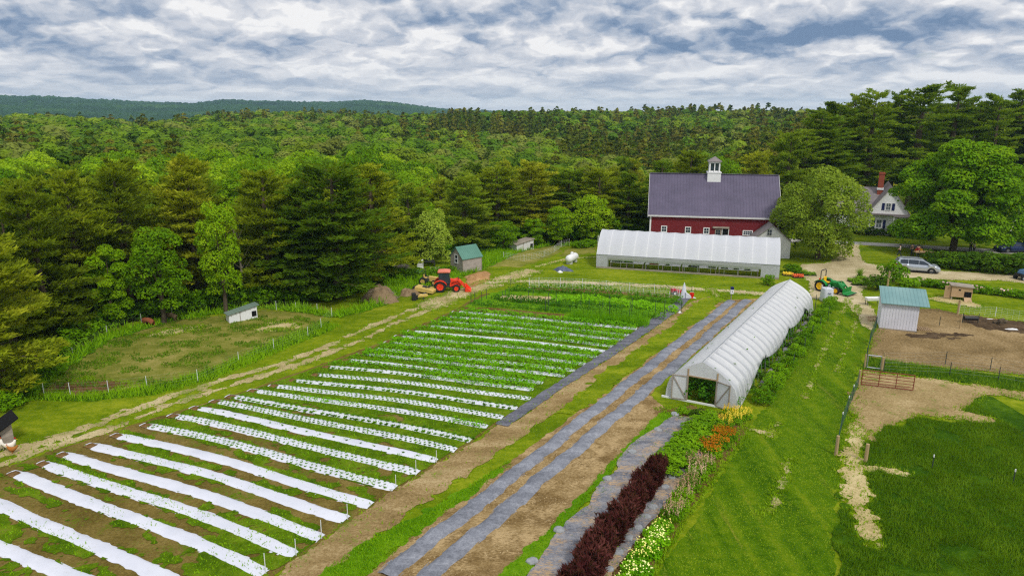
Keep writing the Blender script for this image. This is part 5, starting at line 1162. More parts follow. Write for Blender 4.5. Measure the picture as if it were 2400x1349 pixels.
def hem(f):
    for a, b, lo in ((.0, .29, None), (.29, .60, .75), (.60, .86, .85), (.86, 1.01, .35)):
        if f <= b:
            t0 = (f - a) / (b - a)
            if lo is None: return 1.30 * sstep(0.05, .95, t0)
            if a == .86: return 1.3 - (1.3 - .15) * float(sstep(0, .55, t0))
            return 1.3 - (1.3 - lo) * math.sin(PI * t0) ** .8
    return .2
NB = 24; K = NB * 4; V = []; n8 = 22; rg = random.Random(8)
for k in range(K + 1):
    y = L8 * k / K; ph = k % 4; sag = (0, .055, .075, .055)[ph]; sec = tsec(0, y, sag, n8); hz = float(hem(y / L8)) ; row = []
    for i, (x, z) in enumerate(sec):
        if x > xm + SKW * y + .2 and z < hz and i > n8 * .6:   # hem: gathers outwards where it is rolled
            j = i; 
            row.append(None)
        else: row.append((x, y, z))
    last = max(i for i, r in enumerate(row) if r is not None); p = row[last]; q_ = sec[min(last + 1, n8)]; fz = 0 if abs(p[2] - q_[1]) < 1e-6 else min(1, max(0, (p[2] - hz) / (p[2] - q_[1])))
    e = (p[0] + (q_[0] - p[0]) * fz + .02, y, p[2] + (q_[1] - p[2]) * fz)
    row = [r if r is not None else (e[0] + .03 * math.sin((i - last) * 1.3) + .015, e[1], e[2] - .05 * math.sin((i - last) * .8) + rg.uniform(-.015, .015)) for i, r in enumerate(row)]
    V += row
m = n8 + 1; F = [(k * m + j, k * m + j + 1, (k + 1) * m + j + 1, (k + 1) * m + j) for k in range(K) for j in range(m - 1)]
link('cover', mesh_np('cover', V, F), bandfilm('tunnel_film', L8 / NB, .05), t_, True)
for k in range(NB + 1):
    y = min(L8 - .03, max(.03, L8 * k / NB)); sec = tsec(0, y, .010); MB().tube([(x, y, max(z - .02, 0)) for x, z in sec], .024, 5).build('hoop', M['galv'], t_)
MB().bar((xm, 0, zr8 + .07), (xm + SKW * L8, L8, zr8 + .07), .03).build('ridge_purlin', M['galv'], t_)
sec = tsec(0, 0); top = [(x, z) for x, z in sec]
o0, zo = onwall(A8, a8, 1613, 880)[0], onwall(A8, a8, 1640, 884)[1]; o1 = onwall(A8, a8, 1677, 950)[0]
def cutpoly(x0, x1, z0): # part of the end wall between two uprights, above z0
    pts = [(x, z) for x, z in top if x0 < x < x1]; zi = lambda q_: np.interp(q_, [p[0] for p in top], [p[1] for p in top])
    return [(x0, z0), (x1, z0), (x1, float(zi(x1)))] + pts[::-1] + [(x0, float(zi(x0)))]
ew = MB()
for x0, x1, z0 in ((top[0][0] + .02, o0, .02), (o0, o1, zo), (o1, top[-1][0] - .02, .02)): ew.prism(cutpoly(x0, x1, z0), .0, .012)
ew = ew.build('end_wall', M['tunfilm'], t_)
MB().box(o0 - .05, o0 + .05, -.04, -.002, 0, zo + .5).box(o1 - .05, o1 + .05, -.04, -.002, 0, zo + .5).box(o0, o1, -.035, -.003, zo - .04, zo + .04).build('door_frame', M['wood'], ew)
def tdoor(hx, sgn, ang):
    dW = (o1 - o0) * .52; d = MB().box(0, sgn * dW, -.012, .012, .12, zo - .05).build('door', M['tunfilm'], t_)
    f = MB()
    for x in (0, sgn * dW): f.bar((x, -.03, .1), (x, -.03, zo), .04, sq=True)
    f.bar((0, -.03, .14), (sgn * dW, -.03, zo - .06), .032, sq=True).bar((0, -.03, .12), (sgn * dW, -.03, .12), .03, sq=True).bar((0, -.03, zo - .05), (sgn * dW, -.03, zo - .05), .03, sq=True)
    f.build('door_brace', M['oldwood'], d); d.location = (hx, -.06, 0); d.rotation_euler = (0, 0, ang)
tdoor(o0, -1, R_(6)); tdoor(o1, 1, R_(-24))
MB().box(top[0][0] - .25, top[-1][0] - .5, -.12, -.03, 0, .13).build('sill_board', M['white'], t_)
TP_ = [lib(('tomato_plant', mesh_np('tomato', *leafcards(np.random.default_rng(s).normal(0, 1, (420, 3)) * np.array([.24, .24, .42]) + np.array([0, 0, .85]), np.tile([0, 0, 1.], (420, 1)), .22, .6, np.random.default_rng(s))), 'cropdark', MB().tube([(0, 0, 0), (0, 0, 1.6)], .02, 5), 'bush')) for s in (1, 2)]
for r_, x in enumerate((W8 * .24, W8 * .48, W8 * .72, W8 * .86)):
    for k in range(13):
        y = .7 + k * (L8 - 1.5) / 12.5
        if y > L8 - .5: continue
        o = plant_tree(TP_[(k + r_) % 2], '%s bushy plant from the door in the %s row inside the white tunnel' % (ordw(k), ['left', 'middle', 'right', 'outermost right'][r_]), 'plant', local(A8, a8, x + SKW * y + rg.uniform(-.1, .1), y, 0), rg.uniform(0, 6), (1.15, 1.15, 1.05 if r_ < 3 else .55), 'plants growing in the white tunnel')
# ---------------------------------------------------------------- vehicles
def carpaint(name, c, metal=.4): return plain(name, c, .25, .5, metal, .05)
M['silver'] = carpaint('silver_paint', (.50, .54, .60, 1), .5); M['navycar'] = carpaint('navy_car_paint', (.015, .03, .10, 1), .3)
M['orange'] = plain('orange_paint', lin(232, 62, 28), .4, .5); M['green'] = plain('green_paint', lin(12, 128, 50), .4, .5); M['yellow'] = plain('yellow_paint', lin(246, 196, 16), .45)
M['cream'] = plain('faded_yellow_paint', lin(206, 176, 98), .6); M['tyre'] = plain('tyre_rubber', (.025, .025, .026, 1), .85, .2); M['alloy'] = plain('alloy', (.42, .43, .45, 1), .35, .5, .7)
M['redlight'] = plain('red_lens', (.45, .02, .03, 1), .2); M['headlight'] = plain('clear_lens', (.55, .58, .62, 1), .1, .6); M['pinkroof'] = plain('sun_faded_orange', lin(226, 128, 104), .5)
def wheel(parent, x, y, r, w, rimm, side, rr=.62):
    """Tyre with tread shoulder and dished rim; axle along y, outer face towards side*y."""
    Mx = Matrix.Translation((x, y, r)) @ Matrix.Rotation(PI / 2, 4, 'X')
    o = MB().lathe([(r * rr, -w / 2), (r * .93, -w / 2), (r, -w * .32), (r, w * .32), (r * .93, w / 2), (r * rr, w / 2)], 20, Mx, False).build('wheel', M['tyre'], parent, True)
    s = -side
    rm = MB().lathe([(r * rr, s * w * .46), (r * rr * .9, s * w * .34), (r * .2, s * w * .28), (r * .14, s * w * .42), (.001, s * w * .42)], 14, Mx, False)
    for k in range(5):
        a = 2 * PI * k / 5; c = Mx @ Vector((math.cos(a) * r * rr * .5, math.sin(a) * r * rr * .5, s * w * .36)); e = Mx @ Vector((math.cos(a) * r * rr * .92, math.sin(a) * r * rr * .92, s * w * .40)); rm.bar(c, e, r * .07)
    rm.build('rim', M[rimm], o, True); return o
def car(name, label, cat, loc, rz, paint, L=5.05, Wd=1.95, van=True):
    """Nose towards +x. Side profile lofted across the width with tumblehome above the belt line."""
    t_ = thing(name, label, cat, loc, rz); h = Wd / 2
    if van: low = [(-2.5, .42), (-2.52, .75), (-2.46, 1.05), (2.0, .98), (2.38, .84), (2.5, .62), (2.46, .35)]; topp = [(-2.46, 1.05), (-2.36, 1.3), (-2.1, 1.66), (-1.6, 1.74), (-.2, 1.75), (.55, 1.66), (1.25, 1.28), (1.62, 1.06)]
    else: low = [(-2.3, .42), (-2.34, .70), (-2.25, .96), (1.5, .92), (2.1, .80), (2.3, .6), (2.25, .34)]; topp = [(-2.05, .98), (-1.5, 1.26), (-1.0, 1.42), (0, 1.46), (.5, 1.38), (1.3, .96)]
    bd = MB(); xs = np.linspace(low[0][0], low[-2][0], 34); zl = lambda x: np.interp(x, [p[0] for p in low[2:-1]], [p[1] for p in low[2:-1]])
    ax = (-1.48, 1.5) if van else (-1.4, 1.4); rw = .36; rings = []
    for x in xs:
        e = max(0, abs(x) - (2.2 if van else 2.0)); tp = h * (1 - .55 * e * e * 4) ; zt = float(zl(x)) if x > -2.4 else .95; zb = .30
        for a in ax:
            if abs(x - a) < rw + .07: zb = max(zb, math.sqrt(max(0, (rw + .07) ** 2 - (x - a) ** 2)) + rw - .02)
        zm = (zb + zt) / 2; rings.append([(x, -tp + .05, zb), (x, -tp, zb * .5 + zm * .5 + .05), (x, -tp, zm + .12), (x, -tp + .07, zt), (x, 0, zt + .03), (x, tp - .07, zt), (x, tp, zm + .12), (x, tp, zb * .5 + zm * .5 + .05), (x, tp - .05, zb)])
    bd.loft(rings)
    bd.build('body', M[paint], t_, True)
    x0, x1 = topp[0][0], topp[-1][0]; rings = []
    for x in np.linspace(x0 + .01, x1 - .01, 26):
        zt = float(np.interp(x, [p[0] for p in topp], [p[1] for p in topp])); zb = float(zl(x)) - .03; wt = h - .1 - .20 * (zt - zb); q_ = (zt - zb)
        rings.append([(x, -(h - .09), zb), (x, -(h - .10 - .10 * q_), zb + q_ * .55), (x, -wt, zt - .05 * q_), (x, -wt * .8, zt), (x, wt * .8, zt), (x, wt, zt - .05 * q_), (x, h - .10 - .10 * q_, zb + q_ * .55), (x, h - .09, zb)])
    cb = MB().loft(rings).build('cabin', M['silver' if van else paint] if van else M[paint], t_, True)
    # glass follows the cabin side
    zt_ = lambda x: float(np.interp(x, [p[0] for p in topp], [p[1] for p in topp]))
    panes = [(-2.0, -1.15), (-1.08, .02), (.08, 1.12)] if van else [(-1.5, -.5), (-.42, .4), (.46, .95)]
    for s in (-1, 1):
        for a, b in panes:
            vs = []
            for x in np.linspace(a, b, 6):
                zb = float(zl(x)) + .07; zt = zt_(x) - .13; q_ = max(.03, zt_(x) - zb); zt = max(zt, zb + .02)
                for z in (zb, zt):
                    f = (z - zb + .1) / max(.1, zt_(x) - zb + .1); y = (h - .085 - (.10 * q_) * min(1, f / .55) - (.12 * q_) * max(0, f - .55) / .45) + .012; vs.append((x, s * y, z))
            MB().add(vs, [(2 * i, 2 * i + 2, 2 * i + 3, 2 * i + 1) for i in range(5)]).build('side_window', M['glass'], t_)
    fx = [(1.58, 1.10), (.62, 1.65)] if van else [(1.25, 1.0), (.55, 1.37)]; rx = [(-2.455, 1.12), (-2.17, 1.62)] if van else [(-1.98, 1.03), (-1.05, 1.41)]
    for nm, (p, q_), dx in (('windscreen', fx, .03), ('rear_window', rx, -.03)):
        MB().add([(p[0] + dx, -h * .78, p[1] + .02), (p[0] + dx, h * .78, p[1] + .02), (q_[0] + dx, h * .66, q_[1] + .02), (q_[0] + dx, -h * .66, q_[1] + .02)], [(0, 1, 2, 3)]).build(nm, M['glass'], t_)
    for a in ax:
        for s in (-1, 1): wheel(t_, a, s * (h - .13), rw - .02, .24, 'alloy', s)
    for s in (-1, 1):
        MB().box(low[0][0] - .01, low[0][0] + .34, s * (h - .16) - .1, s * (h - .16) + .115, .84, 1.04).build('tail_light', M['redlight'], t_)
        MB().box(low[-2][0] - .42, low[-2][0] - .06, s * (h - .28) - .13, s * (h - .28) + .13, .62, .76).build('headlight', M['headlight'], t_)
        MB().box(1.05, 1.25, s * (h + .02) - .09, s * (h + .02) + .09, 1.02, 1.16).build('wing_mirror', M[paint], t_)
    if van: MB().box(-2.0, .3, -.62, -.58, 1.75, 1.79).box(-2.0, .3, .58, .62, 1.75, 1.79).build('roof_rail', M['steel'], t_)
    MB().box(-2.3, 2.3, -h + .02, h - .02, .2, .34).build('underbody', M['black'], t_)
    return t_
def between(a, b): p, q_ = G(*a), G(*b); d = q_ - p; return (p + q_) / 2, math.atan2(d.y, d.x), d.length
c_, an_, l_ = between((2116, 637), (2184, 642)); off = Vector((-math.sin(an_), math.cos(an_), 0)) * .9
v = car('minivan', 'silver minivan parked on the gravel drive beside the dark hedge', 'car', c_ + off, an_, 'silver')
c_ = G(2372, 590); car('parked_car', 'dark blue car at the right picture edge under the leaning white birch', 'car', c_, R_(183), 'navycar', van=False)
# --- orange tractor with cab and loader, nose to the right
c_, an_, l_ = between((1030, 685), (1068, 684)); t_ = thing('orange_tractor', 'orange tractor with cab, front loader bucket lowered beside the wood-chip heap', 'tractor', c_ + Vector((0, .7, 0)), an_ + R_(-3)); t_.scale = (1.0, 1.0, 1.0)
for s in (-1, 1): wheel(t_, -.85, s * .72, .66, .42, 'orange', s, .6); wheel(t_, .95, s * .66, .42, .28, 'orange', s, .6)
MB().prism([(.15, .55), (1.5, .6), (1.52, 1.12), (1.35, 1.25), (.2, 1.42)], -.3, .3).build('bonnet', M['orange'], t_, bevel=.03)
MB().box(-1.2, .2, -.42, .42, .5, .95).box(.1, 1.3, -.24, .24, .4, .6).build('chassis', M['steel'], t_)
for s in (-1, 1):
    pts = [(-.85 + math.cos(a) * .78, .66 + math.sin(a) * .72) for a in np.linspace(.35, 2.9, 9)]
    MB().prism(pts + [(x * 1.0, z - .07) for x, z in pts[::-1]], s * .72 - .24, s * .72 + .24).build('mudguard', M['orange'], t_)
MB().prism([(-.95, .95), (.22, .95), (.34, 1.2), (.12, 2.2), (-.95, 2.2)], -.56, .56).build('cab_glass', M['glass'], t_)
f = MB()
for s in (-.57, .57): f.bar((-.95, s, .95), (-.97, s, 2.25), .04).bar((.3, s, 1.15), (.1, s, 2.25), .04).bar((-.35, s, .95), (-.35, s, 2.22), .03)
f.build('cab_frame', M['steel'], t_)
MB().prism([(-1.15, 2.2), (.32, 2.2), (.28, 2.34), (-.3, 2.42), (-1.05, 2.36)], -.68, .68).build('cab_roof', M['pinkroof'], t_, bevel=.04)
ld = MB()
for s in (-.46, .46): ld.bar((.25, s, 1.15), (1.15, s, 1.32), .07, sq=True).bar((1.15, s, 1.32), (2.0, s, .42), .07, sq=True).bar((.45, s, .7), (1.2, s, 1.05), .035).bar((.3, s, .6), (.35, s, 1.3), .08, sq=True)
ld.bar((1.6, -.46, .85), (1.6, .46, .85), .05).build('loader_arms', M['orange'], t_)
MB().add([(x, y, z) for y in (-.85, .85) for x, z in ((1.95, .72), (1.9, .12), (2.05, .03), (2.62, .03), (2.62, .07), (2.08, .1), (1.97, .2), (2.01, .72))], [(0, 1, 2, 3, 4, 5, 6, 7), (15, 14, 13, 12, 11, 10, 9, 8)] + [(i, 8 + i, 8 + (i + 1) % 8, (i + 1) % 8) for i in range(8)]).add([(x, y, z) for y in (-.85, -.81) for x, z in ((1.95, .72), (1.9, .05), (2.6, .05))], [(0, 1, 2), (5, 4, 3), (0, 3, 4, 1), (1, 4, 5, 2), (2, 5, 3, 0)]).add([(x, y, z) for y in (.81, .85) for x, z in ((1.95, .72), (1.9, .05), (2.6, .05))], [(0, 1, 2), (5, 4, 3), (0, 3, 4, 1), (1, 4, 5, 2), (2, 5, 3, 0)]).build('bucket', M['orange'], t_)
MB().bar((1.2, 0, 1.2), (1.2, 0, 1.62), .035).build('exhaust', M['steel'], t_)
# --- green tractor, seen from its front right; nose towards the camera and right
gp = G(1962, 690); ga = R_(-52); t_ = thing('green_tractor', 'open green tractor with yellow seat, black roll bar and front loader', 'tractor', gp + Vector((-.2, 1.3, 0)), ga)
for s in (-1, 1): wheel(t_, -.8, s * .74, .64, .44, 'yellow', s, .62); wheel(t_, .95, s * .62, .4, .28, 'yellow', s, .6)
MB().prism([(.05, .6), (1.45, .62), (1.5, 1.0), (1.3, 1.16), (.1, 1.34)], -.33, .33).build('bonnet', M['green'], t_, bevel=.05)
MB().box(-1.1, .2, -.4, .4, .5, .86).box(.1, 1.3, -.24, .24, .4, .62).build('chassis', M['steel'], t_)
for s in (-1, 1):
    pts = [(-.8 + math.cos(a) * .76, .64 + math.sin(a) * .7) for a in np.linspace(.3, 2.6, 9)]
    MB().prism(pts + [(x, z - .07) for x, z in pts[::-1]], s * .74 - .24, s * .74 + .22).build('mudguard', M['green'], t_)
MB().box(-.75, -.2, -.26, .26, .95, 1.1).box(-.82, -.68, -.26, .26, 1.05, 1.62).build('seat', M['yellow'], t_, bevel=.04)
MB().bar((.0, 0, 1.2), (-.22, 0, 1.42), .03).lathe([(.19, -.02), (.19, .02)], 12, Matrix.Translation((-.22, 0, 1.42)) @ Matrix.Rotation(R_(-40), 4, 'Y')).build('steering_wheel', M['black'], t_)
MB().tube([(-.95, -.55, .9), (-.98, -.55, 2.2), (-.98, -.45, 2.35), (-.98, .45, 2.35), (-.98, .55, 2.2), (-.95, .55, .9)], .05, 6).build('roll_bar', M['black'], t_)
for s in (-1, 1): MB().box(-1.05, -.93, s * .68 - .07, s * .68 + .07, 1.3, 1.45).build('lamp', M['orange'], t_)
ld = MB()
for s in (-.5, .5): ld.bar((.15, s, 1.1), (1.0, s, 1.28), .07, sq=True).bar((1.0, s, 1.28), (1.85, s, .5), .07, sq=True).bar((.2, s, .5), (.22, s, 1.25), .08, sq=True).bar((.4, s, .7), (1.1, s, 1.05), .03)
ld.build('loader_arms', M['green'], t_)
MB().add([(x, y, z) for y in (-.95, .95) for x, z in ((1.85, .85), (1.8, .3), (1.95, .2), (2.5, .2), (2.5, .24), (1.98, .27), (1.87, .36), (1.91, .85))], [(0, 1, 2, 3, 4, 5, 6, 7), (15, 14, 13, 12, 11, 10, 9, 8)] + [(i, 8 + i, 8 + (i + 1) % 8, (i + 1) % 8) for i in range(8)]).build('bucket', M['green'], t_)
MB().box(1.78, 1.82, -.95, .95, .18, .32).box(2.5, 2.56, -.95, .95, .19, .25).build('cutting_edge', M['steel'], t_)
# --- faded yellow implements by the orange tractor
p = G(992, 690); t_ = thing('flail_mower', 'faded yellow mower deck hitched behind the orange tractor', 'farm implement', p + Vector((0, .6, 0)), R_(-14))
MB().prism([(-.9, .35), (1.25, .12), (1.3, .45), (.9, .62), (-.85, .85)], -.6, .6).build('deck', M['cream'], t_, bevel=.04); MB().box(-1.15, -.88, -.5, .5, .25, .75).build('rear_guard', M['black'], t_)
MB().bar((.3, 0, .6), (1.2, 0, 1.0), .06).bar((.2, -.3, .6), (.9, -.3, 1.05), .05).box(-.1, .3, -.2, .2, .6, .85).build('hitch', M['steel'], t_)
p = G(1003, 668); t_ = thing('yellow_compact_tractor', 'old yellow compact tractor with square roll bar parked behind the mower', 'tractor', p + Vector((0, .6, 0)), R_(-10))
MB().prism([(.1, .4), (1.1, .4), (1.1, .85), (.1, .95)], -.25, .25).build('bonnet', M['cream'], t_); MB().box(-.8, .2, -.4, .4, .35, .7).build('chassis', M['steel'], t_)
MB().tube([(-.5, -.42, .6), (-.5, -.42, 1.75), (-.5, .42, 1.75), (-.5, .42, .6)], .05, 5).build('roll_bar', M['black'], t_)
for s in (-1, 1): wheel(t_, -.5, s * .55, .45, .3, 'cream', s); wheel(t_, .8, s * .5, .3, .2, 'cream', s)
MB().box(-.55, -.15, -.22, .22, .7, .8).box(-.6, -.5, -.22, .22, .75, 1.1).build('seat', M['cream'], t_)
p = G(982, 702); t_ = thing('yellow_trencher', 'small yellow and black ground-drive attachment lying in front of the orange tractor', 'farm implement', p, R_(18))
MB().prism([(-.2, .3), (.9, .3), (1.0, .5), (.7, .62), (.1, .6)], -.2, .2).build('gearbox', M['cream'], t_, bevel=.05); MB().box(-.75, -.35, -.3, .3, .02, .75).box(-.4, -.1, -.12, .12, .1, .5).build('drum', M['black'], t_)
MB().bar((.2, 0, .5), (.8, 0, .75), .06).bar((.5, -.2, .02), (.5, .2, .35), .05).build('arm', M['steel'], t_)
# --- red tiller at the end of the white garden fence
p = G(1581, 690); t_ = thing('red_tiller', 'small red garden tiller with a wheel and handlebars behind the white netting', 'tiller', p, R_(10))
MB().box(-.45, .1, -.22, .22, .3, .7).build('engine_cover', M['redlight'], t_, bevel=.05); MB().box(.1, .7, -.3, .3, .2, .55).build('tine_hood', M['redlight'], t_, bevel=.05)
for s in (-1, 1): wheel(t_, -.1, s * .3, .24, .16, 'white', s)
MB().bar((-.3, -.2, .6), (-1.0, -.25, 1.1), .025).bar((-.3, .2, .6), (-1.0, .25, 1.1), .025).build('handlebar', M['black'], t_)
# ---------------------------------------------------------------- fences, posts, small things
M['netwhite'] = plain('white_twine', (.70, .72, .72, 1), .7); M['palenet'] = plain('faded_netting', (.34, .40, .26, 1), .8); M['rust'] = plain('rusty_red_pipe', lin(128, 58, 46), .7, .3, .1, .2); M['tpost'] = plain('dark_steel_post', (.035, .05, .045, 1), .7); M['fpost'] = vary('fence_post_wood', lin(150, 126, 90), lin(190, 168, 128), 3, .9, .1, .4, 20, stretch=(1, 1, .3))
M['wirenet'] = plain('galvanised_wire', (.30, .34, .33, 1), .5, .4, .5); M['dkgreennet'] = plain('green_netting', (.03, .09, .06, 1), .8)
def net_fence(name, label, pts, hgt, pr, pm, wm, pitch=.5, rows=5, wr=.008, wood=None, cat='fence', lean=0.0, postpts=None, caps=None):
    """Posts (each its own part) and one net of strands; pts are pixels of post feet."""
    P = [G(*p) for p in pts]; t_ = thing(name, label, cat, P[0]); b = P[0]
    for i, p in enumerate(P):
        h_ = hgt[i] if hasattr(hgt, '__len__') else hgt; o = MB().bar((0, 0, -.2), (lean * (1 if i % 2 else -.3), 0, h_), pr[i] if hasattr(pr, '__len__') else pr, 7, (pr[i] if hasattr(pr, '__len__') else pr) * .92).build('post', pm[i] if isinstance(pm, list) else pm, t_); o.location = p - b
        if caps and i in caps: MB().lathe([(.035, h_ - .12), (.035, h_ + .03), (.01, h_ + .05)], 7).build('cap', M['netwhite'], o)
    if wm is not None:
        H0 = min(hgt) if hasattr(hgt, '__len__') else hgt; mb = MB()
        for i in range(len(P) - 1):
            a, c = P[i] - b, P[i + 1] - b; n = max(2, int((c - a).length / pitch))
            for k in range(rows + 1):
                z = .05 + (H0 * .96 - .05) * k / rows; m_ = (a + c) / 2; mb.tube([(a.x, a.y, z), (m_.x, m_.y, z - .03), (c.x, c.y, z)], wr, 3)
            for k in range(1, n): q_ = a.lerp(c, k / n); mb.bar((q_.x, q_.y, .03), (q_.x, q_.y, H0 * .95), wr, 3)
        mb.build('netting', wm, t_)
    return t_
net_fence('netting_fence', 'white electric netting fence around the grazed pasture on the left', [(52, 918), (104, 926), (165, 925), (255, 920), (345, 909), (464, 893), (560, 850), (642, 818), (722, 788), (753, 768), (778, 742), (744, 732), (694, 729), (648, 726), (540, 728), (480, 729), (404, 742), (332, 757), (252, 786), (172, 838), (60, 915)], .95, .024, M['netwhite'], M['palenet'], .8, 4, .0028)
net_fence('netting_fence', 'white electric netting fence of the small hut by the wood', [(1180, 606), (1228, 612), (1275, 602), (1300, 590), (1316, 578), (1334, 574)], .95, .025, M['netwhite'], M['netwhite'], .5, 4, .006)
net_fence('netting_fence', 'white garden netting in front of the greenhouse, back run along the drive', [(1240, 674), (1263, 672), (1313, 673), (1365, 675), (1420, 680), (1475, 685), (1533, 689), (1592, 698)], 1.15, .03, M['netwhite'], M['netwhite'], .35, 5, .006)
net_fence('netting_fence', 'white garden netting in front of the greenhouse, leaning near run', [(1240, 676), (1288, 676), (1341, 680), (1395, 681), (1453, 688), (1512, 694), (1567, 700), (1592, 699)], .85, .025, M['netwhite'], M['netwhite'], .35, 4, .005, lean=-.25)
net_fence('wire_fence', 'wire fence with dark posts along the far side of the dirt paddock', [(2247, 735), (2332, 742), (2400, 752), (2490, 764)], 1.0, .03, M['netwhite'], M['netwhite'], .4, 5, .005)
net_fence('wire_fence', 'thin wire fence on dark posts along the near side of the dirt paddock', [(2070, 856), (2215, 854), (2320, 868), (2480, 892)], 1.1, [.07, .03, .03, .03], [M['fpost'], M['tpost'], M['tpost'], M['tpost']], M['wirenet'], 1.2, 4, .004)
net_fence('wire_fence', 'thin wire fence on dark posts through the green strip between the paddocks', [(2070, 872), (2225, 880), (2339, 892), (2480, 915)], 1.1, [.03] * 4, M['tpost'], M['wirenet'], 1.2, 4, .004)
net_fence('wire_fence', 'wire mesh fence along the lane, from the dirt paddock to the lane corner post', [(2052, 770), (2038, 805), (2030, 846), (2026, 862)], 1.15, [.05, .04, .04, .07], [M['tpost'], M['tpost'], M['tpost'], M['fpost']], M['dkgreennet'], .3, 8, .006)
net_fence('wire_fence', 'green mesh fence along the mown lane, below the rusty gate', [(2012, 902), (1997, 938), (1986, 965), (1971, 1005), (1959, 1066)], [1.2, 1.15, 1.15, 1.15, 1.25], [.085, .03, .03, .03, .10], [M['fpost'], M['tpost'], M['tpost'], M['tpost'], M['fpost']], M['dkgreennet'], .25, 8, .006, caps=(1, 2, 3))
def post(px, py, pyt, r, label, mat='fpost', cat='post', group=None, name='wooden_post', cap=False):
    p = G(px, py); h_ = ZT(pyt, p.x, p.y); t_ = MB().bar((0, 0, -.2), (.01, .01, h_), r, 9, r * .95).build(name, M[mat]); t_.location = p; tag(t_, label, cat, group)
    if cap: MB().lathe([(.035, h_ - .12), (.035, h_ + .03), (.01, h_ + .05)], 7).build('cap', M['netwhite'], t_)
    return t_
post(2028, 1083, 1040, .105, 'lone stout wooden post on the worn path in the long-grass paddock')
post(2066, 868, 836, .10, 'wooden gate post right of the small grey gate')
post(2080, 672, 636, .11, 'taller of two wooden posts behind the teal-roofed shelter'); post(2077, 690, 654, .10, 'shorter of two wooden posts behind the teal-roofed shelter')
post(2244, 738, 703, .10, 'wooden post in front of the chicken coop'); post(2249, 771, 736, .07, 'wooden post at the corner of the brown pen in the paddock')
for px, py, pt, l_ in ((2184, 1098, 1066, 'dark steel post with white cap in the long grass, nearer the lone wooden post'), (2374, 1132, 1100, 'dark steel post with white cap in the long grass near the right picture edge'), (2201, 764, 742, 'thin dark post standing in the brown pen beside the shelter')):
    post(px, py, pt, .028, l_, 'tpost', 'post', None, 'steel_post', 'cap' in l_)
post(1713, 704, 676, .05, 'grey post carrying a white bird box by the grey mulch strips', 'oldwood', name='bird_box_post')
p = G(1713, 704); hb = ZT(682, p.x, p.y); t_ = thing('bird_box', 'white bird box with dark roof on a grey post', 'bird box', (p.x, p.y - .08, hb), 0); MB().box(-.16, .16, -.14, .1, -.25, .22).build('box', M['white'], t_); MB().box(-.15, .15, -.16, .12, .22, .50).build('roof', M['navy'], t_); MB().box(-.05, .05, -.15, -.135, -.05, .05).build('entrance', M['dark'], t_)
post(1334, 577, 562, .03, 'thin post with pale insulator at the wood edge', 'oldwood', name='thin_post'); post(1401, 582, 551, .05, 'pale pole at the left end of the long greenhouse', 'netwhite', name='pale_pole')
# gates
def gate(a, b, h_, label, m, bars, uprights, r, name='field_gate'):
    A_, W, an = frame(a, b); t_ = thing(name, label, 'gate', (A_.x, A_.y, .12), an)
    f = MB().bar((0, 0, 0), (W, 0, 0), r).bar((0, 0, h_), (W, 0, h_), r).bar((0, 0, 0), (0, 0, h_), r).bar((W, 0, 0), (W, 0, h_), r); f.build('gate_frame', m, t_)
    for k in range(1, bars): z = h_ * (k / bars) ** 1.15; MB().bar((r, 0, z), (W - r, 0, z), r * .75).build('rail', m, t_)
    for k in range(1, uprights): MB().bar((W * k / uprights, -.03, 0), (W * k / uprights, -.03, h_), r * .9).build('upright', m, t_)
    return t_
gate((2018, 903), (2139, 917), 1.12, 'rusty red pipe gate at the top of the dusty paddock', M['rust'], 5, 3, .032)
gate((2031, 863), (2063, 867), 1.0, 'small grey metal gate between two wooden posts', M['galv'], 1, 1, .05)
# stakes of the tall garden and the berry row
for i, (px, py, pt) in enumerate(sorted([(1104, 714, 684), (1113, 713, 683), (1129, 706, 684), (1140, 701, 677), (1177, 696, 682), (1184, 700, 678), (1193, 699, 672), (1168, 702, 690), (1197, 668, 648), (1238, 708, 680), (1249, 707, 676), (1285, 728, 686), (1303, 712, 685), (1278, 730, 695), (1221, 712, 690), (1361, 725, 690), (1405, 735, 704), (1412, 737, 702), (1428, 742, 695), (1427, 716, 690), (1480, 740, 698), (1535, 742, 705), (1556, 748, 702), (1596, 736, 704), (1475, 752, 706), (1380, 730, 700), (1621, 683, 669)])):
    post(px, py, pt, .03, 'thin dark stake in the tall leafy garden rows, %s from the left' % ordw(i), 'tpost', 'stake', 'thin stakes in the tall garden rows', 'garden_stake')
for i, (px, py, pt) in enumerate([(1790, 876, 832), (1831, 843, 795), (1851, 827, 798), (1873, 800, 768), (1893, 768, 740), (1909, 735, 690), (1940, 752, 720), (1858, 866, 830), (1884, 828, 790), (1902, 795, 762), (1921, 772, 742)]):
    o = post(px, py, pt, .03, 'dark stake beside the bushy row, %s along the row right of the tunnel' % ordw(i), 'tpost', 'stake', 'stakes in the bushy row right of the tunnel', 'garden_stake')
for i, (px, py, pt) in enumerate([(623, 1345, 1296), (694, 1302, 1262), (754, 1262, 1218), (815, 1217, 1180), (928, 1146, 1112), (975, 1110, 1078), (1023, 1083, 1055)]):
    post(px, py, pt, .02, 'thin white marker stake, %s from the bottom at the ends of the white beds' % ordw(i), 'netwhite', 'stake', 'white stakes at the ends of the beds', 'marker_stake')
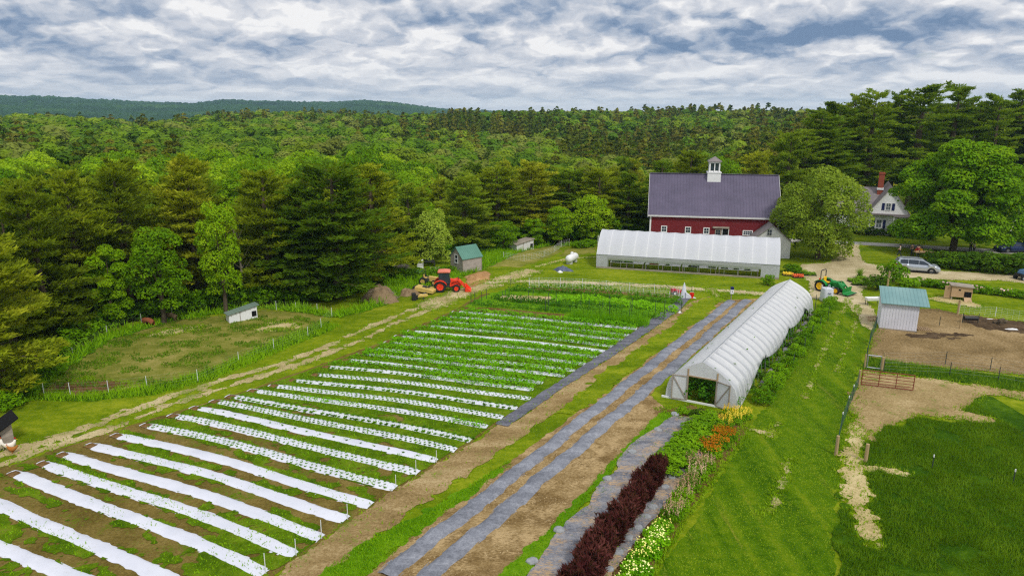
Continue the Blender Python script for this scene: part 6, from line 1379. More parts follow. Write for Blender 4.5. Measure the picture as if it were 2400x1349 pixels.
# propane tank
p = G(1341, 618); t_ = thing('propane_tank', 'white propane tank lying on blocks on the grass left of the greenhouse', 'tank', p + Vector((0, .5, 0)), R_(62))
Mx = Matrix.Translation((0, 0, .75)) @ Matrix.Rotation(PI / 2, 4, 'Y')
MB().lathe([(.01, -1.45), (.25, -1.40), (.42, -1.25), (.5, -1.02), (.5, 1.02), (.42, 1.25), (.25, 1.40), (.01, 1.45)], 20, Mx).build('shell', M['white'], t_, True)
MB().lathe([(.22, 1.2), (.22, 1.42), (.15, 1.5), (.01, 1.52)], 12).build('dome', M['white'], t_, True)
for x in (-.8, .8): MB().box(x - .12, x + .12, -.38, .38, -.02, .34).build('block', M['offwhite'], t_)
def heap(name, label, cat, px, py, rx, ry, h_, m, seed, group=None, n=26, rz=0.0, rough=.35):
    """Low uneven mound."""
    V, F = [], []; rg = np.random.default_rng(seed)
    for j in range(9):
        for k in range(n):
            a = 2 * PI * k / n; f = j / 8; w_ = 1 + rough * (float(vnoise(np.cos(a) * 2 + seed, np.sin(a) * 2, seed)) - .5) * 2
            z = h_ * (1 - f ** 1.7) * (1 + rough * 1.2 * (float(vnoise(np.cos(a) * f * 4 + 9, np.sin(a) * f * 4, seed + 3)) - .5)) - .03 * f
            V.append((math.cos(a) * rx * f * w_, math.sin(a) * ry * f * w_, z))
    F = [(j * n + k, j * n + (k + 1) % n, (j + 1) * n + (k + 1) % n, (j + 1) * n + k) for j in range(8) for k in range(n)]
    o = link(name, mesh_np(name, V, F), m, None, True); o.location = G(px, py); o.rotation_euler = (0, 0, rz); return tag(o, label, cat, group)
M['tarp'] = plain('dark_blue_tarp', lin(78, 88, 112), .45, .4); M['bluetarp'] = plain('blue_tarp', lin(70, 104, 140), .4); M['brush'] = vary('dead_brush', lin(116, 96, 70), lin(160, 138, 108), 4, .95, .1, .8, 18, d=.1)
heap('tarp_heap', 'crumpled dark blue tarp heap on grass below the propane tank', 'tarp', 1319, 634, 1.15, .9, .55, M['tarp'], 3, n=30, rough=.6)
o = heap('tarp_scrap', 'white cloth scrap at the foot of the blue tarp heap', 'cloth', 1312, 638, .35, .25, .28, M['white'], 5)
heap('blue_tarp', 'blue tarp lying in weeds beside the lumber pile', 'tarp', 982, 637, 1.1, .6, .3, M['bluetarp'], 6)
heap('chip_heap', 'orange-brown wood-chip heap at the foot of the grey shed', 'heap', 1118, 652, 1.6, 1.3, .55, M['chips'], 8)
# brush pile: mound with twigs
o = heap('brush_pile', 'big pale brush pile of cut branches at the wood edge left of the tractor', 'brush pile', 892, 702, 2.0, 1.6, 1.5, M['brush'], 10, rough=.5); rg = random.Random(4); mb = MB()
for k in range(160):
    a = rg.uniform(0, 6.28); f = rg.random() ** .5; p = Vector((math.cos(a) * 2.0 * f, math.sin(a) * 1.6 * f, 1.45 * (1 - f ** 1.7))); d = Vector((rg.uniform(-1, 1), rg.uniform(-1, 1), rg.uniform(-.1, .6))).normalized() * rg.uniform(.4, 1.0); mb.bar(p - d * .5, p + d * .5, .02, 4, .008)
mb.build('twigs', M['deadwood'], o)
o = heap('brush_pile', 'smaller brown brush heap between the big brush pile and the tractor', 'brush pile', 955, 690, 1.1, .9, .8, M['brush'], 12, rough=.6)
# lumber, pallets
def stack(name, label, px, py, rz, n, L, m, seed, w_=.2):
    o = thing(name, label, 'lumber', G(px, py), rz); rg = random.Random(seed)
    for k in range(n):
        z = .05 + (k // 4) * .13; y = (k % 4) * .24 - .4 + rg.uniform(-.06, .06); b = MB().box(-L / 2 * rg.uniform(.7, 1), L / 2 * rg.uniform(.8, 1.1), -w_ / 2, w_ / 2, -.05, .05).build('board', m, o); b.location = (rg.uniform(-.2, .2), y, z); b.rotation_euler = (rg.uniform(-.1, .1), rg.uniform(-.12, .12), rg.uniform(-.22, .22))
    return o
stack('lumber_pile', 'jumbled pile of weathered boards at the wood edge', 932, 634, R_(28), 22, 2.8, M['oldwood'], 2)
def pallet(px, py, rz, label, tilt=0.0, z=0.0, m='wood'):
    t_ = thing('pallet', label, 'pallet', G(px, py) + Vector((0, 0, z)), rz, 'wooden pallets about the farm'); t_.rotation_euler = (tilt, 0, rz)
    for k in range(7): MB().box(-.6 + k * .187, -.6 + k * .187 + .11, -.5, .5, .10, .13).build('slat', M[m], t_)
    for y in (-.46, 0, .40): MB().box(-.6, .6, y, y + .07, 0, .098).build('runner', M[m], t_)
pallet(1020, 636, R_(12), 'grey pallet leaning upright left of the grey shed', R_(62), .1, 'oldwood'); pallet(2163, 772, R_(-8), 'pale pallet lying at the foot of the goat shelter')
pallet(2048, 752, R_(10), 'pale pallet standing at the left of the goat shelter', R_(40))
t_ = thing('old_fridge', 'white appliance box standing among weeds behind the lumber pile', 'appliance', G(985, 628), R_(8)); MB().box(-.4, .4, -.35, .35, 0, 1.1).build('cabinet', M['white'], t_, bevel=.04); MB().box(-.36, .36, -.365, -.349, .35, 1.04).build('door', M['offwhite'], t_); MB().bar((.3, -.39, .5), (.3, -.39, .9), .02).build('handle', M['galv'], t_)
t_ = thing('scrap_rack', 'low dark scrap rack in the weeds behind the lumber pile', 'rack', G(1003, 624), R_(4))
for x in (-.9, .9): MB().box(x - .05, x + .05, -.3, .3, 0, .8).build('upright', M['steel'], t_)
MB().box(-.9, .9, -.3, .3, .6, .68).box(-.2, .7, -.2, .2, .68, .95).build('shelf', M['steel'], t_)
t_ = thing('cover_bundle', 'bundle of white row cover draped over a stake at the end of the netting', 'row cover', G(1602, 698), 0)
MB().lathe([(.40, 0), (.34, .35), (.26, .8), (.13, 1.4), (.02, 1.75)], 10, Matrix.Scale(.7, 4, (0, 1, 0))).build('hanging_cloth', M['wplastic'], t_, True); MB().prism([(.1, .02), (1.35, .02), (.9, .22), (.4, .55), (.1, .75)], -.35, .1).build('trailing_cloth', M['wplastic'], t_, True, bevel=.05)
t_ = thing('bucket', 'bright red bucket on the ground cloth beside the white row cover', 'bucket', G(1621, 699), 0); M['redplastic'] = plain('red_plastic', lin(226, 24, 16), .4); t_.scale = (1.5, 1.5, 1.5)
MB().lathe([(.12, 0), (.16, .36), (.175, .36), (.175, .39), (.15, .39), (.11, .03)], 14).build('shell', M['redplastic'], t_, True); MB().tube([(-.16, 0, .36), (-.12, 0, .5), (.12, 0, .5), (.16, 0, .36)], .01, 5).build('handle', M['galv'], t_)
o = heap('white_rag', 'scrap of white cloth lying on the ground cloth edge', 'cloth', 1593, 733, .25, .2, .2, M['white'], 14)
# bulk bag
p = G(1940, 708); t_ = thing('bulk_bag', 'big white bulk bag with a dark printed word in front of the green tractor', 'bag', p + Vector((0, .45, 0)), R_(4)); rg = random.Random(2); rings = []
for z, w_ in ((0, .50), (.15, .58), (.5, .56), (.9, .55), (1.25, .54), (1.45, .50), (1.5, .3)):
    rings.append([(math.copysign(abs(math.cos(a)) ** .5, math.cos(a)) * w_ * rg.uniform(.96, 1.04), math.copysign(abs(math.sin(a)) ** .5, math.sin(a)) * w_ * rg.uniform(.96, 1.04), z) for a in np.linspace(0, 2 * PI, 21)[:-1]])
MB().loft(rings).build('sack', M['wplastic'], t_, True)
for sx_ in (-.4, .4):
    for sy in (-.4, .4): MB().tube([(sx_ - .12, sy, 1.4), (sx_ - .06, sy, 1.68), (sx_ + .06, sy, 1.68), (sx_ + .12, sy, 1.4)], .025, 5).build('lifting_loop', M['wplastic'], t_)
mb = MB()   # a short dark word, too small to read
for k, (x, h_) in enumerate(((-.16, .13), (-.09, .09), (-.02, .09), (.05, .11), (.12, .09))): mb.box(x, x + .022, -.625, -.60, .95, .95 + h_).box(x, x + .055, -.624, -.60, .95 + (.04 if k % 2 else 0), .97 + (.04 if k % 2 else 0)).box(x + .04, x + .058, -.6245, -.60, .95, .95 + h_ * .6)
mb.build('printed_word', M['navy'], t_)
# troughs and feeders
t_ = thing('white_trough', 'white trough on legs left of the teal-roofed shelter', 'trough', G(2042, 715), R_(4)); MB().add([(x, y, z) for x, y, z in ((-.6, -.25, .55), (.8, -.25, .55), (.8, .25, .55), (-.6, .25, .55), (-.65, -.32, .85), (.85, -.32, .85), (.85, .32, .85), (-.65, .32, .85), (-.6, -.27, .84), (.8, -.27, .84), (.8, .27, .84), (-.6, .27, .84), (-.55, -.2, .6), (.75, -.2, .6), (.75, .2, .6), (-.55, .2, .6))], [(3, 2, 1, 0), (0, 1, 5, 4), (1, 2, 6, 5), (2, 3, 7, 6), (3, 0, 4, 7), (4, 5, 9, 8), (5, 6, 10, 9), (6, 7, 11, 10), (7, 4, 8, 11), (8, 9, 13, 12), (9, 10, 14, 13), (10, 11, 15, 14), (11, 8, 12, 15), (12, 13, 14, 15)]).build('basin', M['white'], t_)
for x in (-.55, .75):
    for y in (-.2, .2): MB().bar((x, y, 0), (x, y, .58), .03).build('leg', M['steel'], t_)
t_ = thing('hay_feeder', 'dark feeder trough hung on posts at the back of the dirt paddock', 'trough', G(2273, 757), R_(-4)); MB().lathe([(.22, -.62), (.22, .62)], 10, Matrix.Translation((0, 0, .5)) @ Matrix.Rotation(PI / 2, 4, 'Y')).build('barrel', M['black'], t_, True)
for x in (-.72, .72): MB().bar((x, 0, 0), (x, 0, .95), .035).build('post', M['tpost'], t_)
def rock(px, py, r, label, group, seed, m, name='rock'):
    rg = np.random.default_rng(seed); bm = bmesh.new(); bmesh.ops.create_icosphere(bm, subdivisions=2, radius=r)
    for v_ in bm.verts: v_.co *= 1 + .28 * (float(vnoise(v_.co.x / r * 1.6 + seed, v_.co.y / r * 1.6 + v_.co.z / r, seed)) - .5) * 2; v_.co.z = max(v_.co.z * .6, -r * .25)
    me = bpy.data.meshes.new(name); bm.to_mesh(me); bm.free(); o = link(name, me, m); o.location = G(px, py) + Vector((0, 0, r * .2)); o.rotation_euler = (0, 0, rg.uniform(0, 6)); return tag(o, label, 'rock', group)
M['stone'] = vary('grey_stone', lin(120, 124, 128), lin(168, 170, 172), 3, .9, .15, .5, 16)
for i, (px, py) in enumerate([(1582, 972), (1542, 1009), (1482, 1061), (1424, 1124), (1311, 1243), (1247, 1316)]): rock(px, py, .27, 'flat grey stone weighing down the ground cloth, %s along its grassy edge' % ordw(i), 'stones on the ground cloth, left edge', i, M['stone'])
for i, (px, py) in enumerate([(1575, 1120), (1560, 1142), (1530, 1190), (1515, 1212), (1495, 1238), (1475, 1262), (1450, 1296), (1425, 1335)]): rock(px, py, .24, 'grey stone between purple shrubs and flowers, %s from the far end' % ordw(i), 'stones between shrubs and flowers', 20 + i, M['stone'])
for i, (px, py) in enumerate([(2336, 758), (2346, 752), (2356, 757), (2345, 762)]):
    o = MB().lathe([(.13, -.35), (.14, .35)], 9, Matrix.Rotation(PI / 2, 4, 'Y')).build('log', M['bark']); o.location = G(px, py) + Vector((0, 0, .13 if i < 3 else .34)); o.rotation_euler = (0, 0, .4 * i); tag(o, 'short dark log, %s from left in the heap by the paddock mud' % ORD[i], 'log', 'logs in the dirt paddock')
heap('white_sheet_scrap', 'crumpled white sheet lying on the paddock mud near the logs', 'sheet', 2372, 772, .9, .35, .12, M['white'], 21); heap('white_sheet_scrap', 'flat pale scrap left of the logs on the paddock mud', 'sheet', 2320, 748, .5, .25, .08, M['offwhite'], 22)
t_ = thing('utility_cart', 'dark cart with blue cover cut by the right picture edge beside the drive', 'cart', G(2396, 655), R_(10)); MB().box(-.7, .9, -.5, .5, .45, .75).build('bed', M['black'], t_); MB().prism([(-.55, .75), (.8, .75), (.6, 1.25), (-.3, 1.2)], -.45, .45).build('cover', M['bluetarp'], t_, bevel=.08)
for x in (-.45, .65):
    for s in (-1, 1): wheel(t_, x, s * .55, .3, .18, 'alloy', s)
# plant sale trays and pots by the drive
M['redflower'] = leafmat('red_flowers', lin(196, 70, 40), lin(224, 110, 70), 3, .2); M['yelflower'] = leafmat('yellow_flowers', lin(214, 176, 24), lin(240, 214, 80), 3, .2); M['pinkflower'] = leafmat('pink_flowers', lin(222, 170, 172), lin(240, 212, 210), 3, .2); M['orangeflower'] = leafmat('orange_flowers', lin(150, 84, 10), lin(186, 112, 22), 2, .2)
for i, (px, py, mt, w_, d_) in enumerate([(1862, 632, 'limebush', 1.6, 1.0), (1876, 640, 'birchleaf', 1.6, .9), (1897, 645, 'limebush', 1.5, .9), (1870, 650, 'redflower', 1.2, .8), (1846, 645, 'yelflower', 1.2, .8), (2002, 660, 'limebush', 1.4, .8), (2018, 655, 'birchleaf', 1.2, .8), (2012, 668, 'limebush', 1.5, .7), (2035, 665, 'bush', 1.3, .8)]):
    o = thing('plant_flat', '%s flat of potted plants by the gravel yard, counted from the greenhouse' % ORD[i], 'plant flat', G(px, py), R_(-4), 'flats of plants by the gravel yard'); MB().box(-w_ / 2, w_ / 2, -d_ / 2, d_ / 2, 0, .14).build('flat', M['black'], o)
    rng = np.random.default_rng(40 + i); n = 380; P = np.stack([rng.uniform(-w_ / 2, w_ / 2, n), rng.uniform(-d_ / 2, d_ / 2, n), rng.uniform(.14, .42, n)], -1); V, F = leafcards(P, np.tile([0, -.2, 1.], (n, 1)), .15, .6, rng); link('leaves', mesh_np('leaves', V, F), M[mt], o)
t_ = thing('plant_pot', 'black pot with a tall yellowish grass beside the green tractor', 'potted plant', G(2014, 652), 0); MB().lathe([(.25, 0), (.32, .4), (.28, .4), (.26, .36)], 12).build('pot', M['black'], t_, True)
rng = np.random.default_rng(3); n = 120; V, F = needlecards(rng.normal(0, .08, (n, 3)) * [1, 1, 0] + [0, 0, .38], np.stack([rng.normal(0, .35, n), rng.normal(0, .35, n), np.ones(n)], -1), .9, .05, rng, .1); link('blades', mesh_np('blades', V, F), M['birchleaf'], t_)
# ---------------------------------------------------------------- single trees, shrubs, beds
def single(spec, label, px, py, ytop, wpx, rz=0.0, cat='tree', group=None, tilt=(0, 0)):
    p = lib(spec); x, y = G2(px, py); top = ZT(ytop, x, y); dep = y * CP + H_ * SP; bb = BBX(p); s = top / bb[1]; sw = wpx * dep / F_ / bb[0]
    return plant_tree(p, label, cat, (x, y, 0), rz, (sw, sw, s), group, tilt)
single(broad_tree('willow_tree', 12, 6.5, 301, 'willow', nl=36, leaves=30000, size=.30, bottom=.02, lobe=.27, flat=.95, dome=True, shape=1.3), 'round silvery green willow between the red barn and the farmhouse', 1916, 606, 386, 190)
single(broad_tree('maple_tree', 15, 7.5, 302, 'maple', nl=62, leaves=56000, size=.40, bottom=.04, lobe=.25, flat=.66, dome=True), 'huge dark green maple hiding the right half of the farmhouse', 2232, 592, 322, 240)
single(broad_tree('willow_tree', 9, 4.2, 303, 'palewillow', nl=22, leaves=9000, size=.32, bottom=.02, lobe=.3, flat=1.2, dome=True), 'pale yellow-green weeping willow at the wood edge above the lumber pile', 1014, 616, 487, 96)
# birch with leaning white trunks
x, y = G2(2350, 588); t_ = thing('birch_tree', 'leaning white-barked birch at the right picture edge behind the dark blue car', 'tree', (x, y, 0)); k = 1.0
seg = [([(-.3, 0, 0), (.5, 0, 3.0), (1.7, .2, 6.5), (2.0, .3, 9.5), (2.3, .3, 12)], [.22, .19, .15, .1, .03]), ([(-.1, .3, 0), (.7, .3, 3.2), (1.5, .3, 6.2)], [.16, .12, .05]), ([(1.7, .2, 6.5), (2.8, .1, 8.6), (3.6, 0, 11)], [.1, .07, .02]), ([(1.5, .2, 5.8), (.8, 0, 8.5), (.6, 0, 11)], [.08, .05, .02])]
limb_mesh(seg, 7).build('trunk', M['birch'], t_, True); rng = np.random.default_rng(4); P, N = [], []
for c, r in (((2.3, .3, 11.5), 1.6), ((3.5, 0, 10), 1.5), ((.8, 0, 10), 1.5), ((2.6, 0, 7.8), 1.4), ((.9, .3, 7.2), 1.3), ((3.0, .2, 6.0), 1.2), ((1.9, .2, 9.3), 1.3)):
    d = sphere_pts(420, rng); P.append(np.array(c) + d * r * rng.uniform(.4, 1.05, (420, 1))); N.append(d)
V, F = leafcards(np.concatenate(P), np.concatenate(N), .26, .6, rng); link('crown', mesh_np('birch_crown', V, F), M['birchleaf'], t_)
# dead branches above the maple, dead snags in the wood
def snag(px, py, ytop, label, seed, z0=0.0, n=9):
    x, y = G2(px, py); h_ = ZT(ytop, x, y) - z0; rg = random.Random(seed); mb = MB().tube([(0, 0, 0), (.1, 0, h_ * .5), (rg.uniform(-.5, .5), 0, h_ * .85), (rg.uniform(-.8, .8), 0, h_)], [.16, .12, .07, .02], 6)
    for k in range(n):
        z = h_ * rg.uniform(.3, .92); a = rg.uniform(0, 6.28); l_ = rg.uniform(.8, 2.2); mb.tube([(0.05, 0, z), (math.cos(a) * l_ * .5, math.sin(a) * l_ * .5, z + l_ * .5), (math.cos(a) * l_, math.sin(a) * l_, z + l_ * 1.1)], [.05, .03, .01], 4)
    o = mb.build('dead_tree', M['deadwood']); o.location = (x, y, z0); return tag(o, label, 'dead tree')
snag(2238, 560, 318, 'bare dead branches standing up behind the maple crown', 1, n=22); snag(2280, 560, 335, 'thin dead tree top right of the maple crown', 2, n=10)
snag(266, 742, 583, 'pale leaning dead trunk left of the narrow bright tree at the wood edge', 3, -1); snag(572, 716, 512, 'pale dead trunk beside the slender tree at the wood edge', 4, -1); snag(503, 712, 600, 'short pale dead snag between bright tree and slender tree', 5, -1); snag(1440, 552, 470, 'grey dead snag left of the barn gable', 6, -2)
# shrubs along the wood edge
def bush_at(px, py, wpx, hpx, label, group=None, mat=None, cat='bush', k=0, name=None):
    x, y = G2(px, py); dep = y * CP + H_ * SP; p = BUSH2[(mat, k % 3)] if mat else BUSH[k % 4]; bb = BBX(p); sw = wpx * dep / F_ / bb[0]; s = (ZT(py - hpx, x, y)) / bb[1]; zt = float(terrain(x, y))
    o = plant_tree(p, label, cat, (x, y, min(0, zt) - .05), RNG.uniform(0, 6.28), (sw, sw, s), group)
    if name: o.name = name
    return o
BUSH2 = {}
def purple_spec(seed):
    rng = np.random.default_rng(seed); n = 3400; a = rng.uniform(0, 6.28, n); r = np.sqrt(rng.random(n)) * .95; top = 1.0 + 1.2 * vnoise(np.cos(a) * r * 3.5 + seed, np.sin(a) * r * 3.5, seed) - .45 * r * r; z = top * rng.uniform(.05, 1, n) ** .7
    V, F = needlecards(np.stack([np.cos(a) * r * (.55 + .45 * z / 2), np.sin(a) * r * (.55 + .45 * z / 2), z], -1), np.stack([np.cos(a) * .35, np.sin(a) * .35, np.full(n, 1.0)], -1), .26, .10, rng, .45)
    return ('purple_shrub', mesh_np('purple_crown', V, F), 'purple', MB().tube([(0, 0, -.2), (0, 0, 1.2)], .04, 5), 'bark')
for mt in ('darkbush', 'limebush', 'purple'):
    for k in range(3): BUSH2[(mt, k)] = lib(purple_spec(130 + k)) if mt == 'purple' else lib(broad_tree('shrub' if mt != 'purple' else 'purple_shrub', 2.0, 1.1, 120 + k + len(mt), mt, nl=12, leaves=2600 if mt == 'purple' else 1500, size=.13 if mt == 'purple' else .2, bottom=.02, lobe=.4, flat=1.25 if mt == 'purple' else .8))
EB = [(20, 955, 70, 40), (60, 930, 80, 45), (105, 880, 90, 50), (130, 838, 80, 46), (170, 806, 84, 48), (205, 790, 70, 44), (240, 772, 76, 50), (276, 758, 64, 46), (310, 748, 70, 40), (345, 740, 60, 36), (385, 738, 66, 40), (425, 730, 62, 44), (465, 728, 66, 50), (500, 722, 64, 56), (535, 722, 76, 70), (575, 716, 70, 58), (610, 712, 64, 50), (645, 710, 70, 48), (685, 706, 72, 46), (725, 704, 70, 42), (765, 702, 70, 40), (806, 696, 66, 40), (845, 684, 60, 42),
      (880, 664, 56, 34), (905, 650, 50, 30), (945, 652, 56, 26), (975, 650, 50, 24), (1015, 646, 44, 22), (1048, 640, 40, 20), (960, 612, 44, 30), (1000, 604, 46, 30), (1045, 598, 50, 30), (1085, 590, 50, 26), (1125, 584, 56, 40), (1165, 578, 60, 46), (1205, 574, 60, 48), (1245, 570, 54, 44), (1285, 566, 56, 52), (1325, 566, 56, 60), (1360, 566, 56, 56), (1395, 566, 50, 50), (1430, 562, 60, 54), (1470, 562, 56, 50), (1505, 562, 50, 40), (1362, 580, 40, 18), (1384, 578, 34, 20)]
for i, (px, py, w_, h_) in enumerate(EB): bush_at(px, py, w_, h_, 'green bush, %s from the left along the wood edge' % ordw(i), 'bushes along the wood edge', k=i)
LM = [(1990, 544, 44, 16), (2030, 549, 50, 20), (2066, 550, 40, 18), (2098, 553, 40, 16), (1960, 545, 50, 24), (2285, 560, 60, 40), (2330, 552, 60, 50), (2390, 560, 70, 60), (2420, 590, 70, 80), (2170, 560, 60, 24)]
for i, (px, py, w_, h_) in enumerate(LM): bush_at(px, py, w_, h_, 'low green shrub, %s from the left below the farmhouse' % ordw(i) if i < 4 else ['shrub under the round willow beside the road', 'tall shrub behind the maple, left one', 'tall shrub behind the maple near the birch', 'tall shrub right of the birch trunk', 'light green bush cut by the right picture edge above the drive', 'shrub beside the farmhouse porch'][i - 4], 'shrubs around the farmhouse', 'darkbush' if i < 4 else None, k=i)
HG = [(2188, 622, 50, 34), (2222, 627, 54, 40), (2258, 631, 56, 44), (2294, 634, 58, 46), (2330, 638, 58, 48), (2366, 642, 60, 52), (2400, 645, 60, 54)]
for i, (px, py, w_, h_) in enumerate(HG): bush_at(px, py, w_ * 1.25, h_, 'dark hedge shrub, %s from the silver minivan along the drive' % ordw(i), 'dark hedge along the drive', 'darkbush', k=i, cat='hedge shrub')
for i, (px, py, w_, h_, lb) in enumerate([(2092, 660, 62, 50, 'big green bush in front of the silver minivan tail'), (2055, 678, 60, 34, 'green bush behind the two wooden posts'), (2125, 672, 50, 22, 'low green bush left of the pink peonies'), (1800, 668, 30, 26, 'weedy bush at the right end of the long greenhouse'), (1856, 640, 40, 24, 'weedy bush behind the far end of the white tunnel'), (1640, 978, 46, 20, 'dark low bush at the near end of the white tunnel'), (1600, 968, 40, 16, 'small bush left of the tunnel door')]): bush_at(px, py, w_, h_, lb, None, 'darkbush' if i in (1, 5) else None, k=i)
# peonies along the drive
for i in range(13):
    px = 2150 + i * 21; py = 668 + i * 2.6; o = bush_at(px, py, 34, 20, 'leafy peony clump, %s from the left along the gravel drive' % ordw(i), 'peony bed along the gravel drive', None, 'peony', k=i, name='peony_plant')
    if i in (1, 3, 5, 6, 7, 9, 10, 8):
        rng = np.random.default_rng(i); n = 16; bx = BBX(BUSH[i % 4]); c = np.stack([rng.uniform(-.8, .8, 6), rng.uniform(-1.2, .2, 6), rng.uniform(1.3, 2.1, 6)], -1); P = (c[:, None] + rng.normal(0, .10, (6, n, 3))).reshape(-1, 3); V, F = leafcards(P, P * 0 + [0, -.5, .8], .2, .8, rng); link('blossoms', mesh_np('blossoms', V, F), M['pinkflower'], o)
# bushy row right of the tunnel (two lines)
k = 0
for j in range(17):
    f = j / 16; a = G(1786, 944); b = G(1948, 712); q_ = a.lerp(b, f); px, py = PXY(q_.x, q_.y, 0); sc_ = 44 - 19 * f
    bush_at(px, py, sc_ * 1.2, sc_ * .85, 'lush green bush, %s from the near end of the row right of the white tunnel' % ordw(j), 'bushy row right of the white tunnel', None, k=j)
for j in range(9):
    f = j / 8; a = G(1760, 915); b = G(1900, 735); q_ = a.lerp(b, f); px, py = PXY(q_.x, q_.y, 0); sc_ = 26 - 12 * f
    bush_at(px, py, sc_ * 1.2, sc_ * .6, 'low vine plant, %s from the near end between tunnel and bushy row' % ordw(j), 'low plants beside the white tunnel', 'darkbush', k=j)
psheet('ground_cloth', [(1775, 905), (1800, 870), (1850, 800), (1900, 735), (1915, 735), (1875, 800), (1822, 872), (1792, 912)], 8 * LZ, M['fabric'], .15, amp=.1, kind=None, label='narrow grey ground cloth between the white tunnel and the bushy row', cat='ground cloth')
# purple shrubs, lime shrubs, flowers at the bottom
for i, (px, py, w_, h_) in enumerate([(1530, 1136, 56, 66), (1508, 1168, 62, 72), (1484, 1200, 66, 76), (1458, 1232, 70, 80), (1432, 1268, 76, 84), (1408, 1306, 80, 88), (1384, 1348, 86, 90), (1352, 1398, 96, 96), (1545, 1112, 40, 56)]):
    bush_at(px, py, w_ * .86, h_ * .98, 'dark burgundy shrub, %s from the far end of the purple row' % ordw(i) if i < 8 else 'smallest upright burgundy shrub at the far end of the purple row', 'burgundy shrub row', 'purple', 'shrub', k=i)
for i in range(10):
    f = i / 9; px, py = 1662 - 102 * f, 992 + 112 * f; bush_at(px + (6 if i % 2 else -6), py, 66 + 12 * f, 30 + 10 * f, 'bright lime-green shrub, %s from the tunnel end of its row' % ordw(i), 'lime green shrub row', 'limebush', 'shrub', k=i)
def clump(px, py, w_, h_, leaf, flower, label, group, seed, dens=300, nf=60, spike=True, cat='flowers'):
    """Perennial clump: leaves below, flower spikes or heads above."""
    p = G(px, py); dep = p.y * CP + H_ * SP; wd = w_ * dep / F_; hh = ZT(py - h_, p.x, p.y); o = thing('flower_clump', label, cat, p, 0, group); rng = np.random.default_rng(seed)
    n = int(dens * max(1, wd * wd)); a = rng.uniform(0, 6.28, n); r = np.sqrt(rng.random(n)) * wd / 2; P = np.stack([np.cos(a) * r, np.sin(a) * r, rng.uniform(.08, .75, n) * hh * (1 - (r / wd) ** 2)], -1)
    V, F = leafcards(P, np.tile([0, -.2, 1.], (n, 1)), .15, .5, rng); link('leaves', mesh_np('leaves', V, F), M[leaf], o)
    n = int(nf * max(1, wd * wd)); a = rng.uniform(0, 6.28, n); r = np.sqrt(rng.random(n)) * wd / 2 * .9; B0 = np.stack([np.cos(a) * r, np.sin(a) * r, np.full(n, hh * .6)], -1)
    if spike:
        m = 7; P = (B0[:, None] + np.stack([rng.normal(0, .02, (n, m)), rng.normal(0, .02, (n, m)), np.linspace(0, hh * .42, m)[None] * rng.uniform(.7, 1.2, (n, 1))], -1)).reshape(-1, 3); V, F = leafcards(P, P * 0 + [0, -1., .3], .055, .8, rng, .8)
    else:
        P = B0 + np.stack([B0[:, 0] * 0, B0[:, 0] * 0, rng.uniform(.05, .35, n) * hh], -1); V, F = leafcards(P, np.tile([0, -.4, 1.], (n, 1)), .085, .8, rng, .4)
    link('blossoms', mesh_np('blossoms', V, F), M[flower], o); return o
M['palespike'] = leafmat('pale_pink_spikes', lin(170, 130, 104), lin(204, 172, 146), 2, .2); M['creamflower'] = leafmat('pale_yellow_flowers', lin(228, 216, 110), lin(246, 240, 170), 2, .2)
for i, (px, py) in enumerate([(1700, 1000), (1722, 990), (1742, 980), (1712, 978)]): clump(px, py, 42, 26, 'bush', 'yelflower', 'yellow-spiked flower clump, %s at the top of the flower bed' % ordw(i), 'yellow flower clumps', i, 300, 34)
for i, (px, py) in enumerate([(1702, 1030), (1686, 1048), (1668, 1066), (1690, 1028), (1654, 1056)]): clump(px, py, 50, 28, 'bush', 'orangeflower', 'rusty orange flower clump, %s below the yellow flowers' % ordw(i), 'rusty orange flower clumps', 10 + i, 300, 90, False)
for i, (px, py) in enumerate([(1650, 1100), (1632, 1122), (1616, 1146), (1600, 1170), (1588, 1196), (1574, 1216), (1624, 1096)]): clump(px, py, 54, 34, 'bush', 'palespike', 'pale pinkish spiked flower clump, %s below the rusty orange flowers' % ordw(i), 'pale pink flower clumps', 20 + i, 340, 26)
for i, (px, py) in enumerate([(1552, 1242), (1532, 1262), (1545, 1272), (1512, 1290), (1526, 1300), (1494, 1316), (1480, 1340), (1505, 1345), (1462, 1372)]): clump(px, py, 52, 26, 'crop', 'creamflower', 'pale yellow flower clump, %s from the top at the bottom of the flower bed' % ordw(i), 'pale yellow flower clumps', 40 + i, 360, 26, False)
# tall garden rows at the head of the field
def rowplants(name, label, pts, wd, hgt, dens, size, mat, seed, upright=False):
    P = PP(pts); rng = np.random.default_rng(seed); out = []
    L = [math.dist(P[i], P[i + 1]) for i in range(len(P) - 1)]
    for i in range(len(P) - 1):
        n = int(L[i] * wd * dens); s = rng.random(n); o_ = rng.uniform(-.5, .5, n) * wd; nx, ny = -(P[i + 1][1] - P[i][1]) / L[i], (P[i + 1][0] - P[i][0]) / L[i]
        x = P[i][0] + (P[i + 1][0] - P[i][0]) * s + nx * o_; y = P[i][1] + (P[i + 1][1] - P[i][1]) * s + ny * o_; nz = fbm(x * .9, y * .9, seed, 3)
        k = nz > .25; out.append(np.stack([x, y, hgt * (.35 + 1.1 * nz) * rng.uniform(.1, 1, n) * (1 - (np.abs(o_) / wd) ** 2)], -1)[k])
    P3 = np.concatenate(out); n = len(P3)
    if upright: V, F = needlecards(P3 * [1, 1, .1], np.tile([0, 0, 1.], (n, 1)), hgt * rng.uniform(.6, 1.1, n), .05, rng, .12)
    else: V, F = leafcards(P3, np.tile([0, -.3, 1.], (n, 1)), size, .6, rng)
    o = link(name, mesh_np(name, V, F), M[mat]); return tag(o, label, 'crop row', None, 'thing')
